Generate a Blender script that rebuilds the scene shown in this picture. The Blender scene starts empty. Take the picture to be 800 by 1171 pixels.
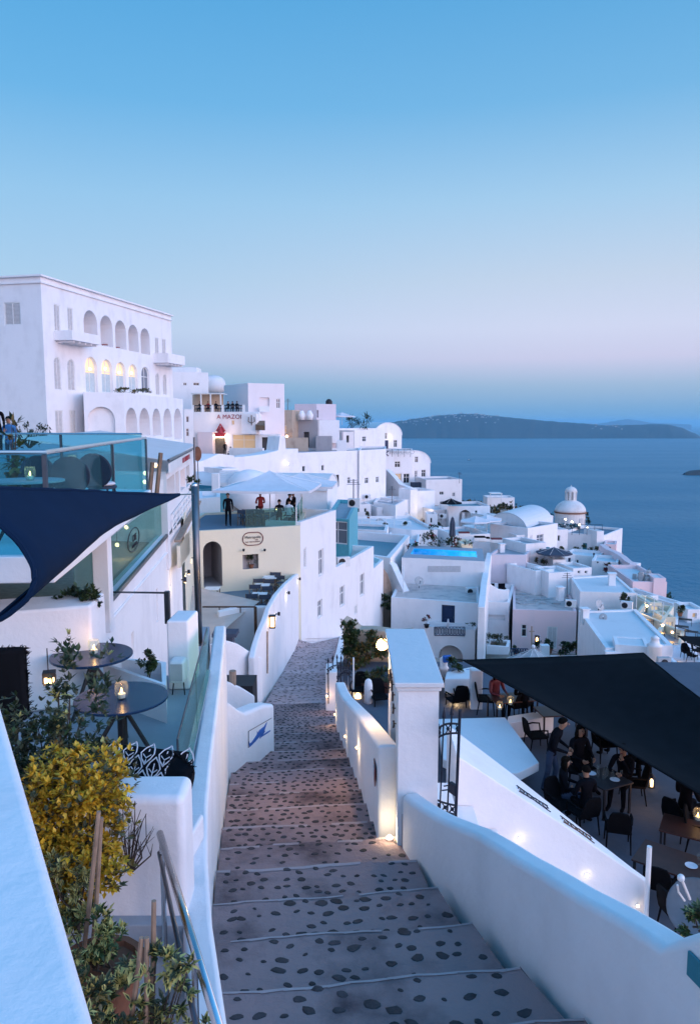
import bpy, bmesh, math, random
from mathutils import Vector, Matrix
from mathutils.geometry import tessellate_polygon
random.seed(7)
SC = bpy.context.scene
COL = SC.collection
R = math.radians
PI = math.pi
# ------------------------------------------------------------------ camera geometry
F = 850.0
PITCH = math.atan(101.5 / F)
SP, CP = math.sin(PITCH), math.cos(PITCH)
SEA_Z = -215.0


def ray(x, y):
 dx, dy = (x - 400) / F, (585.5 - y) / F
 return Vector((dx, CP + dy * SP, -SP + dy * CP))


def P(x, y, Y):
 d = ray(x, y)
 return d * (Y / d.y)


def PZ(x, y, z):
 d = ray(x, y)
 return d * (z / d.z)


def PS(x, y, h=2.65, s=.27):
 """where the view meets the sloping plane of the stairs"""
 d = ray(x, y)
 t = -d.z / d.y
 return d * ((h / (t - s)) / d.y)


def PW(x, y, A, B):
 """where the view meets the upright plane over plan points A, B"""
 d = ray(x, y)
 ex, ey = B[0] - A[0], B[1] - A[1]
 nx, ny = ey, -ex
 k = (nx * A[0] + ny * A[1]) / (nx * d.x + ny * d.y)
 return d * k


def xy(v):
 return (v[0], v[1])


def S(r, g, b):
 def c(u):
  u /= 255.0
  return u / 12.92 if u <= .04045 else ((u + .055) / 1.055) ** 2.4
 return (c(r), c(g), c(b), 1)


# ------------------------------------------------------------------ materials
MAT = {}


def nmat(name):
 m = bpy.data.materials.new(name)
 m.use_nodes = True
 MAT[name] = m
 n = m.node_tree.nodes
 return m, n, m.node_tree.links, n['Principled BSDF']


def mat_simple(name, col, rough=.6, metal=0, emit=0, ecol=None, var=.12, scale=6, bump=0, bscale=40, spec=.4):
 m, n, l, b = nmat(name)
 col = tuple(col[:3]) + (1,)
 b.inputs['Roughness'].default_value = rough
 b.inputs['Metallic'].default_value = metal
 b.inputs['Specular IOR Level'].default_value = spec
 if var:
  tc = n.new('ShaderNodeTexCoord')
  nz = n.new('ShaderNodeTexNoise')
  nz.inputs['Scale'].default_value = scale
  nz.inputs['Detail'].default_value = 6
  l.new(tc.outputs['Object'], nz.inputs['Vector'])
  mr = n.new('ShaderNodeMapRange')
  mr.inputs['From Min'].default_value = .3
  mr.inputs['From Max'].default_value = .7
  mr.inputs['To Min'].default_value = 1 - var
  mr.inputs['To Max'].default_value = 1 + var * .5
  l.new(nz.outputs['Fac'], mr.inputs['Value'])
  mx = n.new('ShaderNodeVectorMath')
  mx.operation = 'SCALE'
  mx.inputs[0].default_value = col[:3]
  l.new(mr.outputs['Result'], mx.inputs['Scale'])
  l.new(mx.outputs['Vector'], b.inputs['Base Color'])
  if bump:
   bp = n.new('ShaderNodeBump')
   nb = n.new('ShaderNodeTexNoise')
   nb.inputs['Scale'].default_value = bscale
   nb.inputs['Detail'].default_value = 5
   l.new(tc.outputs['Object'], nb.inputs['Vector'])
   bp.inputs['Strength'].default_value = bump
   bp.inputs['Distance'].default_value = .02
   l.new(nb.outputs['Fac'], bp.inputs['Height'])
   l.new(bp.outputs['Normal'], b.inputs['Normal'])
 else:
  b.inputs['Base Color'].default_value = col
 if emit:
  b.inputs['Emission Color'].default_value = tuple((ecol or col)[:3]) + (1,)
  b.inputs['Emission Strength'].default_value = emit
 return m


def mat_plaster(name, col, stain=.13, stain_col=(.52, .50, .51), bump=.35):
 """brushed lime plaster: broad tone drift, faint run-off streaks, trowel bump"""
 m, n, l, b = nmat(name)
 g = n.new('ShaderNodeNewGeometry')
 n1 = n.new('ShaderNodeTexNoise'); n1.inputs['Scale'].default_value = .9; n1.inputs['Detail'].default_value = 7
 n1.inputs['Roughness'].default_value = .65
 l.new(g.outputs['Position'], n1.inputs['Vector'])
 mp = n.new('ShaderNodeMapping'); mp.inputs['Scale'].default_value = (1.6, 1.6, .5)
 l.new(g.outputs['Position'], mp.inputs['Vector'])
 n2 = n.new('ShaderNodeTexNoise'); n2.inputs['Scale'].default_value = .8; n2.inputs['Detail'].default_value = 6
 l.new(mp.outputs['Vector'], n2.inputs['Vector'])
 mu = n.new('ShaderNodeMath'); mu.operation = 'MULTIPLY'
 l.new(n1.outputs['Fac'], mu.inputs[0]); l.new(n2.outputs['Fac'], mu.inputs[1])
 mr = n.new('ShaderNodeMapRange')
 mr.inputs['From Min'].default_value = .24; mr.inputs['From Max'].default_value = .5
 mr.inputs['To Max'].default_value = stain * 1.8
 l.new(mu.outputs[0], mr.inputs['Value'])
 mx = n.new('ShaderNodeMixRGB')
 mx.inputs['Color1'].default_value = tuple(col[:3]) + (1,)
 mx.inputs['Color2'].default_value = tuple(stain_col) + (1,)
 l.new(mr.outputs['Result'], mx.inputs['Fac'])
 l.new(mx.outputs['Color'], b.inputs['Base Color'])
 b.inputs['Roughness'].default_value = .82
 b.inputs['Specular IOR Level'].default_value = .25
 nb = n.new('ShaderNodeTexNoise'); nb.inputs['Scale'].default_value = 7; nb.inputs['Detail'].default_value = 8
 nb.inputs['Roughness'].default_value = .6
 l.new(g.outputs['Position'], nb.inputs['Vector'])
 bp = n.new('ShaderNodeBump'); bp.inputs['Strength'].default_value = bump; bp.inputs['Distance'].default_value = .03
 l.new(nb.outputs['Fac'], bp.inputs['Height']); l.new(bp.outputs['Normal'], b.inputs['Normal'])
 return m


def mat_glass(name, col, alpha=.35, rough=.05):
 m, n, l, b = nmat(name)
 out = n['Material Output']
 tr = n.new('ShaderNodeBsdfTransparent'); tr.inputs['Color'].default_value = tuple(col[:3]) + (1,)
 b.inputs['Base Color'].default_value = tuple(c * .5 for c in col[:3]) + (1,)
 b.inputs['Roughness'].default_value = rough
 fr = n.new('ShaderNodeFresnel'); fr.inputs['IOR'].default_value = 1.5
 ad = n.new('ShaderNodeMath'); ad.operation = 'ADD'; ad.use_clamp = True; ad.inputs[1].default_value = alpha
 fm = n.new('ShaderNodeMath'); fm.operation = 'MULTIPLY'; fm.inputs[1].default_value = .09
 l.new(fr.outputs[0], fm.inputs[0]); l.new(fm.outputs[0], ad.inputs[0])
 mx = n.new('ShaderNodeMixShader')
 l.new(ad.outputs[0], mx.inputs[0]); l.new(tr.outputs[0], mx.inputs[1]); l.new(b.outputs[0], mx.inputs[2])
 l.new(mx.outputs[0], out.inputs['Surface'])
 return m


mat_plaster('plaster', (.83, .81, .82), stain=.22)
mat_simple('village_white', (.42, .42, .44), .8, var=.2)
mat_plaster('plaster_worn', (.70, .68, .68), stain=.3, stain_col=(.36, .32, .30))
mat_plaster('plaster_cream', (.74, .68, .53), stain=.1)
mat_plaster('plaster_pink_lit', (.82, .62, .63), stain=.16)  # white walls with the pink evening light mixed into their colour
mat_plaster('plaster_blush_lit', (.82, .74, .75), stain=.12)  # white plaster, a faint pink glow of the light put into it
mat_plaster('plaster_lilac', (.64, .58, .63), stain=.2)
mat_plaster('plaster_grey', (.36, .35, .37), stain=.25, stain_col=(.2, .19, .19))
mat_plaster('plaster_tan', (.47, .38, .30), stain=.4, stain_col=(.2, .15, .12), bump=.8)
mat_plaster('roof_white', (.68, .69, .71), stain=.18, stain_col=(.48, .48, .5))
mat_plaster('roof_grey', (.40, .39, .42), stain=.3, stain_col=(.25, .24, .25))
mat_plaster('roof_old', (.60, .50, .47), stain=.6, stain_col=(.24, .22, .24))
mat_plaster('terrace_paint', (.36, .38, .42), stain=.2, stain_col=(.22, .24, .27))
mat_plaster('terrace_shaded', (.10, .115, .15), stain=.4, stain_col=(.055, .065, .085))  # terrace floor darkened to carry the shade under the sail
mat_plaster('terrace_slate', (.13, .20, .26), stain=.2, stain_col=(.1, .13, .16))
mat_plaster('rock', (.33, .25, .20), stain=.7, stain_col=(.12, .09, .07), bump=1)
mat_plaster('soil', (.17, .13, .10), stain=.6, stain_col=(.07, .055, .045), bump=1)
mat_plaster('cement', (.31, .21, .205), stain=.9, stain_col=(.085, .055, .06), bump=1)
mat_plaster('nosing', (.40, .32, .32), stain=.6, stain_col=(.25, .2, .2))
mat_simple('stone_dark', (.052, .040, .044), .75, var=.6, scale=5, bump=.4)
mat_simple('white_paint', (.78, .78, .78), .55, var=.06)
mat_simple('iron', (.012, .018, .034), .55, metal=.2, var=.2)
mat_simple('rust_iron', (.10, .055, .035), .7, var=.4)
mat_simple('steel', (.55, .56, .58), .22, metal=1, var=.08)
mat_simple('steel_mid', (.16, .165, .18), .35, metal=.9, var=.15)
mat_simple('steel_dark', (.10, .11, .13), .35, metal=.8, var=.15)
mat_simple('navy_fabric', (.004, .016, .044), .9, var=.1, scale=3, spec=.1)
mat_simple('black_fabric', (.008, .009, .012), .9, var=.2, scale=3, spec=.1)
mat_simple('taupe_fabric', (.66, .52, .45), .9, var=.08, scale=2, spec=.1)
mat_simple('pale_fabric', (.70, .70, .74), .9, var=.06, scale=2, spec=.1)
mat_simple('slate_fabric', (.07, .085, .12), .9, var=.15, spec=.1)
mat_simple('wicker', (.005, .005, .007), .8, var=.3, scale=60, bump=.5, bscale=90, spec=.08)
mat_simple('navy_wicker', (.012, .03, .06), .6, var=.3, scale=60, bump=.5, bscale=90)
mat_simple('table_dark', (.010, .030, .075), .25, var=.1)  # blue reflected from sail and sky is mixed into the base colour
mat_simple('wood_red', (.065, .022, .016), .45, var=.25, scale=4)
mat_simple('wood', (.20, .12, .075), .6, var=.3, scale=5)
mat_simple('wood_pale', (.34, .25, .19), .7, var=.25, scale=8)
mat_simple('stick', (.30, .21, .15), .8, var=.3, scale=12)
mat_simple('terracotta', (.22, .095, .055), .8, var=.3, scale=6)
mat_simple('blue_paint', (.012, .03, .085), .5, var=.12)
mat_simple('blue_bright', (.02, .12, .42), .5, var=.12)
mat_simple('teal_light', (.10, .40, .48), .5, var=.1)
mat_simple('curtain', (.50, .58, .60), .6, var=.1)
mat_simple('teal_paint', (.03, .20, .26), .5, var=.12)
mat_simple('dark_paint', (.018, .016, .02), .6, var=.2)
mat_simple('interior_shade', (.09, .085, .09), .9, var=.3)  # dark tone painted in for the shade inside unlit openings
mat_simple('grey_shutter', (.52, .52, .54), .6, var=.12)
mat_simple('screen_dark', (.012, .014, .018), .3, var=0)
mat_simple('red_sign', (.35, .03, .045), .5, var=.1)
mat_simple('maroon', (.14, .02, .03), .5, var=.1)
mat_simple('skin', (.32, .18, .12), .6, var=.08)
mat_simple('hair_dark', (.007, .005, .004), .95, var=.2, spec=.05)
mat_simple('cloth_black', (.006, .006, .009), .95, var=.2, spec=.05)
mat_simple('cloth_denim', (.025, .045, .09), .9, var=.2)
mat_simple('cloth_blue', (.04, .17, .40), .9, var=.15)
mat_simple('cloth_red', (.34, .04, .04), .9, var=.15)
mat_simple('cloth_white', (.62, .62, .66), .9, var=.1)
mat_simple('leaf_dark', (.022, .042, .018), .5, var=.45, scale=3)
mat_simple('leaf_mid', (.05, .085, .028), .5, var=.4, scale=3)
mat_simple('leaf_olive', (.085, .10, .055), .55, var=.4, scale=3)
mat_simple('leaf_pale', (.52, .47, .16), .55, var=.3, scale=4)
mat_simple('leaf_yellow', (.66, .40, .03), .5, var=.35, scale=4)
mat_simple('leaf_gold', (.58, .36, .03), .5, var=.35, scale=4)
mat_simple('leaf_ochre', (.16, .11, .03), .55, var=.35, scale=4)
mat_simple('bark', (.07, .05, .04), .85, var=.3, scale=20)
mat_simple('flower_red', (.40, .03, .05), .5, var=.3)
mat_simple('flower_white', (.7, .68, .62), .5, var=.1)
mat_simple('lamp_warm', (1, .62, .25), .4, emit=14, ecol=(1, .5, .16), var=0)
mat_simple('lamp_soft', (1, .72, .4), .4, emit=5, ecol=(1, .62, .28), var=0)
mat_simple('lamp_white', (1, .85, .65), .4, emit=14, ecol=(1, .78, .5), var=0)
mat_simple('lit_room', (.9, .66, .38), .6, emit=.42, ecol=(1, .72, .42), var=0)
mat_simple('lit_room_dim', (.5, .36, .22), .6, emit=.22, ecol=(1, .66, .36), var=0)
mat_simple('pool_lamp', (.6, .95, 1), .4, emit=9, ecol=(.45, .9, 1), var=0)
mat_simple('green_glow', (.3, .8, .25), .4, emit=2, ecol=(.35, .9, .3), var=0)
mat_simple('red_glow', (.9, .25, .2), .4, emit=1.3, ecol=(1, .3, .3), var=0)
mat_glass('glass_teal', (.58, .88, .91), .04)
mat_glass('glass_green', (.62, .82, .78), .10)
mat_glass('glass_clear', (.9, .95, .95), .05)
mat_simple('pane_dark', (.02, .025, .035), .08, var=0, spec=.8)
mat_simple('pane_grey', (.16, .18, .22), .12, var=0, spec=.8)
mat_simple('pane_teal', (.05, .24, .32), .12, var=0, spec=.8)
mat_simple('pool_tile', (.02, .42, .70), .4, var=.1)
mat_simple('pool_teal', (.03, .22, .29), .4, var=.1)
mat_simple('dish_grey', (.42, .42, .43), .5, var=.15)
mat_simple('dish_dark', (.17, .18, .20), .5, var=.2)
mat_simple('plastic_white', (.72, .73, .74), .4, var=.04)


# ------------------------------------------------------------------ mesh builder
ORG = {}


class MB:
 def __init__(s):
  s.v, s.f, s.m = [], [], []

 def add(s, verts, faces, mat=0):
  o = len(s.v)
  s.v += [tuple(p) for p in verts]
  s.f += [tuple(i + o for i in fc) for fc in faces]
  s.m += [mat] * len(faces)
  return s

 def poly(s, pts, mat=0):
  return s.add(pts, [tuple(range(len(pts)))], mat)

 def obox(s, o, U, V, W, mat=0):
  o, U, V, W = Vector(o), Vector(U), Vector(V), Vector(W)
  p = [o, o + U, o + U + V, o + V, o + W, o + U + W, o + U + V + W, o + V + W]
  return s.add(p, [(0, 3, 2, 1), (4, 5, 6, 7), (0, 1, 5, 4), (1, 2, 6, 5), (2, 3, 7, 6), (3, 0, 4, 7)], mat)

 def box(s, cx, cy, z0, z1, wx, wy, rz=0, mat=0):
  c, sn = math.cos(rz), math.sin(rz)
  U = Vector((c * wx, sn * wx, 0)); V = Vector((-sn * wy, c * wy, 0))
  return s.obox(Vector((cx, cy, z0)) - U / 2 - V / 2, U, V, (0, 0, z1 - z0), mat)

 def prism(s, pts, z0, z1, mat=0):
  n = len(pts)
  b0 = [(p[0], p[1], z0) for p in pts]
  z1l = z1 if isinstance(z1, (list, tuple)) else [z1] * n
  b1 = [(p[0], p[1], z) for p, z in zip(pts, z1l)]
  fs = [tuple(range(n - 1, -1, -1)), tuple(range(n, 2 * n))]
  fs += [(i, (i + 1) % n, n + (i + 1) % n, n + i) for i in range(n)]
  return s.add(b0 + b1, fs, mat)

 def tube(s, pts, r, n=8, mat=0, cap=True):
  pts = [Vector(p) for p in pts]
  k = len(pts)
  rs = r if isinstance(r, (list, tuple)) else [r] * k
  vs, fs = [], []
  up = None
  for i, p in enumerate(pts):
   t = (pts[min(i + 1, k - 1)] - pts[max(i - 1, 0)])
   if t.length < 1e-9:
    t = Vector((0, 0, 1))
   t.normalize()
   if up is None:
    up = Vector((0, 0, 1)) if abs(t.z) < .9 else Vector((1, 0, 0))
   a = t.cross(up)
   if a.length < 1e-5:
    a = t.cross(Vector((1, .3, .1)))
   a.normalize()
   b = t.cross(a).normalized()
   up = b.cross(t) if False else up
   for j in range(n):
    an = 2 * PI * j / n
    vs.append(p + a * (math.cos(an) * rs[i]) + b * (math.sin(an) * rs[i]))
  for i in range(k - 1):
   for j in range(n):
    fs.append((i * n + j, i * n + (j + 1) % n, (i + 1) * n + (j + 1) % n, (i + 1) * n + j))
  if cap:
   fs.append(tuple(range(n - 1, -1, -1)))
   fs.append(tuple((k - 1) * n + j for j in range(n)))
  return s.add(vs, fs, mat)

 def lathe(s, prof, c=(0, 0, 0), n=20, mat=0, sx=1, sy=1):
  vs, fs = [], []
  k = len(prof)
  for (r, z) in prof:
   for j in range(n):
    a = 2 * PI * j / n
    vs.append((c[0] + r * math.cos(a) * sx, c[1] + r * math.sin(a) * sy, c[2] + z))
  for i in range(k - 1):
   for j in range(n):
    fs.append((i * n + j, i * n + (j + 1) % n, (i + 1) * n + (j + 1) % n, (i + 1) * n + j))
  fs.append(tuple(range(n - 1, -1, -1)))
  fs.append(tuple((k - 1) * n + j for j in range(n)))
  return s.add(vs, fs, mat)

 def ball(s, c, r, n=10, mat=0, sz=1):
  k = max(5, n // 2 + 1)
  prof = [(max(1e-4, r * math.sin(PI * i / k)), -r * sz * math.cos(PI * i / k)) for i in range(k + 1)]
  return s.lathe(prof, c, n, mat)

 def loft(s, st, mat=0, topmat=None):
  """st: list of (Lxy, Rxy, zbot, ztop): a solid wall of rectangular section"""
  vs, fs, top = [], [], []
  for (L, Rr, zb, zt) in st:
   ztl, ztr = zt if isinstance(zt, (list, tuple)) else (zt, zt)
   vs += [(L[0], L[1], zb), (Rr[0], Rr[1], zb), (Rr[0], Rr[1], ztr), (L[0], L[1], ztl)]
  k = len(st)
  for i in range(k - 1):
   a, b = i * 4, i * 4 + 4
   fs += [(a + 1, b + 1, b + 2, a + 2), (a + 3, b + 3, b, a), (a, b, b + 1, a + 1)]
   top.append((a + 2, b + 2, b + 3, a + 3))
  fs += [(0, 1, 2, 3), ((k - 1) * 4 + 3, (k - 1) * 4 + 2, (k - 1) * 4 + 1, (k - 1) * 4)]
  o = len(s.v)
  s.add(vs, fs, mat)
  s.f += [tuple(i + o for i in fc) for fc in top]
  s.m += [mat if topmat is None else topmat] * len(top)
  return s

 def build(s, name, mats, parent=None, smooth=False, bevel=0, recalc=True, kind=None, seg=2):
  o3 = org_of(parent) if parent else Vector((0, 0, 0))
  me = bpy.data.meshes.new(name)
  me.from_pydata([(v[0] - o3.x, v[1] - o3.y, v[2] - o3.z) for v in s.v], [], s.f)
  if not isinstance(mats, (list, tuple)):
   mats = [mats]
  for m in mats:
   me.materials.append(MAT[m])
  me.polygons.foreach_set('material_index', s.m)
  if smooth:
   me.polygons.foreach_set('use_smooth', [True] * len(s.f))
  if recalc:
   bm = bmesh.new(); bm.from_mesh(me)
   bmesh.ops.recalc_face_normals(bm, faces=bm.faces)
   bm.to_mesh(me); bm.free()
  me.update()
  ob = bpy.data.objects.new(name, me)
  COL.objects.link(ob)
  if parent:
   ob.parent = parent
   ORG[ob.name] = o3
  if bevel:
   md = ob.modifiers.new('bevel', 'BEVEL')
   md.harden_normals = True; me.polygons.foreach_set('use_smooth', [True] * len(me.polygons))
   md.width = bevel; md.segments = seg; md.limit_method = 'ANGLE'; md.angle_limit = R(40)
  if kind:
   ob['kind'] = kind
  return ob


def org_of(o):
 return ORG.get(o.name, Vector((0, 0, 0)))


def tag(o, label, cat, group=None):
 o['label'] = label
 o['category'] = cat
 if group:
  o['group'] = group
 return o


def thing(name, label, cat, loc=(0, 0, 0), group=None):
 o = bpy.data.objects.new(name, None)
 COL.objects.link(o)
 o.empty_display_size = .2
 o.location = loc
 ORG[o.name] = Vector(loc)
 return tag(o, label, cat, group)


def dup(root, loc, rz=0, label=None, group=None, scale=1):
 def cp(o, par):
  c = o.copy(); COL.objects.link(c)
  if par:
   c.parent = par
  for ch in [x for x in bpy.data.objects if x.parent == o]:
   cp(ch, c)
  return c
 r = cp(root, None)
 put(r, loc, rz, scale)
 if label:
  r['label'] = label
 if group:
  r['group'] = group
 return r


def put(r, loc, rz=0, scale=1):
 r.location = loc
 r.rotation_euler = (0, 0, rz)
 r.scale = (scale, scale, scale)
 return r


def structure(mb, name, mats, **k):
 o = mb.build(name, mats, **k)
 o['kind'] = 'structure'
 return o


def text(body, size, mat, parent, o, U, V, name='lettering', ext=.006, align='CENTER', shear=0, space=1):
 """raised letters; o centre, U right, V up"""
 cu = bpy.data.curves.new(name, 'FONT')
 cu.body = body; cu.size = size; cu.extrude = ext; cu.align_x = align; cu.align_y = 'CENTER'
 cu.shear = shear; cu.space_character = space
 cu.materials.append(MAT[mat])
 tmp = bpy.data.objects.new(name, cu)
 COL.objects.link(tmp)
 me = bpy.data.meshes.new_from_object(tmp.evaluated_get(bpy.context.evaluated_depsgraph_get()))
 bpy.data.objects.remove(tmp)
 ob = bpy.data.objects.new(name, me)
 COL.objects.link(ob)
 U = Vector(U).normalized(); V = Vector(V).normalized(); W = U.cross(V)
 M = Matrix((U, V, W)).transposed().to_4x4()
 M.translation = Vector(o) - (org_of(parent) if parent else Vector())
 if parent:
  ob.parent = parent
 ob.matrix_local = M
 return ob


def lamp(loc, watt, col=(1, .6, .28), r=.05, parent=None):
 li = bpy.data.lights.new('bulb_light', 'POINT')
 li.energy = watt; li.color = col; li.shadow_soft_size = r
 ob = bpy.data.objects.new('bulb_light', li)
 COL.objects.link(ob)
 if parent:
  ob.parent = parent
  ob.location = Vector(loc) - org_of(parent)
 else:
  ob.location = loc
 return ob


# ------------------------------------------------------------------ houses
def ccw(pts):
 a = sum(pts[i][0] * pts[(i + 1) % len(pts)][1] - pts[(i + 1) % len(pts)][0] * pts[i][1] for i in range(len(pts)))
 return list(pts) if a > 0 else list(pts)[::-1]


def inset(pts, d):
 n = len(pts); out = []
 for i in range(n):
  p0, p1, p2 = Vector(pts[i - 1]), Vector(pts[i]), Vector(pts[(i + 1) % n])
  e1, e2 = (p1 - p0).normalized(), (p2 - p1).normalized()
  n1, n2 = Vector((-e1.y, e1.x)), Vector((-e2.y, e2.x))
  k = 1 + n1.dot(n2)
  q = p1 + (n1 + n2) * (d / max(k, .3))
  out.append((q.x, q.y))
 return out


def outline(u0, u1, v0, v1, arch):
 if not arch:
  return [(u0, v0), (u1, v0), (u1, v1), (u0, v1)]
 c, r = (u0 + u1) / 2, (u1 - u0) / 2
 rz = min(r, (v1 - v0) * .8)
 vs = v1 - rz
 pts = [(u0, v0), (u1, v0)]
 for i in range(0, 11):
  a = PI * i / 10
  pts.append((c + r * math.cos(a), vs + rz * math.sin(a)))
 return pts


KIND = {  # depth, arch, frame material, pane material, bars
 'win': (.14, 0, 'white_paint', 'pane_dark', 1), 'wing': (.14, 0, 'white_paint', 'pane_grey', 1),
 'awin': (.2, 1, 'white_paint', 'pane_grey', 1), 'shut': (.10, 0, 'white_paint', 'grey_shutter', 2),
 'wshut': (.10, 0, 'white_paint', 'white_paint', 2), 'ashut': (.10, 1, 'white_paint', 'grey_shutter', 2),
 'lit': (.2, 0, 'white_paint', 'lit_room', 1), 'alit': (.25, 1, 'white_paint', 'lit_room', 1),
 'dim': (.2, 0, 'white_paint', 'lit_room_dim', 1),
 'door': (.14, 0, 'dark_paint', 'dark_paint', 3), 'bdoor': (.14, 0, 'blue_paint', 'blue_paint', 3),
 'tdoor': (.14, 0, 'teal_paint', 'teal_paint', 3), 'gdoor': (.14, 0, 'white_paint', 'grey_shutter', 3),
 'adoor': (.16, 1, 'blue_paint', 'blue_paint', 3),
 'arch': (1.4, 1, None, None, 0), 'hole': (1.2, 0, None, None, 0), 'niche': (.3, 0, None, None, 0), 'aniche': (.35, 1, None, None, 0),
 'dark': (.5, 0, 'dark_paint', 'interior_shade', 0)}


def panel(mb, A, B, z0, ztops, ops, wallmat=0, inmat=0):
 """one outer wall A->B (outside on its right) with holes and reveals; ops: (u0,u1,v0,v1,kind)"""
 A, B = Vector((A[0], A[1], 0)), Vector((B[0], B[1], 0))
 L = (B - A).length
 U = (B - A) / L
 N = Vector((U.y, -U.x, 0))
 if not isinstance(ztops, (list, tuple)):
  ztops = [(0, ztops), (L, ztops)]

 def at(u, v, w=0):
  p = A + U * u - N * w
  return (p.x, p.y, v)
 outer = [(0, z0), (L, z0)] + [(u, z) for u, z in reversed(ztops)]
 loops = [outer] + [outline(o[0], o[1], o[2], o[3], KIND[o[4]][1]) for o in ops]
 tris = tessellate_polygon([[Vector((a, b, 0)) for a, b in lp] for lp in loops])
 flat = [q for lp in loops for q in lp]
 mb.add([at(a, b) for a, b in flat], [tuple(t) for t in tris], wallmat)
 for o, lp in zip(ops, loops[1:]):
  d = KIND[o[4]][0]
  if len(o) > 5 and o[5]:
   d = o[5]
  n = len(lp)
  mb.add([at(a, b) for a, b in lp] + [at(a, b, d) for a, b in lp],
    [(i, (i + 1) % n, n + (i + 1) % n, n + i) for i in range(n)], inmat)
  if KIND[o[4]][3] is None:
   mb.add([at(a, b, d) for a, b in lp], [tuple(range(n))], inmat)
 return at, U, N


def fill_opening(at, o, parent):
 u0, u1, v0, v1, k = o[:5]
 d, arch, fm, pm, bars = KIND[k]
 if pm is None:
  return
 w, h = u1 - u0, v1 - v0
 fw = min(.07, w * .16)
 lp = outline(u0 + .002, u1 - .002, v0 + .002, v1 - .002, arch)
 cu, cv = (u0 + u1) / 2, (v0 + v1) / 2
 ins = [(cu + (a - cu) * (1 - 2 * fw / w), cv + (b - cv) * (1 - 2 * fw / h)) for a, b in lp]
 n = len(lp)
 isdoor = bars == 3
 root = MB()
 f0, f1 = d - .07, d - .004
 vs = [at(a, b, f0) for a, b in lp] + [at(a, b, f0) for a, b in ins] + [at(a, b, f1) for a, b in ins]
 fs = [(i, (i + 1) % n, n + (i + 1) % n, n + i) for i in range(n)]
 fs += [(n + i, n + (i + 1) % n, 2 * n + (i + 1) % n, 2 * n + i) for i in range(n)]
 root.add(vs, fs)

 def bar(a0, a1, b0, b1):
  root.add([at(a0, b0, f0 + .01), at(a1, b0, f0 + .01), at(a1, b1, f0 + .01), at(a0, b1, f0 + .01),
     at(a0, b0, f1), at(a1, b0, f1), at(a1, b1, f1), at(a0, b1, f1)],
     [(0, 1, 2, 3), (0, 4, 5, 1), (1, 5, 6, 2), (2, 6, 7, 3), (3, 7, 4, 0)])
 if bars in (1, 2) and w > .5:
  bar(cu - .025, cu + .025, v0 + fw, v1 - fw)
 if bars == 1 and h > .8:
  zz = v0 + h * .62
  bar(u0 + fw, u1 - fw, zz - .025, zz + .025)
 if bars == 2:
  ns = max(4, int(h / .09))
  for i in range(1, ns):
   zz = v0 + h * i / ns
   if arch and zz > v1 - w / 2:
    break
   bar(u0 + fw, u1 - fw, zz - .012, zz + .012)
 if bars == 3:
  for q in (.12, .52):
   bar(u0 + w * .2, u1 - w * .2, v0 + h * q, v0 + h * (q + .3))
 ob = root.build('door' if isdoor else 'window', fm, parent)
 pn = MB()
 if k == 'alit':
  vs = v0 + h * .56
  pn.add([at(a, max(b, vs), d - .012) for a, b in ins], [tuple(range(n))])
  pn.add([at(u0 + fw, v0 + fw, d - .014), at(u1 - fw, v0 + fw, d - .014), at(u1 - fw, vs, d - .014), at(u0 + fw, vs, d - .014)], [(0, 1, 2, 3)], 1)
  pn.build('pane', [pm, 'curtain'], ob)
 else:
  pn.add([at(a, b, d - .012) for a, b in ins], [tuple(range(n))])
  pn.build('panel' if (isdoor or bars == 2) else 'pane', pm, ob)
 if isdoor and w > .5:
  hb = MB()
  hb.add([at(u1 - fw * 1.8, v0 + h * .45, f0 - .05), at(u1 - fw * 1.8 + .03, v0 + h * .45, f0 - .05), at(u1 - fw * 1.8 + .03, v0 + h * .52, f0 - .05), at(u1 - fw * 1.8, v0 + h * .52, f0 - .05),
    at(u1 - fw * 1.8, v0 + h * .45, f0), at(u1 - fw * 1.8 + .03, v0 + h * .45, f0), at(u1 - fw * 1.8 + .03, v0 + h * .52, f0), at(u1 - fw * 1.8, v0 + h * .52, f0)],
    [(0, 1, 2, 3), (4, 7, 6, 5), (0, 4, 5, 1), (1, 5, 6, 2), (2, 6, 7, 3), (3, 7, 4, 0)])
  hb.build('handle', 'steel_dark', ob)


def auto_ops(pts, ops):
 """sort pixel openings onto the wall each one falls on"""
 n = len(pts)
 res = {i: [] for i in range(n)}
 for op in ops:
  x0, y0, x1, y1, k = op[:5]
  cx, cy = (x0 + x1) / 2, (y0 + y1) / 2
  best = None
  for i in range(n):
   A, B = Vector(pts[i]), Vector(pts[(i + 1) % n])
   d = ray(cx, cy)
   U = (B - A); L = U.length; U /= L
   N = Vector((U.y, -U.x))
   if N.x * d.x + N.y * d.y >= -1e-6:
    continue
   p = PW(cx, cy, A, B)
   u = (Vector((p.x, p.y)) - A).dot(U)
   if -.05 < u < L + .05 and p.y > 0:
    if best is None or p.y < best[0]:
     best = (p.y, i, A, B, U, L)
  if best is None:
   print('NO WALL for', op, pts)
   continue
  _, i, A, B, U, L = best
  pa, pb = PW(x0, cy, A, B), PW(x1, cy, A, B)
  ua = (Vector((pa.x, pa.y)) - A).dot(U); ub = (Vector((pb.x, pb.y)) - A).dot(U)
  za, zb = PW(cx, y1, A, B).z, PW(cx, y0, A, B).z
  u0, u1 = max(.04, min(ua, ub)), min(L - .04, max(ua, ub))
  if u1 - u0 < .1:
   print('THIN', op)
   continue
  res[i].append((u0, u1, za, zb, k) + tuple(op[5:]))
 return res


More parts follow.
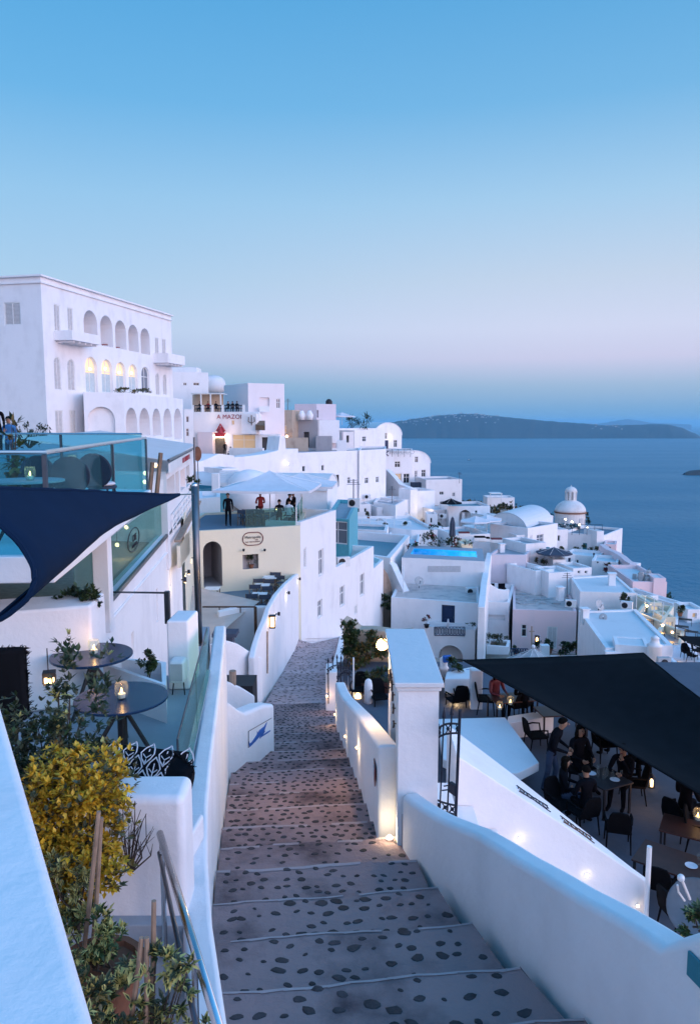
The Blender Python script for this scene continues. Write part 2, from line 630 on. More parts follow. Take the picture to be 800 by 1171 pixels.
def house(label, pts, z0, z1, name='white_house', cat='house', mat='plaster', ops=(), par=.3, pt=.22, roof='roof_white',
   group='white houses stepping down the cliff', inmat=None, uops=None):
 pts = ccw(pts)
 c = Vector((sum(p[0] for p in pts) / len(pts), sum(p[1] for p in pts) / len(pts), z0))
 root = thing(name, label, cat, c, group)
 mb = MB()
 n = len(pts)
 ao = auto_ops(pts, ops)
 fills = []
 for i in range(n):
  o = [list(q) for q in ao[i]]
  for q in o:
   q[2] = max(q[2], z0 + .03); q[3] = min(q[3], z1 - .05)
  o = [q for q in o if q[3] - q[2] > .1]
  at, U, N = panel(mb, pts[i], pts[(i + 1) % n], z0, z1, o, 0, 1 if inmat else 0)
  fills += [(at, q) for q in o]
 ins = inset(pts, pt)
 zi = z1 - par
 vs = [(p[0], p[1], z1) for p in pts] + [(p[0], p[1], z1) for p in ins] + [(p[0], p[1], zi) for p in ins]
 fs = []
 for i in range(n):
  j = (i + 1) % n
  fs += [(i, j, n + j, n + i), (n + i, n + j, 2 * n + j, 2 * n + i)]
 mb.add(vs, fs)
 mats = [mat] + ([inmat] if inmat else [])
 mb.build('wall', mats, root, recalc=False)
 rb = MB()
 rb.poly([(p[0], p[1], zi) for p in ins])
 rb.build('roof', roof, root)
 for at, q in fills:
  fill_opening(at, q, root)
 return root


def roofpts(px, Y):
 """roof corners drawn at one level; the first one lies Y metres out"""
 p0 = P(px[0][0], px[0][1], Y)
 return [xy(PZ(a, b, p0.z)) for a, b in px], p0.z


def hbox(label, px, Y, h, **k):
 pts, z = roofpts(px, Y)
 return house(label, pts, z - h, z, **k)


def facade(label, x0, x1, ytop, Y0, Y1, dep, h, **k):
 """a house whose front runs from pixel column x0 (Y0 out) to x1 (Y1 out)"""
 a, b = P(x0, ytop, Y0), P(x1, ytop, Y1)
 A, B = Vector(xy(a)), Vector(xy(b))
 U = (B - A).normalized(); N = Vector((U.y, -U.x))
 z = k.pop('z', max(a.z, b.z) if Y0 == Y1 else a.z)
 pts = [tuple(A), tuple(B), tuple(B - N * dep), tuple(A - N * dep)]
 return house(label, pts, z - h, z, **k)
HAZE_D = 4.2e-5
# ------------------------------------------------------------------ camera, world, light
cam = bpy.data.cameras.new('camera')
co = bpy.data.objects.new('camera', cam)
COL.objects.link(co)
cam.sensor_fit = 'VERTICAL'; cam.sensor_height = 36; cam.sensor_width = 24
cam.lens = 36 * F / 1171
cam.clip_start = .05; cam.clip_end = 300000
co.rotation_euler = (R(90) - PITCH, 0, 0)
SC.camera = co
SC.render.resolution_x, SC.render.resolution_y = 699, 1024
SC.view_settings.view_transform = 'Standard'
SC.view_settings.look = 'None'
SC.view_settings.exposure = 0; SC.view_settings.gamma = 1
SC.render.engine = 'CYCLES'
SC.cycles.use_denoising = True
SC.cycles.max_bounces = 6; SC.cycles.diffuse_bounces = 3; SC.cycles.glossy_bounces = 3
SC.cycles.transparent_max_bounces = 12; SC.cycles.volume_bounces = 1
SC.cycles.sample_clamp_indirect = 4
SC.cycles.caustics_reflective = False; SC.cycles.caustics_refractive = False

SUN_EL, SUN_AZ = R(5), R(124)       # the bright side of the sky, to the right and behind
w = bpy.data.worlds.new('World')
SC.world = w
w.use_nodes = True
n, l = w.node_tree.nodes, w.node_tree.links
n.clear()
out = n.new('ShaderNodeOutputWorld')
tc = n.new('ShaderNodeTexCoord')
sk = n.new('ShaderNodeTexSky'); sk.sky_type = 'NISHITA'; sk.sun_disc = False
sk.sun_elevation = SUN_EL; sk.sun_rotation = SUN_AZ; sk.altitude = 200; sk.air_density = 1.2; sk.dust_density = 1.5; sk.ozone_density = 3
b1 = n.new('ShaderNodeBackground'); b1.inputs['Strength'].default_value = .05
l.new(sk.outputs[0], b1.inputs['Color'])
sep = n.new('ShaderNodeSeparateXYZ'); l.new(tc.outputs['Generated'], sep.inputs[0])


def ramp(stops):
 r = n.new('ShaderNodeValToRGB')
 r.color_ramp.interpolation = 'B_SPLINE' if False else 'LINEAR'
 e = r.color_ramp.elements
 while len(e) < len(stops):
  e.new(.5)
 for el, (p, c) in zip(e, stops):
  el.position = p; el.color = c
 l.new(sep.outputs['Z'], r.inputs['Fac'])
 return r


# twilight bands, by height above the horizon: the side ahead and the afterglow side
RA = ramp([(0, S(78, 146, 198)), (.018, S(84, 153, 204)), (.048, S(112, 168, 211)), (.082, S(166, 187, 226)), (.12, S(180, 201, 233)), (.18, S(164, 198, 229)),
   (.27, S(144, 192, 229)), (.37, S(100, 174, 225)), (.48, S(76, 162, 219)), (.7, S(78, 158, 221)), (1, S(58, 136, 208))])
RB = ramp([(0, S(116, 170, 213)), (.018, S(124, 173, 215)), (.048, S(158, 186, 220)), (.082, S(206, 204, 236)), (.12, S(212, 215, 242)), (.18, S(198, 211, 233)),
   (.27, S(166, 204, 235)), (.37, S(116, 181, 228)), (.48, S(88, 166, 221)), (.7, S(78, 158, 221)), (1, S(58, 136, 208))])
RC = ramp([(0, S(238, 196, 208)), (.05, S(252, 210, 216)), (.15, S(248, 216, 232)), (.3, S(222, 210, 240)), (.5, S(150, 192, 236)), (.7, S(92, 166, 226)), (1, S(58, 136, 208))])


def mapr(sock, a, b):
 m = n.new('ShaderNodeMapRange'); m.interpolation_type = 'SMOOTHSTEP'
 m.inputs['From Min'].default_value = a; m.inputs['From Max'].default_value = b
 l.new(sock, m.inputs['Value'])
 return m.outputs['Result']


def mix(f, a, b):
 m = n.new('ShaderNodeMixRGB'); l.new(f, m.inputs['Fac']); l.new(a, m.inputs['Color1']); l.new(b, m.inputs['Color2'])
 return m.outputs['Color']


ab = mix(mapr(sep.outputs['X'], -.55, .40), RA.outputs['Color'], RB.outputs['Color'])
dt = n.new('ShaderNodeVectorMath'); dt.operation = 'DOT_PRODUCT'
l.new(tc.outputs['Generated'], dt.inputs[0]); dt.inputs[1].default_value = (math.sin(SUN_AZ), math.cos(SUN_AZ), 0)
sky = mix(mapr(dt.outputs['Value'], -.12, .9), ab, RC.outputs['Color'])
gain = n.new('ShaderNodeMapRange'); gain.inputs['From Min'].default_value = -.12; gain.inputs['From Max'].default_value = 1
gain.inputs['To Min'].default_value = .94; gain.inputs['To Max'].default_value = 3.3
l.new(dt.outputs['Value'], gain.inputs['Value'])
b2 = n.new('ShaderNodeBackground'); l.new(sky, b2.inputs['Color']); l.new(gain.outputs['Result'], b2.inputs['Strength'])
ad = n.new('ShaderNodeAddShader'); l.new(b1.outputs[0], ad.inputs[0]); l.new(b2.outputs[0], ad.inputs[1])
l.new(ad.outputs[0], out.inputs['Surface'])

sl = bpy.data.lights.new('sun', 'SUN')
so = bpy.data.objects.new('sun', sl)
COL.objects.link(so)
sl.energy = .6; sl.angle = R(25); sl.color = (1, .86, .84)
sd = Vector((math.sin(SUN_AZ) * math.cos(SUN_EL), math.cos(SUN_AZ) * math.cos(SUN_EL), math.sin(SUN_EL)))
so.rotation_euler = sd.to_track_quat('Z', 'Y').to_euler()

# ------------------------------------------------------------------ sea
m, nn, ll, b = nmat('sea_water')
b.inputs['Base Color'].default_value = (.032, .172, .255, 1); b.inputs['Specular IOR Level'].default_value = .3
b.inputs['Roughness'].default_value = .24
b.inputs['IOR'].default_value = 1.33
g = nn.new('ShaderNodeNewGeometry')
h = None
for sc, dist in ((.012, 5), (.06, 3.2), (.3, .9)):
 nz = nn.new('ShaderNodeTexNoise'); nz.inputs['Scale'].default_value = sc; nz.inputs['Detail'].default_value = 5
 nz.inputs['Roughness'].default_value = .6
 ll.new(g.outputs['Position'], nz.inputs['Vector'])
 bp = nn.new('ShaderNodeBump'); bp.inputs['Strength'].default_value = 1; bp.inputs['Distance'].default_value = dist
 ll.new(nz.outputs['Fac'], bp.inputs['Height'])
 if h:
  ll.new(h.outputs['Normal'], bp.inputs['Normal'])
 h = bp
ll.new(h.outputs['Normal'], b.inputs['Normal'])
mp = nn.new('ShaderNodeMapping'); mp.inputs['Scale'].default_value = (.0006, .0032, 1)
ll.new(g.outputs['Position'], mp.inputs['Vector'])
nz = nn.new('ShaderNodeTexNoise'); nz.inputs['Scale'].default_value = 1; nz.inputs['Detail'].default_value = 4
ll.new(mp.outputs['Vector'], nz.inputs['Vector'])
mr = nn.new('ShaderNodeMapRange'); mr.inputs['From Min'].default_value = .35; mr.inputs['From Max'].default_value = .7
mr.inputs['To Min'].default_value = .40; mr.inputs['To Max'].default_value = .50
ll.new(nz.outputs['Fac'], mr.inputs['Value']); ll.new(mr.outputs['Result'], b.inputs['Roughness'])
sea = MB()
gx = [-60000, -20000, -6000, -2000, 0, 2000, 6000, 20000, 60000]
gy = [-3000, 0, 1000, 3000, 6000, 12000, 25000, 60000]
vs = [(x, y, SEA_Z) for y in gy for x in gx]
fs = [(j * 9 + i, j * 9 + i + 1, j * 9 + i + 10, j * 9 + i + 9) for j in range(7) for i in range(8)]
sea.add(vs, fs)
structure(sea, 'sea', 'sea_water')


# ------------------------------------------------------------------ islands across the caldera
mat_plaster('island_rock', (.030, .030, .032), stain=.8, stain_col=(.065, .06, .055), bump=0)
MAT['island_rock'].node_tree.nodes['Noise Texture'].inputs['Scale'].default_value = .004


def island(name, prof, Y, depth, waterline, mat='island_rock', kind='structure', seed=1):
 """prof: skyline pixels; ridge stands depth behind the shore"""
 rnd = random.Random(seed)
 pts = []
 for i in range(len(prof) - 1):
  (xa, ya), (xb, yb) = prof[i], prof[i + 1]
  k = max(1, int(abs(xb - xa) / 3))
  for j in range(k):
   t = j / k
   pts.append((xa + (xb - xa) * t, ya + (yb - ya) * t - rnd.random() * .7))
 pts.append(prof[-1])
 mb = MB()
 rows = 7
 vs = []
 for r_ in range(rows):
  t = r_ / (rows - 1)
  for (x, y) in pts:
   top = P(x, y, Y + depth)
   zt = max(top.z, SEA_Z + 1)
   yy = Y + depth * t * (1 if t < 1 else 1) + (rnd.random() - .5) * depth * .12 * (0 < t < 1)
   f_ = 1 - (1 - t) ** 1.7
   z = SEA_Z - 3 + (zt - SEA_Z + 3) * (f_ + (rnd.random() - .5) * .10 * (0 < t < 1))
   vs.append((P(x, waterline, yy).x, yy, z))
 m_ = len(pts)
 for (x, y) in pts:
  q = P(x, y, Y + depth)
  vs.append((q.x, Y + depth * 2.5, SEA_Z - 3))
 fs = [(r_ * m_ + i, r_ * m_ + i + 1, (r_ + 1) * m_ + i + 1, (r_ + 1) * m_ + i) for r_ in range(rows) for i in range(m_ - 1)]
 mb.add(vs, fs)
 o = mb.build(name, mat, smooth=True)
 o['kind'] = kind
 return vs, m_


ivs, im = island('hills', [(400, 484), (425, 486), (450, 483), (470, 479.5), (500, 475.5), (528, 473.5), (545, 474), (570, 476.5), (600, 479.5), (640, 483),
     (672, 485), (690, 487), (705, 486.5), (730, 486), (752, 485), (765, 486.5), (780, 490), (797, 497.5), (801, 500.5)], 10600, 700, 501)
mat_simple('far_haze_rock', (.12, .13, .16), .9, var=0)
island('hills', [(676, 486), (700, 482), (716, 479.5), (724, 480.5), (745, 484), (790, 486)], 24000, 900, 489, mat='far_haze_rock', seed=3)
island('islet', [(783, 540.5), (788, 538.6), (796, 538), (806, 537.5), (818, 539), (826, 541)], 3080, 25, 542, seed=5)
vb = MB()
rnd = random.Random(4)
for k in range(120):
 cx = rnd.choice([rnd.gauss(490, 14), rnd.gauss(530, 12), rnd.gauss(515, 25), rnd.gauss(690, 8), rnd.gauss(468, 10), rnd.gauss(552, 8)])
 i_ = min(im - 1, max(0, int((cx - 400) / 401 * im)))
 q = Vector(ivs[rnd.choice((3, 4, 4, 5, 5, 6)) * im + i_]) + Vector((rnd.uniform(-25, 25), -12, 4))
 vb.box(q.x, q.y, q.z - 8, q.z + rnd.uniform(4, 9), rnd.uniform(8, 24), 18)
o = vb.build('village', 'village_white'); o['kind'] = 'stuff'; tag(o, 'tiny white houses scattered along the ridge of the island', 'village')

# ------------------------------------------------------------------ terrain under the town
CTRL = [P(*a) for a in [
 (60, 500, 55), (196, 520, 75), (250, 523, 100), (330, 523, 108), (410, 572, 112), (440, 575, 130), (475, 612, 92), (520, 612, 96), (560, 612, 95), (600, 645, 80),
 (650, 612, 105), (690, 645, 88), (742, 700, 64), (800, 722, 58), (640, 752, 66), (520, 742, 55), (700, 770, 50), (450, 655, 64), (300, 560, 80), (370, 630, 56), (240, 560, 60), (420, 740, 56),
 (570, 742, 64), (560, 690, 70)]]
CTRL = [(c.x, c.y, c.z - .5) for c in CTRL]
CTRL += [(-3, 4, -5.2), (0, 8, -6.2), (-1.5, 16, -8.2), (-2.6, 24, -10.4), (-2.2, 36, -13), (-1, 48, -15.3), (-6, 10, -6), (-8, 20, -8.5), (-10, 34, -9.4), (-20, 30, -6), (-20, 12, -5),
   (3, 6, -7.5), (4, 11, -9.6), (8, 14, -10), (8, 20, -10), (12, 24, -10.6), (4, 24, -10.4), (2, 30, -12.5), (8, 36, -15), (18, 40, -18), (-30, 55, -3), (-32, 85, -2), (-45, 70, -2), (-60, 40, -2), (-40, 0, -4), (0, -10, -4), (-12, -20, -3),
   (-20, 120, -3), (0, 150, -14), (-40, 150, -5), (12, 6, -11), (0, 2, -4.4), (-4, 0, -4), (3, 1, -6)]


def xedge(y):
 pts = [(-80, 6), (-10, 9), (8, 13), (20, 18), (50, 25.5), (63, 28.0), (88, 34.2), (105, 36.4), (125, 26), (140, 20), (170, 12), (600, 0)]
 for (a, b), (c, d) in zip(pts, pts[1:]):
  if a <= y <= c:
   return b + (d - b) * (y - a) / (c - a)
 return pts[0][1] if y < 0 else 0


def zground(x, y):
 xe = xedge(y)
 x_ = min(x, xe)
 sw = sz = 0
 for cx, cy, cz in CTRL:
  d2 = (cx - x_) ** 2 + (cy - y) ** 2 + .3
  wgt = 1 / d2 ** 1.6
  sw += wgt; sz += wgt * cz
 z = sz / sw
 if x > xe:
  d = x - xe
  z -= d * 1.15 + max(0, d - 60) * .2
 if y > 150:
  z -= (y - 150) * .9
 return max(z, SEA_Z - 6)


m, nn, ll, b = nmat('hill_ground')
b.inputs['Roughness'].default_value = .95
g = nn.new('ShaderNodeNewGeometry')
nz = nn.new('ShaderNodeTexNoise'); nz.inputs['Scale'].default_value = .22; nz.inputs['Detail'].default_value = 9; nz.inputs['Roughness'].default_value = .68
ll.new(g.outputs['Position'], nz.inputs['Vector'])
cr = nn.new('ShaderNodeValToRGB')
e = cr.color_ramp.elements
e[0].position = .38; e[0].color = (.10, .085, .065, 1); e[1].position = .62; e[1].color = (.34, .29, .25, 1)
ll.new(nz.outputs['Fac'], cr.inputs['Fac']); ll.new(cr.outputs['Color'], b.inputs['Base Color'])
bp = nn.new('ShaderNodeBump'); bp.inputs['Strength'].default_value = .8; bp.inputs['Distance'].default_value = .4
ll.new(nz.outputs['Fac'], bp.inputs['Height']); ll.new(bp.outputs['Normal'], b.inputs['Normal'])


def axis(a, b, fine0, fine1, step, coarse):
 r_ = []
 v = a
 while v < b:
  r_.append(v)
  v += step if fine0 <= v < fine1 else coarse
 r_.append(b)
 return r_


gx = axis(-160, 300, -36, 44, 2.0, 9)
gy = axis(-80, 420, -4, 130, 2.0, 9)
vs = [(x, y, zground(x, y)) for y in gy for x in gx]
k = len(gx)
fs = [(j * k + i, j * k + i + 1, (j + 1) * k + i + 1, (j + 1) * k + i) for j in range(len(gy) - 1) for i in range(k - 1)]
tb = MB(); tb.add(vs, fs)
structure(tb, 'terrain', 'hill_ground', smooth=True)

# ------------------------------------------------------------------ sea air
m = bpy.data.materials.new('sea_air'); m.use_nodes = True; MAT['sea_air'] = m
nn, ll = m.node_tree.nodes, m.node_tree.links
nn.remove(nn['Principled BSDF'])
pv = nn.new('ShaderNodeVolumePrincipled')
pv.inputs['Color'].default_value = (.36, .74, .97, 1)
pv.inputs['Density'].default_value = HAZE_D
ll.new(pv.outputs[0], nn['Material Output'].inputs['Volume'])
hb = MB()
hb.obox((-64000, -3300, SEA_Z - 8), (128000, 0, 0), (0, 66000, 0), (0, 0, -SEA_Z + 8 + 172))
o = hb.build('haze', 'sea_air'); o['kind'] = 'stuff'; tag(o, 'thin blue evening haze over the caldera and the island', 'haze')
# ------------------------------------------------------------------ stepped street
m, nn, ll, b = nmat('far_cobble')
g = nn.new('ShaderNodeNewGeometry')
mp = nn.new('ShaderNodeMapping'); mp.inputs['Scale'].default_value = (1, .8, .4); ll.new(g.outputs['Position'], mp.inputs['Vector'])
vo = nn.new('ShaderNodeTexVoronoi'); vo.inputs['Scale'].default_value = 5.2; vo.inputs['Randomness'].default_value = .9
ll.new(mp.outputs['Vector'], vo.inputs['Vector'])
cr = nn.new('ShaderNodeValToRGB'); e = cr.color_ramp.elements
e[0].position = .28; e[0].color = (.07, .058, .06, 1); e[1].position = .36; e[1].color = (.56, .43, .44, 1)
ll.new(vo.outputs['Distance'], cr.inputs['Fac'])
nz = nn.new('ShaderNodeTexNoise'); nz.inputs['Scale'].default_value = 1.4; nz.inputs['Detail'].default_value = 6; ll.new(g.outputs['Position'], nz.inputs['Vector'])
mx = nn.new('ShaderNodeMixRGB'); mx.blend_type = 'MULTIPLY'; mx.inputs['Fac'].default_value = .4
ll.new(cr.outputs['Color'], mx.inputs['Color1']); ll.new(nz.outputs['Fac'], mx.inputs['Color2']); ll.new(mx.outputs['Color'], b.inputs['Base Color'])
b.inputs['Roughness'].default_value = .8

# nosing lines read off the photograph: left pixel, right pixel
NOSE = [((252, 1200), (668, 1166)), ((247, 1138), (594, 1106)), ((242, 1077), (540, 1057)), ((243, 1035), (500, 1016)), ((247, 997), (476, 983)), ((252, 970), (458, 957)),
  ((254, 947), (447, 939)), ((258, 927), (430, 918)), ((260, 910), (424, 902)), ((262, 897), (419, 889)), ((264, 884), (413, 877)), ((266, 872), (408, 866)), ((270, 861), (404, 856)),
  ((276, 851), (400, 846)), ((282, 841), (396, 837)), ((287, 832), (392, 828)), ((291, 823), (388, 819)), ((295, 814), (384, 811)), ((299, 806), (380, 803))]
steps = []
for (a, c) in NOSE:
 pa, pc = PS(*a), PS(*c)
 z = (pa.z + pc.z) / 2
 steps.append((PZ(a[0], a[1], z), PZ(c[0], c[1], z), z))
st = MB()
pebbles = []
rnd = random.Random(11)
first = (Vector((-.35, 1.6, 0)), Vector((1.9, 1.4, 0)), steps[0][2] + .3)
prev = first
NS = 14


def jag(t, i):
 return .012 * math.sin(t * 9 + i * 2.1) + .006 * math.sin(t * 31 + i)


for i, (L, Rr, z) in enumerate(steps):
 pL, pR, pz = prev
 # tread from below the previous nosing out to this one, nosing slightly wavy
 back = [(pL + (pR - pL) * (k / NS)) + Vector((0, jag(k / NS, i - 1) - .02, 0)) for k in range(NS + 1)]
 fro = [(L + (Rr - L) * (k / NS)) + Vector((0, jag(k / NS, i), 0)) for k in range(NS + 1)]
 zb = z + .045 if i else z + .02
 nxt = steps[i + 1][2] if i + 1 < len(steps) else z - .3
 vs = [(p.x, p.y, zb) for p in back] + [(p.x, p.y, z) for p in fro] + [(p.x, p.y, nxt - .1) for p in fro]
 q = NS + 1
 st.add(vs, [(k, k + 1, q + k + 1, q + k) for k in range(NS)] + [(q + k, q + k + 1, 2 * q + k + 1, 2 * q + k) for k in range(NS)])
 # whitewashed nosing stripe, worn
 for k in range(NS):
  tone = rnd.random()
  wl = .042 if i > 3 else .018
  if (i > 2 and k > 5 and tone < .4) or tone < .12:
   continue
  a, c = fro[k], fro[k + 1]
  wa = wl * (.5 + rnd.random()); 
  st.add([(a.x, a.y - wa, z + .007), (c.x, c.y - wl, z + .007), (c.x, c.y + .006, z + .005), (a.x, a.y + .006, z + .005), (c.x, c.y + .006, z - .05), (a.x, a.y + .006, z - .05)],
    [(0, 1, 2, 3), (3, 2, 4, 5)], 2)
 # dark beach stones pressed into the cement
 Lw = (Rr - L).length
 dep = ((fro[NS // 2]) - (back[NS // 2])).length
 sp = .17 if i < 3 else (.145 if i < 6 else .125)
 ny_ = max(2, int(dep / sp)); nx_ = int(Lw / sp)
 for a in range(ny_):
  for c in range(nx_):
   if rnd.random() < .10:
    continue
   u = (c + .5 + (a % 2) * .4 + rnd.uniform(-.28, .28)) / nx_; v = (a + .5 + rnd.uniform(-.28, .28)) / ny_
   if not .03 < u < .97:
    continue
   p = (back[0] + (back[-1] - back[0]) * u) * (1 - v) + (fro[0] + (fro[-1] - fro[0]) * u) * v
   zz = zb * (1 - v) + z * v
   r1 = rnd.choice((rnd.uniform(.022, .04), rnd.uniform(.035, .058), rnd.uniform(.045, .075))) if i < 4 else rnd.uniform(.03, .055)
   pebbles.append((p.x, p.y, zz, r1, r1 * rnd.uniform(.5, .8), rnd.uniform(-.6, .6)))
 prev = (L, Rr, z)
for (x, y, z, ra, rb, an) in pebbles:
 nn_ = 9
 c, s_ = math.cos(an), math.sin(an)
 rim = []
 top = []
 for j in range(nn_):
  t = 2 * PI * j / nn_
  k = 1 + .16 * rnd.uniform(-1, 1)
  ux, uy = ra * k * math.cos(t), rb * k * math.sin(t)
  rim.append((x + ux * c - uy * s_, y + ux * s_ + uy * c, z - .004))
  top.append((x + .72 * (ux * c - uy * s_), y + .72 * (ux * s_ + uy * c), z + .007))
 st.add(rim + top, [(j, (j + 1) % nn_, nn_ + (j + 1) % nn_, nn_ + j) for j in range(nn_)] + [tuple(range(nn_, 2 * nn_))], 1)
# the lane runs on downhill as a cobbled ramp
far = [((299, 806), (380, 803), None, None), ((312, 788), (376, 786), 26.6, 27.5), ((322, 770), (379, 768), 30, 31), ((335, 745), (384, 744), 35.5, 36.5), ((345, 722), (388.5, 722), 40.3, 49.5)]
fl = []
for a, c, ya, yc in far:
 fl.append((PS(*a), PS(*c)) if ya is None else (P(a[0], a[1], ya), P(c[0], c[1], yc)))
fl[0] = (Vector((steps[-1][0].x, steps[-1][0].y, steps[-1][2] - .15)), Vector((steps[-1][1].x, steps[-1][1].y, steps[-1][2] - .15)))
fl.append((fl[-1][0] + Vector((.6, 6, -4)), fl[-1][1] + Vector((1.6, 6, -4))))
for (a, c), (d, e_) in zip(fl, fl[1:]):
 st.add([a, c, e_, d], [(0, 1, 2, 3)], 3)
 for k in range(1, 7):          # faint cross ribs
  t = k / 7
  p, q = a + (d - a) * t, c + (e_ - c) * t
  dv = (d - a).normalized() * .07
  st.add([p + Vector((0, 0, .02)), q + Vector((0, 0, .02)), q + dv + Vector((0, 0, .015)), p + dv + Vector((0, 0, .015))], [(0, 1, 2, 3)], 0)
structure(st, 'stone_stairs', ['cement', 'stone_dark', 'nosing', 'far_cobble'])
# gutter beside the stairs
gt = MB()
gl = [(Rr, z) for (L, Rr, z) in steps[:6]]
gt_pts = [(first[1], first[2])] + gl
for (a, za), (c, zc) in zip(gt_pts, gt_pts[1:]):
 gt.add([(a.x - .01, a.y, zc - .02), (a.x + .4, a.y, zc - .02), (c.x + .4, c.y, zc - .24), (c.x - .01, c.y, zc - .24)], [(0, 1, 2, 3)])
 gt.add([(c.x + .001, c.y + .01, zc - .5), (c.x + .001, c.y + .01, zc + .0), (a.x + .001, a.y, zc + .0), (a.x + .001, a.y, zc - .5)], [(0, 1, 2, 3)])
structure(gt, 'gutter', 'stone_dark')


def zs(Y):
 return -(2.65 + .27 * Y)


def wall(label, A, B, tops, thick, zbot, name='white_wall', mat='plaster', bevel=.05, cat='wall', side=1, group=None, topmat=None, slope=0):
 """garden wall: its seen face stands over plan line A-B, tops are pixels along that face's upper edge"""
 A, B = Vector(A[:2]), Vector(B[:2])
 U = (B - A).normalized(); N = Vector((U.y, -U.x)) * side
 stt = []
 for t in tops:
  p = PW(t[0], t[1], A, B)
  th = t[2] if len(t) > 2 else thick
  zb = zbot(p.y) if callable(zbot) else zbot
  q = Vector((p.x, p.y)) - N * th
  stt.append(((p.x, p.y), (q.x, q.y), zb, (p.z, p.z + slope)))
 mb = MB(); mb.loft(stt)
 return tag(mb.build(name, mat, bevel=bevel, seg=3), label, cat, group)


# curved white wall on the right of the stairs
LA, LB = (.60, 8.0), (1.74, 3.53)
tops = [(459, 908), (470, 917), (485, 927), (500, 935.5), (520, 944), (540, 952), (565, 967), (589, 983), (622, 1002), (654, 1022), (680, 1036), (702, 1048), (728, 1064), (754, 1081), (772, 1075), (800, 1066), (860, 1050), (960, 1030)]
stt = []
for (x, y) in tops:
 p = PW(x, y, LA, LB)
 th = .20
 U = (Vector(LB) - Vector(LA)).normalized(); N = Vector((-U.y, U.x))
 stt.append(((p.x, p.y), (p.x + N.x * th, p.y + N.y * th), zs(p.y) - 1.2, (p.z, p.z + .015)))
mb = MB(); mb.loft(stt)
tag(mb.build('white_wall', 'plaster', bevel=.06, seg=4), 'long thick white wall curving down beside the stairs from the gate pillar', 'wall', 'white walls along the stairs')
# teal plate on the near end
A_, B_ = LA, LB
p0, p1 = PW(789, 1086, A_, B_), PW(806, 1133, A_, B_)
mb = MB(); d_ = Vector((B_[0] - A_[0], B_[1] - A_[1], 0)).normalized(); nn_ = Vector((d_.y, -d_.x, 0))
mb.obox(Vector((p0.x, p0.y, p1.z)) + nn_ * .004, d_ * .34, nn_ * .015, (0, 0, p0.z - p1.z))
pl = mb.build('wall_plate', 'teal_paint', bevel=.004); tag(pl, 'teal plate fixed to the near end of the curved white wall', 'plate')

# gate portal
PT = thing('gate_portal', 'tall white gate portal with flat cap standing beside the stairs', 'portal', (.7, 8.4, -5.2))
x0, x1, y0, y1 = .545, 1.0, 8.06, 10.17
zt = P(459, 787, 8.06).z; zb = -6.0
mb = MB()
pts = [(x0, y0), (x1, y0), (x1, y1), (x0, y1)]
ops = [[], [], [], []]
ops[3] = [(y1 - 9.60, y1 - 8.45, zs(9), zt - .34, 'aniche', .12)]
for i in range(4):
 panel(mb, pts[i], pts[(i + 1) % 4], zb, zt, ops[i])
mb.build('wall', 'plaster', PT, recalc=False)
mb = MB()
mb.box((x0 + x1) / 2, (y0 + y1) / 2, zt - .03, zt + .02, x1 - x0 + .05, y1 - y0 + .05)
mb.box((x0 + x1) / 2, (y0 + y1) / 2, zt + .0205, zt + .08, x1 - x0 + .10, y1 - y0 + .10)
mb.build('cap', 'roof_white', PT, bevel=.012)
mb = MB()
mb.box(.72, 8.04, zs(8) - .1, zs(8) + .36, .25, .05)
mb.build('plinth', 'plaster_grey', PT, bevel=.01)
# iron lettering arched over the blind arch
rt = MB()
for k in range(9):
 a = R(150 - k * 15)
 yy, zz = 9.025 + .70 * -math.cos(a), zt - .34 - .575 + .70 * math.sin(a)
 c = Vector((x0 - .03, yy, zz)); tdir = Vector((0, math.sin(a), math.cos(a))); up = Vector((0, -math.cos(a), math.sin(a)))
 h_ = .13
 rt.tube([c - tdir * .035 - up * h_ / 2, c - tdir * .03 + up * h_ / 2], .012, 5)
 if k % 2:
  rt.tube([c - tdir * .03 + up * h_ / 2, c + tdir * .035 + up * h_ * .35, c - tdir * .03, c + tdir * .04 - up * h_ / 2], .011, 5)
 else:
  rt.tube([c - tdir * .03 + up * h_ * .1, c + tdir * .03 + up * h_ * .1, c + tdir * .035 - up * h_ / 2], .011, 5)
 rt.tube([c + Vector((.035, 0, 0)), c], .008, 4)
rt.build('lettering', 'rust_iron', PT)

# lamp on the far end of the portal
WL = thing('wall_lamp', 'glowing warm lamp on a bracket at the back of the white gate portal', 'lamp', P(437, 737, 10.4))
c = P(437, 737, 10.4)
mb = MB(); mb.tube([(.56, 10.18, c.z + .06), (c.x, 10.35, c.z + .1), c + Vector((0, 0, .07))], .012, 6); mb.build('bracket', 'iron', WL)
mb = MB(); mb.ball(c, .085, 14); mb.build('bulb', 'lamp_warm', WL, smooth=True)
lamp(c + Vector((-.06, 0, -.06)), 130, (1, .62, .28), .08, WL)

# low wall with step lights behind the portal
A_, B_ = xy(PS(425, 937)), xy(PS(373, 800))
wall('low white wall with four small lights climbing along the stairs behind the portal', A_, B_,
  [(432, 852), (421, 836), (409, 819), (398, 806), (390, 797), (386, 789), (383, 780)], .25, lambda y: zs(y) - 1, side=-1, group='white walls along the stairs')
px = P(372, 767, 20.6); 
mb = MB(); q = P(386, 767, 20.6)
mb.prism([(px.x, 20.5), (q.x, 20.5), (q.x, 21.3), (px.x, 21.3)], zs(20.5) - 1, px.z)
tag(mb.build('gate_post', 'plaster', bevel=.04), 'short square white post at the top of the lower wall with a small lamp', 'post')


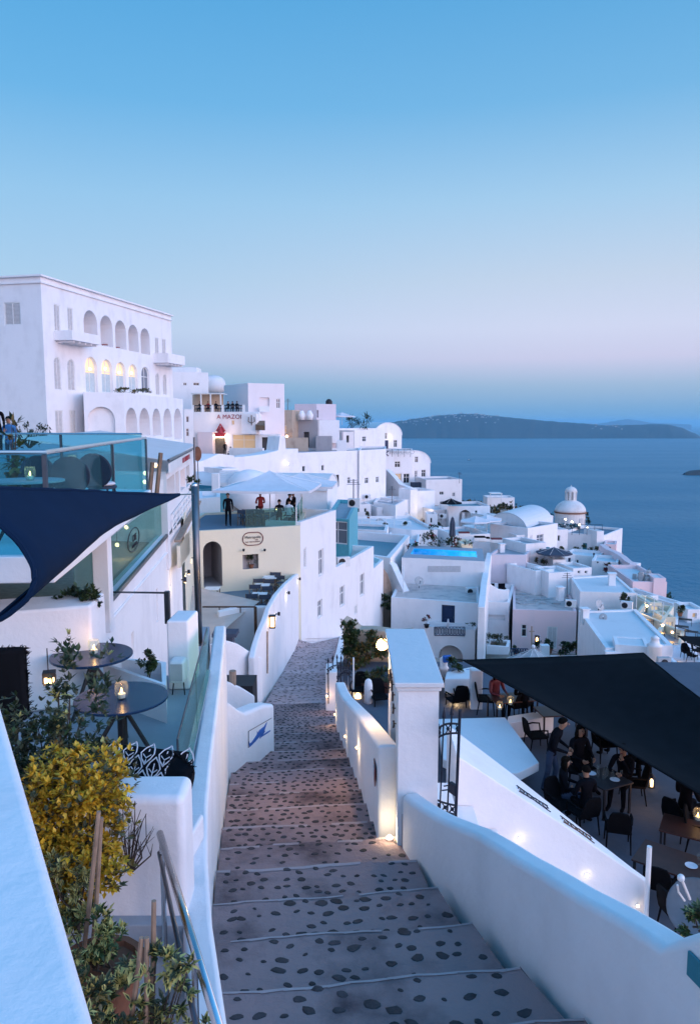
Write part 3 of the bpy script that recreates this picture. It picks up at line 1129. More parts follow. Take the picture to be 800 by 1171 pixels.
def step_light(label, p, d, watt=2.2, col=(1, .70, .38), r=.026, mat='lamp_soft', group='small wall lights'):
 d = Vector(d)
 t = thing('wall_light', label, 'light', p, group)
 c = Vector(p)
 mb = MB(); mb.ball(c + d * .02, r, 8); mb.build('bulb', mat, t, smooth=True)
 mb = MB(); mb.lathe([(r * 1.5, 0), (r * 1.5, .012), (r * 1.1, .014)], (0, 0, 0), 10)
 M = Vector((0, 0, 1)).rotation_difference(d).to_matrix()
 mb.v = [tuple(M @ Vector(v) + c) for v in mb.v]
 mb.build('rim', 'white_paint', t)
 if watt:
  lamp(c + d * .10, watt, col, .03, t)
 return t


U = (Vector(B_) - Vector(A_)).normalized(); nrm = Vector((-abs(U.y), -abs(U.x) * .1, 0)).normalized()
for k, (x, y) in enumerate([(410, 855), (396, 842), (384, 817)]):
 c = PW(x, y, A_, B_)
 step_light(['round wall light nearest the red number plate on the low wall', 'round wall light halfway along the low wall by the stairs', 'round wall light below the small white post on the low wall'][k],
    c + nrm * .005, nrm, [3.2, 1.6, 3][k])
c = P(373.5, 796, 20.42); step_light('warm wall light on the face of the short white post', c, (0, -1, 0), 2.5, (1, .55, .25))
c = PW(429.5, 883, A_, B_)
mb = MB(); mb.obox(c + nrm * .01 + Vector((0, -.13, -.12)), (0, .26, 0), nrm * .012, (0, 0, .24))
t = mb.build('number_plate', 'maroon', bevel=.004); tag(t, 'small dark red plate with white mark on the low wall', 'plate')
text('M', .2, 'white_paint', t, c + nrm * .024, (0, -1, 0), (0, 0, 1), 'mark')
# uplight at the foot of the portal
c = PS(447, 962) + Vector((-.02, 0, .03))
step_light('floor light glowing at the foot of the gate portal', c, (0, 0, 1), 4, (1, .80, .50), .03, 'lamp_white')
c = PS(438, 930); lamp((c.x + .12, c.y - .05, c.z + .10), .9, (1, .76, .42), .03)

# wall on the far right of the lane, above the lower gate
A_, B_ = xy(PS(376, 799)), xy(P(388.5, 722, 46))
wall('stepped white wall along the right edge of the far cobbled lane', A_, B_, [(379, 762), (383, 748), (387, 731), (392, 716), (396, 702)], .5, -17, side=-1, group='white walls along the stairs')
# tall sloping wall on the left of the lane
A_, B_ = xy(PS(303, 795)), xy(P(345, 722, 40.3))
TW = wall('tall sloping white wall with spot lamps on the left of the lane', A_, B_,
   [(291, 752), (294, 738), (299, 722), (304.5, 709), (309, 695), (317, 680), (328, 667), (338, 658), (343, 655)], .2, -15, side=1, group='white walls along the stairs')
TWA, TWB = A_, B_
# wall carrying the blue script sign
A_, B_ = xy(PS(265, 877)), xy(PS(316, 856))
SW = wall('low wavy white wall with a blue painted script, jutting onto the stairs', A_, B_, [(255, 801), (264, 804), (273, 811), (281, 815), (290, 811), (302, 806), (314, 805)], .35, -8.5, side=1, group='white walls along the stairs', bevel=.07)
U = (Vector(B_) - Vector(A_)).normalized()
N3 = Vector((U.y, -U.x, 0)); U3 = Vector((U.x, U.y, 0))
SG = thing('script_sign', 'blue handwritten sign with thin frame on the wavy white wall', 'sign', PW(296, 840, A_, B_))


def onsw(x, y, o=.012):
 return PW(x, y, A_, B_) + N3 * o


mb = MB()
mb.tube([onsw(284, 836), onsw(310, 821)], .006, 4); mb.tube([onsw(283.5, 836), onsw(283.5, 855)], .006, 4)
mb.build('frame', 'dark_paint', SG)
mb = MB()
mb.tube([onsw(285, 852), onsw(288, 850), onsw(292, 845), (onsw(297, 838)), onsw(302, 833), onsw(305, 826)], [.02, .035, .05, .075, .05, .012], 6)
mb.tube([onsw(294, 836), onsw(294.5, 842), onsw(291.5, 848)], [.012, .035, .02], 6)
mb.tube([onsw(297, 844), onsw(301, 838), onsw(303, 836)], [.02, .03, .01], 6)
mb.tube([onsw(299, 842), onsw(305, 838), onsw(309, 835.5)], [.014, .02, .014], 6)
mb.tube([onsw(284.5, 848), onsw(285.5, 853), onsw(287.5, 852)], [.01, .03, .01], 6)
mb.v = [tuple(Vector(v) - N3 * (Vector(v) - onsw(296, 840, 0)).dot(N3) * .8) for v in mb.v]
mb.build('lettering', 'blue_bright', SG)
# left wall of the stairs
LW = [(258, 925), (243, 1033), (250, 1136)]
base = [PS(263, 880), PS(258, 925), PS(247, 997), PS(243, 1033), PS(243, 1080), PS(248, 1136)]
base = base + [Vector((-.52, 3.3, 0)), Vector((-.36, 2.3, 0))]
stt = []
topz = {}
for k, p in enumerate(base):
 d = (base[min(k + 1, len(base) - 1)] - base[max(k - 1, 0)]); d.z = 0; d.normalize()
 nn_ = Vector((-d.y, d.x, 0)); nn_ = nn_ if nn_.x < 0 else -nn_
 zt_ = -3.393
 stt.append(((p.x - .02, p.y), (p.x - .02 + nn_.x * .19, p.y + nn_.y * .30), -7.5 if p.y > 6 else -5.5, zt_))
mb = MB(); mb.loft(stt)
tag(mb.build('white_wall', 'plaster', bevel=.04, seg=3), 'high white wall on the left of the stairs below the glass balustrade', 'wall', 'white walls along the stairs')
LWALL = [(s[0], s[1], s[3]) for s in stt]
# ------------------------------------------------------------------ plants
def leaf(mb, c, d, up, ln, wd, mat, mid=None):
 """a pointed, slightly folded leaf; mid = material of the inner blade (variegated leaves)"""
 d = d.normalized(); s = d.cross(up)
 if s.length < 1e-4:
  s = d.cross(Vector((.3, 1, .2)))
 s.normalize(); nrm = s.cross(d)
 a, b = c + d * ln * .45, c + d * ln
 p = [c, a + s * wd * .5 + nrm * wd * .12, b, a - s * wd * .5 + nrm * wd * .12, a]
 mb.add(p, [(0, 1, 4), (1, 2, 4), (2, 3, 4), (3, 0, 4)], mat)
 if mid is not None:
  o = nrm * .0015
  q = [c + o + d * ln * .08, a + s * wd * .22 + nrm * wd * .08 + o, b - d * ln * .22 + o, a - s * wd * .22 + nrm * wd * .08 + o, a + o]
  mb.add(q, [(0, 1, 4), (1, 2, 4), (2, 3, 4), (3, 0, 4)], mid)


def rdir(rnd, zb=-.3):
 while True:
  v = Vector((rnd.uniform(-1, 1), rnd.uniform(-1, 1), rnd.uniform(zb, 1)))
  if .1 < v.length < 1:
   return v.normalized()


def bush(label, base, blobs, n, ln, mats, seed=0, name='shrub', cat='plant', group=None, stems=8, pot=None, mid=None, wd=.5, rosette=5, mw=None, stemr=.008):
 """blobs: (centre offset, radii); rosettes of leaves on twigs, thinning outward"""
 rnd = random.Random(seed)
 base = Vector(base)
 t = thing(name, label, cat, base, group)
 mb, sb = MB(), MB()
 tot = sum(r[0] * r[1] * r[2] for _, r in blobs)
 for o, r in blobs:
  k = max(3, int(n * r[0] * r[1] * r[2] / tot))
  c = base + Vector(o)
  # uneven sub-clusters make the outline ragged
  cl = [(rdir(rnd, -.8) * rnd.uniform(.45, 1.0), rnd.uniform(.25, .55)) for _ in range(max(5, k // 16))]
  for _ in range(k):
   cd, cr_ = rnd.choice(cl)
   q = cd + rdir(rnd, -1) * cr_ * rnd.random() ** .6
   p = c + Vector((q.x * r[0], q.y * r[1], q.z * r[2]))
   m_ = rnd.choices(range(len(mats)), mw)[0]
   ax = (rdir(rnd, -.2) + q.normalized() * .8 if q.length > 0 else rdir(rnd))
   for j in range(rosette):
    dv = (ax * .6 + rdir(rnd, -.6)).normalized()
    l_ = ln * rnd.uniform(.65, 1.25)
    leaf(mb, p, dv, Vector((0, 0, 1)), l_, l_ * wd, m_, len(mats) if mid and rnd.random() < .7 else None)
  for j in range(stems):
   cd, _ = rnd.choice(cl)
   p = c + Vector((cd.x * r[0], cd.y * r[1], cd.z * r[2]))
   mdl = (base + p) / 2 + Vector((rnd.uniform(-.1, .1) * r[0], rnd.uniform(-.1, .1) * r[1], 0))
   sb.tube([base + Vector((rnd.uniform(-.04, .04), rnd.uniform(-.04, .04), 0)), mdl, p], [stemr, stemr * .7, stemr * .4], 4)
 mb.build('foliage', mats + ([mid] if mid else []), t, recalc=False)
 if stems:
  sb.build('stem', 'bark', t)
 if pot:
  potpart(t, base, *pot)
 return t


def potpart(t, base, r, h, mat='terracotta'):
 pb = MB()
 pb.lathe([(r * .68, -h), (r * .95, -h * .12), (r * 1.08, -h * .12), (r * 1.08, 0), (r * .92, 0), (r * .88, -h * .1)], base, 16)
 pb.build('pot', mat, t)


# ------------------------------------------------------------------ people
POSE = {
 'stand': dict(pel=(0, 0, .93), ch=(0, .01, 1.28), nk=(0, .0, 1.47), hd=(0, -.02, 1.63), sh=.185, el=[(.235, .03, 1.13), (-.235, .03, 1.13)], wr=[(.22, -.10, .90), (-.22, -.12, .93)],
     hip=(.09, 0, .90), kn=[(.10, -.02, .49), (-.10, .03, .49)], an=[(.11, .02, .08), (-.11, .08, .08)]),
 'lean': dict(pel=(0, 0, .93), ch=(0, -.08, 1.26), nk=(0, -.17, 1.44), hd=(0, -.25, 1.58), sh=.185, el=[(.24, -.10, 1.10), (-.24, -.10, 1.10)], wr=[(.12, -.34, 1.02), (-.10, -.34, 1.0)],
     hip=(.09, 0, .90), kn=[(.11, -.10, .50), (-.10, .03, .48)], an=[(.12, -.02, .08), (-.11, .14, .08)]),
 'sit': dict(pel=(0, 0, .52), ch=(0, .03, .90), nk=(0, .0, 1.09), hd=(0, -.04, 1.25), sh=.18, el=[(.25, -.06, .74), (-.25, -.06, .74)], wr=[(.15, -.30, .72), (-.15, -.30, .72)],
    hip=(.09, -.02, .50), kn=[(.12, -.44, .50), (-.12, -.44, .50)], an=[(.12, -.42, .08), (-.13, -.46, .08)]),
 'sitchin': dict(pel=(0, 0, .52), ch=(0, -.05, .88), nk=(0, -.12, 1.06), hd=(.0, -.18, 1.21), sh=.18, el=[(.22, -.32, .78), (-.24, -.26, .76)], wr=[(.06, -.30, 1.02), (-.05, -.40, .78)],
     hip=(.09, -.02, .50), kn=[(.12, -.44, .50), (-.12, -.44, .50)], an=[(.12, -.38, .08), (-.13, -.50, .08)]),
}


def person(label, loc, rz, pose='stand', top='cloth_black', legs='cloth_denim', hair='short', group=None, scale=1, sleeve=True, skirt=None):
 p = POSE[pose]
 V_ = Vector
 vs, ed, rad, tagl = [], [], [], []

 def add(pos, r, par, lab):
  vs.append(V_(pos)); rad.append(r if isinstance(r, tuple) else (r, r))
  tagl.append(lab)
  if par is not None:
   ed.append((par, len(vs) - 1))
  return len(vs) - 1
 pel, ch, nk, hd = V_(p['pel']), V_(p['ch']), V_(p['nk']), V_(p['hd'])
 root = add(pel, (.15, .115), None, 'leg')
 wa = add(pel.lerp(ch, .45), (.135, .10), root, 'top')
 c_ = add(ch, (.165, .115), wa, 'top')
 ub = add(ch.lerp(nk, .62), (.13, .085), c_, 'top')
 n_ = add(nk, .055, ub, 'skin')
 h0 = add(nk.lerp(hd, .45), .062, n_, 'skin')
 add(hd + V_((0, 0, .0)), (.083, .098), h0, 'skin')
 add(hd + V_((0, .005, .07)), (.07, .08), len(vs) - 1, 'skin')
 hands = []
 for k, s_ in enumerate((1, -1)):
  sh = nk.lerp(ch, .38) + V_((p['sh'] * s_, 0, 0))
  a = add(sh, .068, ub, 'top')
  b_ = add(V_(p['el'][k]), .046, a, 'top')
  w_ = add(V_(p['wr'][k]), .029, b_, 'top' if sleeve else 'skin')
  dv = (V_(p['wr'][k]) - V_(p['el'][k])).normalized()
  h_ = add(V_(p['wr'][k]) + dv * .075, (.040, .022), w_, 'skin')
  hands.append((V_(p['wr'][k]) + dv * .075, dv, s_))
  hp = V_(p['hip']); hp.x *= s_
  a = add(hp, .092, root, 'leg')
  b_ = add(V_(p['kn'][k]), .062, a, 'leg')
  cf = add(V_(p['kn'][k]).lerp(V_(p['an'][k]), .4), .056, b_, 'leg')
  an = add(V_(p['an'][k]), .042, cf, 'shoe')
  add(V_(p['an'][k]) + V_((.01 * s_, -.16, -.035)), (.040, .032), an, 'shoe')
 me = bpy.data.meshes.new('tmp'); me.from_pydata([tuple(v) for v in vs], ed, [])
 ob = bpy.data.objects.new('tmp', me); COL.objects.link(ob)
 sm = ob.modifiers.new('s', 'SKIN'); sm.use_smooth_shade = True
 for i, d in enumerate(me.skin_vertices[0].data):
  d.radius = rad[i]; d.use_root = (i == 0)
 sb = ob.modifiers.new('ss', 'SUBSURF'); sb.levels = 2; sb.render_levels = 2
 dg = bpy.context.evaluated_depsgraph_get()
 body = bpy.data.meshes.new_from_object(ob.evaluated_get(dg))
 bpy.data.objects.remove(ob)
 bm = bmesh.new(); bm.from_mesh(body)
 # fingers, thumb, nose and ears as tapering shoots of the same skin
 extra = MB()
 for (hc, dv, s_) in hands:
  side = dv.cross(V_((0, 1, .2))).normalized()
  dn = side.cross(dv).normalized()
  for f_, (off, ln) in enumerate(((-.030, .062), (-.010, .075), (.010, .070), (.029, .055))):
   b0 = hc + side * off - dv * .01
   extra.tube([b0, b0 + dv * ln * .6, b0 + dv * ln * .95 + dn * .02, b0 + dv * ln + dn * .04], [.0105, .0095, .0085, .006], 6)
  b0 = hc - dv * .045 + side * .036 * s_
  extra.tube([b0, b0 + side * .03 * s_ + dv * .02, b0 + side * .035 * s_ + dv * .055 + dn * .012], [.013, .011, .007], 6)
 extra.tube([hd + V_((0, -.088, .035)), hd + V_((0, -.112, .0)), hd + V_((0, -.092, -.008))], [.008, .016, .010], 6)
 for s_ in (1, -1):
  extra.tube([hd + V_((.084 * s_, .01, .035)), hd + V_((.098 * s_, .02, .012)), hd + V_((.084 * s_, .01, -.02))], [.01, .014, .008], 6)
 for s_ in (1, -1):
  extra.ball(hd + V_((.033 * s_, -.088, .030)), .011, 6, 4)
 extra.tube([hd + V_((-.024, -.090, -.042)), hd + V_((0, -.097, -.040)), hd + V_((.024, -.090, -.042))], .006, 5, 5)
 bv = [bm.verts.new(v) for v in extra.v]
 for f_, mi in zip(extra.f, extra.m):
  try:
   fc = bm.faces.new([bv[i] for i in f_]); fc.material_index = mi if mi else 0; fc.smooth = True
  except ValueError:
   pass
 names = {'skin': 0, 'top': 1, 'leg': 2, 'shoe': 3}
 for fc in bm.faces:
  if fc.material_index in (4, 5):
   continue
  c0 = fc.calc_center_median()
  best = None
  for i, (a, b_) in enumerate(ed):
   A, B = vs[a], vs[b_]
   tt = max(0, min(1, (c0 - A).dot(B - A) / max((B - A).length_squared, 1e-9)))
   dd = (c0 - (A + (B - A) * tt)).length - (rad[a][0] * (1 - tt) + rad[b_][0] * tt)
   lab = tagl[b_]
   if lab == 'shoe' and tagl[a] == 'leg':
    lab = 'leg' if tt < .9 else 'shoe'
   if tagl[a] == 'top' and lab == 'skin' and tt < .35:
    lab = 'top'
   if best is None or dd < best[0]:
    best = (dd, lab)
  fc.material_index = names[best[1]]
 bm.to_mesh(body); bm.free()
 pass
 for m_ in ('skin', top, legs, 'cloth_black', 'hair_dark', 'maroon'):
  body.materials.append(MAT[m_])
 t = thing('person', label, 'person', (0, 0, 0), group)
 bo = bpy.data.objects.new('body', body); COL.objects.link(bo); bo.parent = t; ORG[bo.name] = Vector()
 hb_ = MB()
 # hair: a cap hugging the skull, open at the face
 n_, k_ = 14, 7
 vs_, fs_ = [], []
 for i in range(k_ + 1):
  ph = PI * .5 * i / k_ * (1.12)
  for j in range(n_):
   th = 2 * PI * j / n_
   front = max(0, -math.sin(th))
   ph2 = ph * (1 - .42 * front)
   r_ = .104
   vs_.append(hd + V_((r_ * .93 * math.sin(ph2) * math.cos(th), .012 + r_ * 1.10 * math.sin(ph2) * math.sin(th), .035 + r_ * 1.02 * math.cos(ph2))))
 for i in range(k_):
  for j in range(n_):
   fs_.append((i * n_ + j, i * n_ + (j + 1) % n_, (i + 1) * n_ + (j + 1) % n_, (i + 1) * n_ + j))
 hb_.add(vs_, fs_)
 if hair == 'long':
  for s_ in (-1, -.5, 0, .5, 1):
   hb_.tube([hd + V_((.075 * s_, .07 - abs(s_) * .05, .05)), hd + V_((.095 * s_, .085 - abs(s_) * .06, -.08)), hd + V_((.10 * s_, .07 - abs(s_) * .05, -.24))], [.04, .045, .02], 7)
 hb_.build('hair', 'hair_dark', t, smooth=True)
 return put(t, loc, rz, scale)


# ------------------------------------------------------------------ chairs and tables (local coordinates, facing -Y)
def chair_woven(label, mat='wicker', group=None):
 t = thing('armchair', label, 'chair', (0, 0, 0), group)
 mb = MB(); mb.obox((-.25, -.24, .40), (.50, 0, 0), (0, .48, 0), (0, 0, .06)); mb.build('seat', mat, t, bevel=.02)
 mb = MB()
 w0, w1, zt = .235, .17, .92
 prof = [(-w0, .44), (-w0 - .01, .60), (-w1 - .03, .82), (-w1 + .02, .90), (0, zt), (w1 - .02, .90), (w1 + .03, .82), (w0 + .01, .60), (w0, .44)]
 fr = [(x, .22 + (z - .44) * .20, z) for x, z in prof]; bk = [(x, .255 + (z - .44) * .22, z) for x, z in prof]
 n_ = len(prof)
 mb.add(fr + bk, [tuple(range(n_)), tuple(range(2 * n_ - 1, n_ - 1, -1))] + [(i, (i + 1) % n_, n_ + (i + 1) % n_, n_ + i) for i in range(n_)])
 mb.build('backrest', mat, t, bevel=.008)
 for s_ in (1, -1):
  mb = MB(); mb.tube([(s_ * .235, .24, .64), (s_ * .27, .0, .66), (s_ * .265, -.20, .64), (s_ * .25, -.225, .44)], .022, 7)
  mb.build('arm', mat, t)
  for (y0, y1) in ((-.21, -.25), (.20, .27)):
   mb = MB(); mb.tube([(s_ * .225, y0, .42), (s_ * .24, y1, 0)], [.020, .014], 7); mb.build('leg', mat, t)
 return t


def chair_director(label, group=None):
 t = thing('folding_chair', label, 'chair', (0, 0, 0), group)
 mb = MB(); mb.obox((-.26, -.20, .44), (.52, 0, 0), (0, .40, 0), (0, 0, .02)); mb.build('seat', 'slate_fabric', t)
 mb = MB(); mb.obox((-.27, .20, .66), (.54, 0, 0), (0, .015, 0), (0, .02, .20)); mb.build('backrest', 'slate_fabric', t)
 for s_ in (1, -1):
  mb = MB(); mb.tube([(s_ * .27, .20, .0), (s_ * .27, .21, .88)], .016, 5); mb.tube([(s_ * .27, -.2, .0), (s_ * .27, -.2, .60)], .016, 5)
  mb.tube([(s_ * .27, -.22, .61), (s_ * .27, .22, .63)], .022, 5); mb.build('side_frame', 'wood', t)
  mb = MB(); mb.tube([(-s_ * .27, .18 * s_, .03), (s_ * .26, .18 * s_, .44)], .014, 5); mb.build('cross_leg', 'wood', t)
 return t


def chair_round(label, group=None):
 t = thing('cafe_chair', label, 'chair', (0, 0, 0), group)
 mb = MB(); mb.lathe([(.20, .43), (.23, .44), (.23, .47), (.20, .48)], (0, 0, 0), 18); mb.build('seat', 'navy_wicker', t)
 for k in range(5):
  pass
 mb = MB()
 cu = MB()
 cu.lathe([(.19, .482), (.215, .50), (.19, .53)], (0, 0, 0), 16); cu.build('cushion', 'cloth_white', t)
 n_ = 22
 ring = [(.25 * math.cos(2 * PI * j / n_), .24 + .05 * math.sin(2 * PI * j / n_), .72 + .25 * math.sin(2 * PI * j / n_)) for j in range(n_)]
 mb.add(ring + [(x * .97, y + .02, z) for x, y, z in ring], [tuple(range(n_)), tuple(range(2 * n_ - 1, n_ - 1, -1))] + [(i, (i + 1) % n_, n_ + (i + 1) % n_, n_ + i) for i in range(n_)])
 mb.build('backrest', 'navy_wicker', t)
 mb = MB(); mb.tube(ring + ring[:1], .014, 6); mb.build('back_frame', 'navy_wicker', t)
 for s_ in (1, -1):
  for y0, y1 in ((-.15, -.2), (.15, .22)):
   mb = MB(); mb.tube([(s_ * .15, y0, .44), (s_ * .2, y1, 0)], .014, 6); mb.build('leg', 'navy_wicker', t)
 return t


def table_round(label, r, h, group=None, mat='table_dark'):
 t = thing('bistro_table', label, 'table', (0, 0, 0), group)
 mb = MB(); mb.lathe([(r - .01, h - .028), (r, h - .022), (r, h - .004), (r - .006, h)], (0, 0, 0), 48); mb.build('tabletop', mat, t)
 mb = MB(); mb.tube([(0, 0, 0.02), (0, 0, h - .03)], .05, 10); mb.build('column', 'dark_paint', t)
 for k in range(3):
  a = R(90 + 120 * k)
  mb = MB(); mb.tube([(0, 0, h - .08), (math.cos(a) * r * .8, math.sin(a) * r * .8, .0)], .022, 6); mb.build('leg', 'dark_paint', t)
 return t


def table_square(label, wx, wy, h, group=None, mat='wood_red', leg='dark_paint'):
 t = thing('cafe_table', label, 'table', (0, 0, 0), group)
 mb = MB(); mb.box(0, 0, h - .035, h, wx, wy); mb.build('tabletop', mat, t, bevel=.006)
 for sx in (1, -1):
  for sy in (1, -1):
   mb = MB(); mb.box(sx * (wx / 2 - .05), sy * (wy / 2 - .05), 0, h - .036, .045, .045); mb.build('leg', leg, t)
 return t


def candle(label, loc, s_=1, watt=1.2, group='candle glasses'):
 t = thing('candle_glass', label, 'candle', (0, 0, 0), group)
 mb = MB(); mb.lathe([(.038, 0), (.058, .055), (.060, .11), (.052, .15), (.048, .15), (.055, .11), (.053, .055), (.034, .008)], (0, 0, 0), 18)
 mb.build('glass', 'glass_clear', t, smooth=True)
 mb = MB(); mb.lathe([(.032, .012), (.036, .045), (.034, .05)], (0, 0, 0), 12); mb.build('wax', 'flower_white', t)
 mb = MB(); mb.lathe([(.003, .052), (.012, .068), (.008, .085), (.001, .105)], (0, 0, 0), 8); mb.build('flame', 'lamp_warm', t)
 if watt:
  lamp((0, 0, .13), watt, (1, .5, .18), .02, t)
 return put(t, loc, 0, s_)


def parasol_closed(label, loc, h=2.4, mat='slate_fabric'):
 t = thing('parasol', label, 'parasol', loc)
 o = Vector(loc)
 n_ = 16
 mb = MB()
 prof = [(.03, h), (.12, h - .12), (.22, h - .6), (.24, h - 1.3), (.28, h - 1.75), (.20, h - 1.9)]
 vs, fs = [], []
 for i, (r, z) in enumerate(prof):
  for j in range(n_):
   a = 2 * PI * j / n_
   rr = r * (1 + (.16 if j % 2 else -.16))
   vs.append((o.x + rr * math.cos(a), o.y + rr * math.sin(a), o.z + z))
 for i in range(len(prof) - 1):
  for j in range(n_):
   fs.append((i * n_ + j, i * n_ + (j + 1) % n_, (i + 1) * n_ + (j + 1) % n_, (i + 1) * n_ + j))
 mb.add(vs, fs); mb.build('canopy', mat, t)
 mb = MB(); mb.tube([o, o + Vector((0, 0, h + .05))], .03, 6); mb.build('pole', 'steel_dark', t)
 return t


def parasol_open(label, loc, r, h, rise, mat='pale_fabric', n_=8, rz=.3, group=None, sq=False, finial=None):
 t = thing('parasol', label, 'parasol', loc, group)
 o = Vector(loc)
 mb = MB()
 vs, fs = [o + Vector((0, 0, h + rise))], []
 rings = 5
 for i in range(1, rings + 1):
  q = i / rings
  for j in range(n_ * 4):
   a = 2 * PI * j / (n_ * 4) + rz
   ph = (j % 4) / 4
   chord = math.cos(PI / n_) / math.cos((ph - .5) * 2 * PI / n_)
   sag = .05 * rise * math.sin(PI * ph) * q
   vs.append(o + Vector((r * q * chord * math.cos(a), r * q * chord * math.sin(a), h + rise * (1 - q) - .16 * rise * math.sin(PI * q) - sag)))
 m_ = n_ * 4
 for j in range(m_):
  fs.append((0, 1 + j, 1 + (j + 1) % m_))
  for i in range(rings - 1):
   a, b_ = 1 + i * m_, 1 + (i + 1) * m_
   fs.append((a + j, b_ + j, b_ + (j + 1) % m_, a + (j + 1) % m_))
  a = 1 + (rings - 1) * m_
 mb.add(vs, fs)
 last = [1 + (rings - 1) * m_ + j for j in range(m_)]
 lo = [vs[i] - Vector((0, 0, .14)) for i in last]
 mb.add([vs[i] for i in last] + lo, [(j, (j + 1) % m_, m_ + (j + 1) % m_, m_ + j) for j in range(m_)])
 c_ = mb.build('canopy', mat, t, recalc=False)
 mb = MB(); mb.tube([o, o + Vector((0, 0, h + rise + .06))], .03, 7); mb.build('pole', 'white_paint', t)
 for j in range(n_):
  a = 2 * PI * j / n_ + rz
  mb = MB(); mb.tube([o + Vector((0, 0, h + rise * .96)), o + Vector((r * math.cos(a), r * math.sin(a), h + .0)) * 1 - Vector((0, 0, .01))], .012, 4)
  mb.build('rib', 'white_paint', t)
 if finial:
  mb = MB(); mb.ball(o + Vector((0, 0, h + rise + .08)), .13, 10); mb.build('finial', finial, t)
 return t


def sail(label, corners, sag, mat, edge_in=.12, name='shade_sail', res=16):
 """stretched cloth over 3 or 4 corners with hollow edges and its own thickness"""
 cs = [Vector(c) for c in corners]
 c0 = sum(cs, Vector()) / len(cs)
 if len(cs) == 3:
  cs = [cs[0], cs[1], cs[2], cs[2].lerp(cs[0], .5)]
 ei = edge_in if isinstance(edge_in, (list, tuple)) else [edge_in] * 4

 def ed(a, b, t, k):
  p = a.lerp(b, t)
  if isinstance(k, Vector):
   return p + (k - a.lerp(b, .5)) * (4 * t * (1 - t))
  return p + (c0 - p) * (k * 4 * t * (1 - t))
 vs = []
 for i in range(res + 1):
  for j in range(res + 1):
   u, v = i / res, j / res
   A, B, C, D = cs
   e = (ed(A, B, u, ei[0]) * (1 - v) + ed(D, C, u, ei[2]) * v + ed(A, D, v, ei[3]) * (1 - u) + ed(B, C, v, ei[1]) * u
     - (A * (1 - u) * (1 - v) + B * u * (1 - v) + C * u * v + D * (1 - u) * v))
   e = e - Vector((0, 0, sag * 16 * u * (1 - u) * v * (1 - v) + .005 * math.sin(u * 31 + v * 9) * (1 - u) + .004 * math.sin(v * 37 - u * 7) * u))
   vs.append(e)
 k = res + 1
 mb = MB(); mb.add(vs, [(i * k + j, (i + 1) * k + j, (i + 1) * k + j + 1, i * k + j + 1) for i in range(res) for j in range(res)])
 o = mb.build(name, mat, smooth=True)
 md = o.modifiers.new('thick', 'SOLIDIFY'); md.thickness = .012
 for k_, nm in ((res // 3, 'seam'), (2 * res // 3, 'seam')):
  sm = MB(); sm.tube([vs[i * k + k_] + Vector((0, 0, .004)) for i in range(res + 1)], .009, 5); sm.build(nm, mat, o)
 hm = MB(); e_ = [vs[i * k] for i in range(res + 1)] + [vs[res * k + j] for j in range(1, k)] + [vs[i * k + res] for i in range(res - 1, -1, -1)] + [vs[j] for j in range(res - 1, -1, -1)]
 hm.tube(e_, .022, 6); hm.build('hem', mat, o)
 return tag(o, label, 'shade sail')


def balustrade(label, pts, h, name='glass_balustrade', mat='glass_green', rail='steel', post=None, gap=1.4, t_=.012, railr=.022, group=None, rail_on=True, cat='balustrade', bottom=0):
 """pts: 3D line at floor level"""
 root = thing(name, label, cat, pts[0], group)
 for a, b in zip(pts, pts[1:]):
  a, b = Vector(a), Vector(b)
  L = (b - a).length
  k = max(1, round(L / gap))
  U = (b - a) / L
  N = Vector((U.y, -U.x, 0)).normalized() * t_
  for i in range(k):
   p, q = a + U * (L * i / k + .01), a + U * (L * (i + 1) / k - .01)
   mb = MB(); mb.obox(p - N / 2 + Vector((0, 0, bottom)), q - p, N, (0, 0, h - bottom)); mb.build('glass_panel', mat, root)
   if post:
    mb = MB(); mb.box(q.x, q.y, q.z, q.z + h, .045, .045, math.atan2(U.y, U.x)); mb.build('post', post, root)
 if rail_on:
  mb = MB(); mb.tube([Vector(p) + Vector((0, 0, h + railr)) for p in pts], railr, 8); mb.build('handrail', rail, root)
 return root
# ------------------------------------------------------------------ left: terrace with tables
FLZ = -3.40
mb = MB()
mb.prism([(-6.5, 4.7), (-1.02, 4.7), (-1.50, 6.3), (-1.84, 9.0), (-2.36, 12.2), (-2.65, 12.2), (-2.2, 9.78), (-6.5, 9.5)], FLZ - .25, FLZ)
structure(mb, 'terrace_floor', 'terrace_paint', bevel=.01)
T2 = table_round('round dark table with candle above the patterned cushions, nearer of the two', .47, .60, 'round dark terrace tables')
p = PZ(139, 797, FLZ + .60)
put(T2, (p.x, p.y, FLZ), R(12))
candle('candle glass on the nearer round table, by the yellow shrub', PZ(139.5, 799, FLZ + .60), 1.15)
p1 = P(105, 748, p.y + 1.15)
T1 = dup(T2, (p1.x, p1.y, FLZ), R(40), 'round dark table with candle beside the white planter wall, further of the two')
h1 = p1.z - FLZ
T1.scale = (1, 1, h1 / .60)
candle('candle glass on the further round table by the white planter wall', PZ(108, 748, p1.z), 1.15)
# cushioned banquette along the front edge of the terrace
mb = MB(); q = PZ(160, 905, FLZ)
mb.box(-1.72, 5.55, FLZ, FLZ + .22, 1.0, .55, R(-6))
tag(mb.build('bench', 'plaster', bevel=.03), 'low white bench at the front edge of the terrace under the cushions', 'bench')


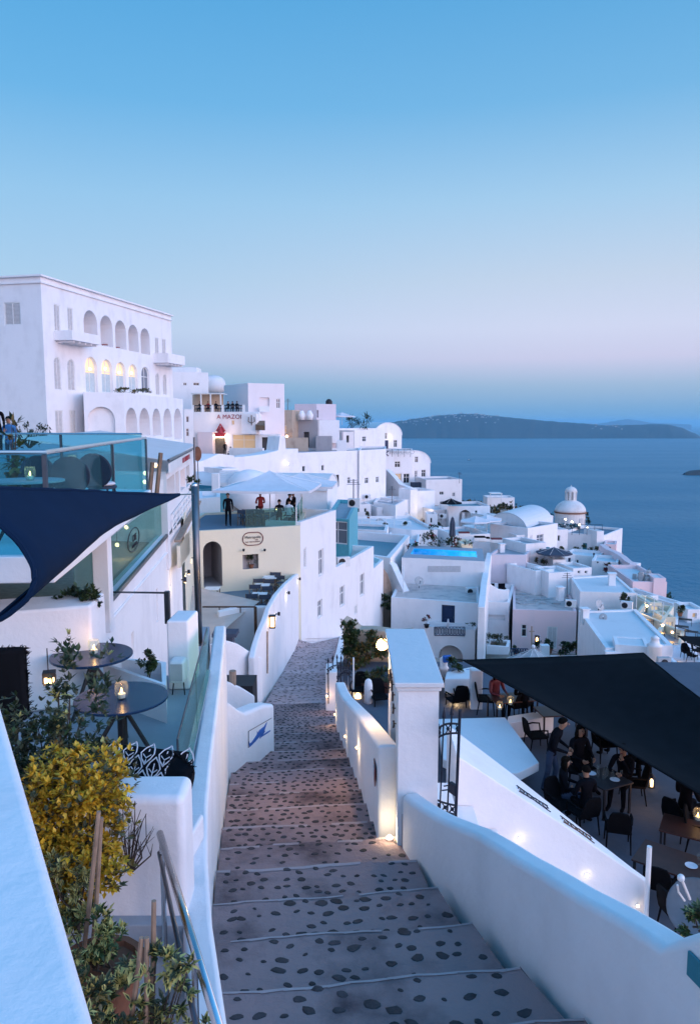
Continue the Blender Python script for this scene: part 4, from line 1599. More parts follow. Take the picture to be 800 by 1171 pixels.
def cushion(label, c, w_, h_, d_, rz, tilt, mat, fringe=False, pattern=None):
 t = thing('cushion', label, 'cushion', c, 'cushions on the terrace')
 M = Matrix.Rotation(rz, 3, 'Z') @ Matrix.Rotation(tilt, 3, 'X')
 mb = MB(); n_ = 10
 grid = {}
 vs, fs = [], []
 for sd in (1, -1):
  for i in range(n_ + 1):
   for j in range(n_ + 1):
    u, v = i / n_ * 2 - 1, j / n_ * 2 - 1
    b_ = (1 - u ** 4) * (1 - v ** 4)
    pin = 1 - .06 * (1 - abs(u)) * 0
    vs.append(Vector(c) + M @ Vector((u * w_ / 2, -sd * d_ / 2 * b_ ** .5, v * h_ / 2)))
 k = n_ + 1
 for s_ in (0, 1):
  o = s_ * k * k
  for i in range(n_):
   for j in range(n_):
    fs.append((o + i * k + j, o + (i + 1) * k + j, o + (i + 1) * k + j + 1, o + i * k + j + 1))
 mb.add(vs, fs)
 mb.build('cover', mat, t, smooth=True)
 if pattern:
  pb = MB()
  for i in range(5):
   for j in range(4):
    cx, cz = -w_ / 2 + w_ * (i + .5) / 5, -h_ / 2 + h_ * (j + .5) / 4
    def q(u, v):
     uu, vv = max(-1, min(1, u / (w_ / 2))), max(-1, min(1, v / (h_ / 2)))
     b_ = (1 - uu ** 4) * (1 - vv ** 4)
     return Vector(c) + M @ Vector((u, -d_ / 2 * max(b_, 0) ** .5 - .003, v))
    rr = w_ / 10 * .92
    cx += rr * (j % 2)
    pb.tube([q(cx + rr * .8 * math.sin(a) ** 3, cz + rr * 1.2 * math.cos(a)) for a in [2 * PI * g / 12 for g in range(13)]], .006, 4)
    pb.tube([q(cx, cz - rr), q(cx, cz + rr * .5)], .005, 4)
    pb.tube([q(cx - rr * .5, cz - rr * .1), q(cx, cz - rr * .5), q(cx + rr * .5, cz - rr * .1)], .005, 4)
  pb.build('pattern', 'cloth_white', t)
 if fringe:
  rr_ = random.Random(5)
  fb = MB()
  for k_ in range(170):
   e = rr_.random() * 4
   u = {0: (e * 2 - 1, 1), 1: (1, (e - 1) * 2 - 1), 2: ((e - 2) * 2 - 1, -1), 3: (-1, (e - 3) * 2 - 1)}[int(e)]
   p = Vector(c) + M @ Vector((u[0] * w_ / 2, 0, u[1] * h_ / 2))
   dv = M @ Vector((u[0] * .5 + rr_.uniform(-.4, .4), rr_.uniform(-.6, .2), u[1] * .5 + rr_.uniform(-.5, .3)))
   fb.tube([p, p + dv.normalized() * rr_.uniform(.03, .06)], [.005, .002], 3)
  fb.build('fringe', mat, t)
 return t


cushion('black and white leaf-patterned cushion leaning on the low bench', P(158, 886, 5.75), .80, .44, .16, R(-14), R(-34), 'black_fabric', pattern=True)
cushion('black fringed cushion beside the glass balustrade', P(201, 905, 5.3), .30, .46, .14, R(-50), R(-20), 'black_fabric', fringe=True)
# black fringed chair at the frame edge
t = thing('lounge_chair', 'black shaggy lounge chair by the white planter wall at the frame edge', 'chair', P(8, 880, 6.6))
c = P(6, 775, 6.6)
mb = MB(); mb.box(c.x - .12, 6.6, c.z - .42, c.z + .28, .62, .12, R(8)); mb.build('backrest', 'black_fabric', t, bevel=.05)
mb = MB(); mb.box(c.x - .15, 6.25, c.z - .55, c.z - .36, .62, .62, R(8)); mb.build('seat', 'black_fabric', t, bevel=.04)
fb = MB(); rr_ = random.Random(2)
for k in range(260):
 u = rr_.random()
 p = Vector((c.x - .43 + .62 * u, 6.55 + .09 * u, c.z + .26)) if k % 2 else Vector((c.x + .19, 6.63, c.z - .42 + .7 * u))
 fb.tube([p, p + Vector((rr_.uniform(-.02, .05), rr_.uniform(-.05, .03), rr_.uniform(-.01, .05)))], [.006, .002], 3)
fb.build('fringe', 'black_fabric', t)
for sx in (-.4, .12):
 for sy in (6.0, 6.5):
  mb = MB(); mb.tube([(c.x + sx, sy, FLZ), (c.x + sx, sy, c.z - .5)], .02, 5); mb.build('leg', 'dark_paint', t)
# hanging lantern
c = P(56.5, 774, 7.2)
t = thing('lantern', 'small dark lantern with lit panes hanging by the white planter wall', 'lantern', c)
mb = MB(); mb.box(c.x, c.y, c.z + .01, c.z + .055, .12, .12, .3); mb.box(c.x, c.y, c.z - .075, c.z - .06, .11, .11, .3)
for sx in (-1, 1):
 for sy in (-1, 1):
  mb.box(c.x + sx * .045, c.y + sy * .045, c.z - .06, c.z + .01, .012, .012)
mb.build('frame', 'dark_paint', t)
mb = MB(); mb.box(c.x, c.y, c.z - .058, c.z + .008, .07, .07); mb.build('light_panel', 'lamp_soft', t)
mb = MB(); mb.tube([c + Vector((-.02, .03, .05)), c + Vector((-.03, .05, .28))], .006, 4); mb.build('hook', 'dark_paint', t)
lamp(c + Vector((0, -.09, -.05)), 1.4, (1, .66, .34), .03, t)

# glass balustrade on the stair wall
ta, tb_ = P(203, 846, 6.3), P(236.5, 718.5, 9.75)
ga, gb = Vector((ta.x, ta.y, FLZ)), Vector((tb_.x, tb_.y, FLZ))
BAL = thing('glass_balustrade', 'pale green glass balustrade between the terrace and the stairs', 'balustrade', ga)
for i in range(2):
 t0, t1 = i / 2 + .003, (i + 1) / 2 - .003
 a, b = ga.lerp(gb, t0), ga.lerp(gb, t1); a2, b2 = ta.lerp(tb_, t0), ta.lerp(tb_, t1)
 N = Vector((.014, .003, 0))
 mb = MB(); mb.add([a, b, b2, a2, a + N, b + N, b2 + N, a2 + N], [(0, 1, 2, 3), (7, 6, 5, 4), (0, 4, 5, 1), (1, 5, 6, 2), (2, 6, 7, 3), (3, 7, 4, 0)])
 mb.build('glass_panel', 'glass_green', BAL)
mb = MB(); mb.tube([ta - Vector((0, .01, -.005)), tb_ + Vector((0, 0, .005))], .009, 5); mb.tube([ta, ga], .009, 5); mb.build('edge_trim', 'steel_dark', BAL)
mb = MB(); mb.obox(ga + Vector((-.02, 0, .003)), gb - ga, (.06, 0, 0), (0, 0, .08)); mb.build('rail_shoe', 'steel', BAL)
# steel mast
a = P(228, 738, 11.2); b = P(222.5, 556, 11.2)
t = thing('mast', 'thick grey steel mast at the terrace corner holding the navy sail', 'mast', (a.x, a.y, FLZ))
mb = MB(); mb.tube([(a.x, a.y, FLZ), b], .052, 14); mb.build('pole', 'steel_mid', t, smooth=True)
mb = MB(); mb.lathe([(.11, FLZ), (.11, FLZ + .02)], (a.x, a.y, 0), 14); mb.build('base_plate', 'steel_dark', t)
mb = MB(); mb.ball((b.x, b.y, b.z + .01), .05, 10); mb.build('cap', 'steel', t)
ms = b
# slim pole behind
a2, b2 = P(223, 556, 24), P(222, 500, 24)
mb = MB(); mb.tube([a2 - Vector((0, 0, 2)), b2], .035, 6)
tag(mb.build('pole', 'steel_dark'), 'slim dark pole rising beside the round orange sign', 'pole')
# navy sail
tip = P(205, 565.5, 10.6)
sail('navy blue triangular shade sail stretched over the left terrace', [tip, P(-8, 712, 5.2), P(-62, 556, 5.4)], .08, 'navy_fabric', [.40, P(37, 646, 5.3), .0, .03], res=22)
mb = MB(); mb.tube([tip, ms - Vector((0, 0, .12))], .012, 6)
tag(mb.build('tension_rope', 'steel'), 'short steel cable tying the navy sail to the mast', 'rope')
# white planter wall at the back of the terrace with its plant
mb = MB()
q0, q1 = P(104, 692, 8.7), P(-40, 689, 8.0)
mb.prism([(q0.x, 8.7), (q0.x - .06, 9.4), (q1.x - 1, 8.75), (q1.x - 1, 7.9)], FLZ, q0.z)
PLW = tag(mb.build('planter_wall', 'plaster', bevel=.04), 'broad white planter wall behind the further round table', 'planter')
bush('dark green trailing plant spilling over the end of the white planter wall', P(92, 688, 9.0), [((-.05, 0, .02), (.34, .2, .12)), ((.16, -.05, -.08), (.14, .16, .26)), ((.05, -.1, .0), (.2, .12, .1))], 190, .07,
  ['leaf_dark', 'leaf_mid', 'leaf_dark'], 3, stems=4, wd=.6)
# teal-shadowed planter box with a small topiary
zt = -2.95
q = [PZ(x, y, zt) for x, y in ((118, 760), (190, 784), (190, 757), (138, 752))]
PB = thing('planter_box', 'long pale planter box holding a small round topiary', 'planter', (q[0].x, q[0].y, FLZ), 'terrace planters')
pp = ccw([xy(v) for v in q]); ii = inset(pp, .06)
mb = MB(); mb.add([(a, b, FLZ) for a, b in pp] + [(a, b, zt) for a, b in pp] + [(a, b, zt) for a, b in ii] + [(a, b, FLZ + .2) for a, b in ii],
     [f for k in range(4) for f in ((k, (k + 1) % 4, 4 + (k + 1) % 4, 4 + k), (4 + k, 4 + (k + 1) % 4, 8 + (k + 1) % 4, 8 + k), (8 + k, 8 + (k + 1) % 4, 12 + (k + 1) % 4, 12 + k))])
mb.build('box', 'plaster', PB)
mb = MB(); mb.poly([(a, b, FLZ + .22) for a, b in inset(pp, .05)]); mb.build('earth', 'terrace_slate', PB)
bush('small round topiary bush growing in the long planter box', P(169, 770, 8.6) - Vector((0, 0, .22)), [((0, 0, .36), (.13, .13, .12))], 130, .05, ['leaf_dark', 'leaf_mid'], 8, stems=3, wd=.6)
# white block with rounded wall lamp
a = P(190, 710, 9.2); b = P(215, 710, 9.2)
mb = MB(); mb.prism([(a.x, 9.2), (b.x, 9.2), (b.x + .02, 9.75), (a.x + .02, 9.75)], FLZ, a.z)
tag(mb.build('white_block', 'plaster', bevel=.03), 'square white masonry block at the back corner of the terrace', 'pillar')
c = P(204, 766, 9.05)
mb = MB(); mb.box(c.x, c.y, c.z - .15, c.z + .15, .20, .22)
t = thing('outdoor_speaker', 'rounded pale loudspeaker standing on thin legs before the white block', 'loudspeaker', (c.x, c.y, FLZ))
mb.build('cabinet', 'plastic_white', t, bevel=.05, seg=4)
mb = MB(); mb.box(c.x, c.y - .113, c.z - .11, c.z + .11, .15, .01); mb.build('grille', 'dish_grey', t, bevel=.004)
for sx in (-.06, .06):
 mb = MB(); mb.tube([(c.x + sx, c.y, c.z - .14), (c.x + sx * 1.3, c.y - .02, FLZ)], .008, 4); mb.build('leg', 'dark_paint', t)

# ------------------------------------------------------------------ glass balcony above (left)
BF = -1.42
k0, k1 = P(54, 517, 8.0), P(168, 499, 16)
rail_z = -.30
c0 = Vector((-3.27, 8.0, BF)); c1 = Vector((-4.37, 16, BF)); cL = Vector((-8.5, 7.7, BF)); cB = Vector((-10, 16.8, BF))
mb = MB()
mb.prism([(cL.x, cL.y - .1), (c0.x + .08, c0.y - .1), (c1.x + .08, c1.y), (cB.x, cB.y)], BF - .30, BF - .004)
structure(mb, 'balcony_floor', 'plaster', bevel=.02)
balustrade('blue tinted glass balustrade around the upper left balcony', [cL, c0, c1], rail_z - BF - .04, mat='glass_teal', post='steel_dark', gap=4.2, railr=.028)
balustrade('blue tinted glass balustrade along the back of the upper left balcony', [c1 + Vector((-.1, .05, 0)), cB], rail_z - BF + .05, mat='glass_teal', post='steel_dark', gap=2.2)
# chairs and tables on the balcony
ch = chair_round('round-backed navy cafe chair on the balcony, centre one of three', 'navy chairs on the glass balcony')
q = P(84, 560, 10.2); put(ch, (q.x, q.y, BF), R(192))
q = P(116, 560, 11.3); dup(ch, (q.x, q.y, BF), R(178), 'round-backed navy cafe chair on the balcony nearest its corner post')
q = P(60, 560, 10.6); dup(ch, (q.x, q.y, BF), R(165), 'round-backed navy cafe chair on the balcony behind the candle tables')
q = P(6, 560, 9.6); dup(ch, (q.x, q.y, BF), R(280), 'round-backed navy cafe chair on the balcony at the frame edge')
tb1 = table_round('round pale table with a candle and a potted plant on the balcony', .44, .74, 'round tables on the glass balcony', 'roof_grey')
q = P(30, 543, 9.0); put(tb1, (q.x, q.y, BF)); q1 = q
q2 = P(86, 532, 12.2); dup(tb1, (q2.x, q2.y, BF), .5, 'round table with one candle at the back of the balcony')
candle('candle glass on the balcony table beside the potted plant', (q1.x + .1, q1.y - .12, BF + .74), 1.1, .9)
candle('candle glass on the back table of the balcony', (q2.x, q2.y - .1, BF + .74), 1.1, .9)
bush('broad-leaved potted plant standing on the balcony by the tables', P(17, 540, 9.6), [((0, 0, .22), (.16, .16, .30)), ((.02, 0, .55), (.12, .12, .14))], 34, .15, ['leaf_dark', 'leaf_mid', 'leaf_ochre'], 9, stems=5, wd=.45, rosette=3, pot=(.12, .2))
# olive-like tree before the hotel
bush('small grey-green tree growing in front of the hotel corner', P(34, 512, 30), [((-.35, 0, .75), (.45, .4, .30)), ((.35, 0, .6), (.5, .45, .34)), ((0, 0, .3), (.5, .4, .3))], 300, .11, ['leaf_dark', 'leaf_olive', 'leaf_olive'], 13, name='olive_tree', cat='tree', stems=9, wd=.4, stemr=.03)
mb = MB(); q = P(30, 500, 30)
mb.prism([(-26, 24), (-11.5, 26), (-15, 50), (-28, 50)], -3.2, -1.35)
structure(mb, 'terrace_floor', 'terrace_paint')
person('person in a bright blue shirt behind the balcony plant', (P(11, 500, 26).x, 26, P(11, 478, 26).z - 1.70), R(0), 'stand', 'cloth_blue', 'cloth_denim')
person('person in dark clothes at the frame edge beyond the balcony', (P(-3, 500, 25).x, 25, P(0, 462, 25).z - 1.70), R(30), 'stand', 'cloth_black', 'cloth_black')

# ------------------------------------------------------------------ long white restaurant wall running away on the left
LA2, LB2 = Vector((-4.25, 11.6)), Vector((-5.85, 25.5))
U = (LB2 - LA2).normalized(); N = Vector((U.y, -U.x))
RH = thing('restaurant', 'long white restaurant with a glass-fronted terrace band along the left edge of the lane', 'restaurant', (-5, 18, -9))
zl = -3.3


def onl(x, y, o=0):
 return PW(x, y, LA2 + N * o, LB2 + N * o)


L_ = (LB2 - LA2).length
mb = MB()
nich = []
for (xx, ya, yb) in ((152, 722, 752), (180, 672, 712), (194.5, 645, 672)):
 p = onl(xx, (ya + yb) / 2); u = (Vector((p.x, p.y)) - LA2).dot(U)
 nich.append((u - .16, u + .16, onl(xx, yb).z, onl(xx, ya).z, 'niche', .12))
panel(mb, LA2, LB2, -9.5, zl, nich)
mb.add([(LA2.x, LA2.y, zl), (LB2.x, LB2.y, zl), (LB2.x - .3, LB2.y, zl), (LA2.x - .3, LA2.y, zl)], [(0, 1, 2, 3)])
mb.add([(LA2.x, LA2.y, -9.5), (LA2.x, LA2.y, zl), (LA2.x - 5, LA2.y + .4, zl), (LA2.x - 5, LA2.y + .4, -9.5)], [(0, 1, 2, 3)])
mb.build('wall', 'plaster', RH, recalc=False)
mb = MB()
a, b = onl(114, 702, .01), onl(203, 612, .01)
mb.obox((LA2.x, LA2.y, zl - .02), U.to_3d() * L_, -N.to_3d() * -.06, (0, 0, .09)); mb.build('ledge', 'steel_dark', RH)
# inclined drip line below the windows
mb = MB(); a, b = onl(128, 707), onl(199, 622)
mb.tube([a + N.to_3d() * .01, b + N.to_3d() * .01], .035, 6); mb.build('moulding', 'plaster', RH)
# glass of the terrace band, white columns, floor and dark room behind
mb = MB(); mb.obox((LA2.x - .12 * N.x, LA2.y, zl + .07), U.to_3d() * L_ * .78, (-.012, 0, 0), (0, 0, 1.0)); mb.build('window', 'glass_green', RH)
for x in (116.5,):
 pc = onl(x, 660); mb = MB(); mb.box(pc.x + .02, pc.y, zl - .4, BF - .3, .28, .28, .07); mb.build('column', 'plaster', RH, bevel=.02)
mb = MB()
mb.obox((LA2.x - 3.2, LA2.y + .2, zl - .35), (3.1, 0, 0), U.to_3d() * (L_ - .3), (0, 0, .15)); mb.build('floor', 'wood_pale', RH)
mb = MB()
mb.obox((LA2.x - 3.4, LA2.y + .2, zl - .35), (.15, 0, 0), U.to_3d() * (L_ - .3), (0, 0, 2.3)); mb.build('back_wall', 'screen_dark', RH)  # near-black colour stands in for the shade of the unlit room
# sign on the glass
pc = onl(153, 617, -.10)
sg = MB(); n_ = 24
ring = [pc + U.to_3d() * (.75 * math.cos(2 * PI * k / n_)) + Vector((0, 0, .26 * math.sin(2 * PI * k / n_))) for k in range(n_ + 1)]
sg.tube(ring, .012, 4)
so_ = sg.build('sign', 'dark_paint', RH)
text('CAFE', .22, 'dark_paint', RH, pc + Vector((.02, 0, .04)), U.to_3d(), (0, 0, 1)); text('RESTAURANT', .11, 'dark_paint', RH, pc + Vector((.02, 0, -.12)), U.to_3d(), (0, 0, 1))
for k, (x, y) in enumerate(((134, 623), (144.5, 603), (163, 594))):
 pc = onl(x, y, -.9)
 t = thing('globe_lamp', ['small globe lamp inside the restaurant terrace nearest the white column', 'small globe lamp inside the restaurant terrace above the glass sign', 'small globe lamp inside the restaurant terrace furthest from the column'][k], 'lamp', pc, 'globe lamps inside the restaurant')
 mb = MB(); mb.ball(pc, .055, 8); mb.build('globe', 'lamp_soft', t, smooth=True)
 mb = MB(); mb.tube([pc, (pc.x, pc.y, BF - .3)], .006, 4); mb.build('cord', 'dark_paint', t)
 lamp(pc + Vector((.1, 0, -.1)), 6, (1, .6, .3), .05, t)
person('person in black seated inside the glass restaurant terrace', (onl(180, 600, -.6).x, onl(180, 600, -.6).y, zl - .2), R(70), 'sit', 'cloth_black', 'cloth_black')
# upper part with the pergola: windows, fascia with lettering, slatted roof, shelf
UA, UB = Vector((-5.33, 21.6)), Vector((-7.05, 33.5))
PG = thing('pergola_restaurant', 'white restaurant front with slatted pergola roof, lettered fascia and glowing windows', 'restaurant', (-5.5, 21, zl), None)
UU = (UB - UA).normalized(); UN = Vector((UU.y, -UU.x))


def onu(x, y, o=0):
 return PW(x, y, UA + UN * o, UB + UN * o)


ptop = -1.42
pts = [tuple(UA), tuple(UB), (UB.x - 6, UB.y + 1.5), (UA.x - 5, UA.y + 1.2)]
ops = auto_ops(pts, [(190.5, 545, 200, 572, 'dark'), (201, 539, 205, 566, 'dim'), (206.5, 536, 212, 560, 'dark'), (213, 532, 217, 556, 'wing')])
mb = MB()
for i in range(4):
 panel(mb, pts[i], pts[(i + 1) % 4], zl - 1.0, ptop + .02, [o[:3] + (min(o[3], ptop - .06),) + o[4:] for o in ops[i]])
mb.build('wall', 'plaster', PG, recalc=False)
fz0, fz1 = onu(191, 540).z, onu(191, 527).z
mb = MB(); mb.obox((UA.x + .1, UA.y - .2, ptop - .02), UU.to_3d() * 12.6, UN.to_3d() * .05, (0, 0, .30)); fo = mb.build('fascia', 'white_paint', PG, bevel=.01)
text('CAFE  RESTAURANT  BAR', .26, 'red_sign', PG, (UA.x + UU.x * 6 + UN.x * .09 + .1, UA.y + UU.y * 6 - .2, ptop + .13), UU.to_3d(), (0, 0, 1), space=1.2)
sl_ = MB()
for k in range(26):
 o = UA.to_3d() + UU.to_3d() * (k * .49 - .3) + Vector((.12, 0, ptop + .34 + k * .004))
 sl_.obox(o, (-4.6, .9, .62), UU.to_3d() * .36, (0, 0, .03))
sl_.build('pergola_slats', 'roof_white', PG)
mb = MB(); mb.tube([(UA.x + .14, UA.y - .3, ptop + .36), (UB.x + .14, UB.y + .3, ptop + .36)], .045, 6); mb.build('gutter', 'steel_dark', PG)
mb = MB(); a = onu(200, 611, .3)
mb.obox((UA.x + .02, UA.y + .6, zl - .28), UU.to_3d() * 11.6, UN.to_3d() * .20, (0, 0, .08)); mb.build('shelf', 'wood_pale', PG, bevel=.01)
mb = MB()
for k in range(3):
 o = UA.to_3d() + UN.to_3d() * .06 + UU.to_3d() * .8
 mb.tube([o + Vector((0, 0, zl + .1 + k * .22)), o + UU.to_3d() * 10.4 + Vector((0, 0, zl + .1 + k * .22))], .022, 5)
for k in range(9):
 o = UA.to_3d() + UN.to_3d() * .06 + UU.to_3d() * (.8 + k * 1.3)
 mb.tube([o + Vector((0, 0, zl - .1)), o + Vector((0, 0, zl + .55))], .02, 5)
mb.build('railing', 'white_paint', PG)
pc = onu(196, 560, -.35); lamp((pc.x - .2, pc.y, pc.z), 18, (1, .45, .25), .2, PG)
rb_ = random.Random(3)
bush('red flowering plant glowing in the first pergola window', onu(196, 572, -.28), [((0, 0, .35), (.12, .4, .42))], 60, .10, ['flower_red', 'red_sign', 'leaf_dark'], 4, stems=2, name='flower_plant')
for k, (xa, ya, xb, yb, lab) in enumerate(((184, 518, 179, 568, 'slanted brown post left of the lettered fascia'), (174.5, 529, 171, 565, 'shorter slanted brown post behind the balcony glass'))):
 mb = MB(); mb.tube([P(xa, ya, 16.6), P(xb, yb, 16.4)], .05, 6); tag(mb.build('wood_post', 'wood'), lab, 'post', 'brown posts by the pergola')
for k, (x, y) in enumerate(((178, 532), (166.5, 541), (166, 551))):
 c = P(x, y, 16.8); step_light(['string light highest on the slanted brown posts', 'string light beside the middle of the balcony end', 'string light lowest by the balcony end'][k], c, (0, -1, 0), 0, r=.045, mat='lamp_soft', group='string lights at the balcony end')
# round orange sign by the slim pole
t = thing('round_sign', 'round orange brown sign on the wall by the slim pole', 'sign', P(226, 519, 30)); c = P(226, 519, 30)
mb = MB(); mb.lathe([(.28, -.03), (.28, .03)], (0, 0, 0), 18)
mb.v = [(v[0] * .55 + c.x, v[2] + c.y, v[1] * 1.05 + c.z) for v in mb.v]; mb.build('disc', 'terracotta', t)
mb = MB(); mb.tube([c + Vector((0, 0, -.27)), c + Vector((0, .04, -3))], .02, 5); mb.build('post', 'steel_dark', t)
bush('small dark plant on the sill by the top of the steel mast', P(221, 556, 23), [((0, 0, .1), (.22, .2, .28))], 50, .1, ['leaf_dark', 'leaf_mid'], 21, stems=3)
# rail post and bar against the long wall
a, b = onl(125, 677, .05), P(190, 678, 12.4)
t = thing('rope_barrier', 'steel corner post with a thin bar across the white restaurant wall', 'barrier', (b.x, b.y, FLZ))
mb = MB(); mb.tube([a, b], .018, 6); mb.build('bar', 'steel_dark', t)
mb = MB(); q = P(191, 676, 12.4); q2 = P(192, 712, 12.4); mb.box(q.x, q.y, FLZ, q.z, .09, .09); mb.build('post', 'steel_dark', t, bevel=.01)
# cream wall further along
CA, CB = LB2 + Vector((.06, .2)), Vector((-7.75, 36.2))
CW = thing('cream_wall', 'cream wall with tall slots and spot lamps beyond the white restaurant', 'wall', (CA.x, CA.y, -9))
cu_ = (CB - CA).normalized(); cn_ = Vector((cu_.y, -cu_.x))
sl2 = []
for (x, ya, yb) in ((206.5, 622, 650), (212, 612, 640), (217, 606, 634)):
 p = PW(x, (ya + yb) / 2, CA, CB); u = (Vector((p.x, p.y)) - CA).dot(cu_)
 sl2.append((u - .14, u + .14, PW(x, yb, CA, CB).z, PW(x, ya, CA, CB).z, 'niche', .1))
mb = MB()
panel(mb, CA, CB, -10, [(0, -3.3), ((CB - CA).length, -3.0)], sl2)
mb.add([(CA.x, CA.y, -3.3), (CB.x, CB.y, -3.0), (CB.x - .4, CB.y, -3.0), (CA.x - .4, CA.y, -3.3)], [(0, 1, 2, 3)])
mb.build('wall', 'plaster_cream', CW, recalc=False)
for k, (x, y) in enumerate(((207, 663), (212, 654), (219, 638))):
 c = PW(x, y, CA, CB) + cn_.to_3d() * .12
 t = thing('spot_lamp', ['small spot lamp on the cream wall, nearest the white restaurant', 'small spot lamp on the cream wall between two others', 'small spot lamp on the cream wall, nearest the arched doorway'][k], 'lamp', c, 'spot lamps on the cream wall')
 mb = MB(); mb.tube([c - cn_.to_3d() * .12, c], .02, 5); mb.build('arm', 'iron', t)
 mb = MB(); mb.lathe([(.05, -.07), (.05, .07)], c, 10); mb.build('shade', 'iron', t)
 mb = MB(); mb.ball(c + Vector((0, 0, -.075)), .03, 6); mb.build('bulb', 'lamp_soft', t)
 lamp(c + Vector((0, 0, -.16)), 9, (1, .72, .38), .03, t)
# ------------------------------------------------------------------ near left corner: parapet, planting bed, handrail
zt = -1.40
a, b = PZ(111, 1174, zt), PZ(-2, 796, zt)
d = (b - a).normalized(); n3 = Vector((-d.y, d.x, 0)); n3 = n3 if n3.x < 0 else -n3
a = a - d * .9; b = b + d * 3
mb = MB(); mb.loft([((a.x, a.y), (a.x + n3.x * 1.1, a.y + n3.y * 1.1), -4.6, zt), ((b.x, b.y), (b.x + n3.x * 1.1, b.y + n3.y * 1.1), -4.6, zt)])
tag(mb.build('parapet', 'plaster', bevel=.04, seg=4), 'broad white parapet top filling the bottom left corner', 'parapet')
BZ = -3.95
mb = MB(); mb.prism([(-3.6, 2.0), (-.30, 2.0), (-.95, 4.82), (-3.8, 4.75)], BZ - .3, BZ)
structure(mb, 'planting_bed', 'plaster')
mb = MB()
q0, q1 = P(150, 912, 4.80), P(205, 912, 4.80)
mb.prism([(-3.8, 4.80), (q1.x + .03, 4.80), (q1.x + .02, 5.15), (-3.8, 5.15)], BZ - .3, q0.z)
tag(mb.build('white_wall', 'plaster', bevel=.06, seg=4), 'short rounded white wall between the yellow shrub and the cushions', 'wall')
# steel handrail
HR = thing('handrail', 'double steel handrail at the bottom of the frame left of the stairs', 'handrail', (-1.1, 3.8, BZ))
h0, h1 = P(183, 953, 4.70), P(256, 1195, 2.95)
mb = MB(); mb.tube([h0, h1], .024, 10); mb.build('rail', 'steel', HR, smooth=True)
mb = MB(); mb.tube([P(182, 975, 4.70), P(226, 1180, 3.1)], .014, 8); mb.build('lower_rail', 'steel_dark', HR, smooth=True)
for (x, y, Y) in ((185, 960, 4.66), (222, 1085, 3.62)):
 c = P(x, y, Y); mb = MB(); mb.tube([(c.x, c.y, BZ), c], .018, 8); mb.build('post', 'steel', HR)
# plants
bush('large yellow-leaved shrub filling the planting bed below the tables', P(95, 1010, 4.3), [((-.04, 0, .42), (.30, .28, .36)), ((.06, .05, .62), (.24, .25, .20)), ((-.12, .1, .70), (.20, .2, .15)), ((.06, -.08, .16), (.24, .22, .24)), ((-.16, -.1, .2), (.2, .2, .2))],
  2400, .042, ['leaf_yellow', 'leaf_gold', 'leaf_ochre', 'leaf_olive'], 31, stems=7, wd=.55, rosette=6, mw=[5, 4, 2, 1])
bush('tall dark green leafy shrub beside the round tables', P(70, 930, 4.9), [((-.26, .1, .42), (.40, .34, .36)), ((.13, .05, .78), (.24, .24, .38)), ((-.45, 0, .30), (.34, .3, .36)), ((.08, .1, .3), (.34, .3, .22))],
  1500, .054, ['leaf_olive', 'leaf_dark', 'leaf_mid', 'leaf_pale'], 33, stems=9, wd=.46, rosette=5, mw=[5, 5, 2, 1])
for k, (x, y, Y, h, sd) in enumerate(((36, 760, 4.8, .0, 2), (40, 782, 4.8, 0, 5), (70, 770, 4.8, 0, 6), (85, 772, 4.8, 0, 9))):
 pass
# terracotta pots with variegated shrubs tied to canes
bush('variegated shrub in the big terracotta pot behind the canes', P(112, 1105, 3.75), [((-.06, .02, .20), (.20, .18, .12)), ((.04, -.02, .02), (.20, .16, .10))], 250, .046, ['leaf_pale', 'leaf_mid'], 41, stems=6, wd=.42, mid='leaf_mid', pot=(.24, .30))
bush('variegated pittosporum-like shrub with yellow leaf edges beside the handrail', P(170, 1240, 3.30), [((.06, 0, .64), (.12, .1, .07)), ((.20, .0, .66), (.08, .08, .06)), ((.15, .02, .46), (.08, .08, .06)), ((.26, .0, .33), (.06, .06, .05)), ((.02, 0, .30), (.12, .1, .08)), ((-.10, .02, .44), (.13, .1, .09)), ((.10, -.02, .14), (.12, .1, .10))],
  240, .054, ['leaf_pale', 'leaf_pale', 'leaf_olive'], 43, stems=3, wd=.40, mid='leaf_dark', rosette=6, stemr=.006, pot=(.20, .3))
bush('low variegated shrub with pale edged leaves at the foot of the parapet', P(105, 1195, 3.15), [((-.02, 0, .16), (.14, .12, .20)), ((.10, .0, .04), (.14, .12, .14)), ((-.14, .05, .36), (.07, .08, .12))], 300, .048, ['leaf_pale', 'leaf_olive', 'leaf_ochre'], 47, stems=6, wd=.42, mid='leaf_dark', rosette=5)
bush('pale cream-leaved shrub between the yellow shrub and the canes', P(88, 1060, 4.0), [((-.02, 0, .30), (.15, .12, .18)), ((-.06, 0, .02), (.14, .1, .12))], 220, .042, ['leaf_pale', 'leaf_olive', 'leaf_pale'], 49, stems=5, wd=.42, mid='leaf_olive')
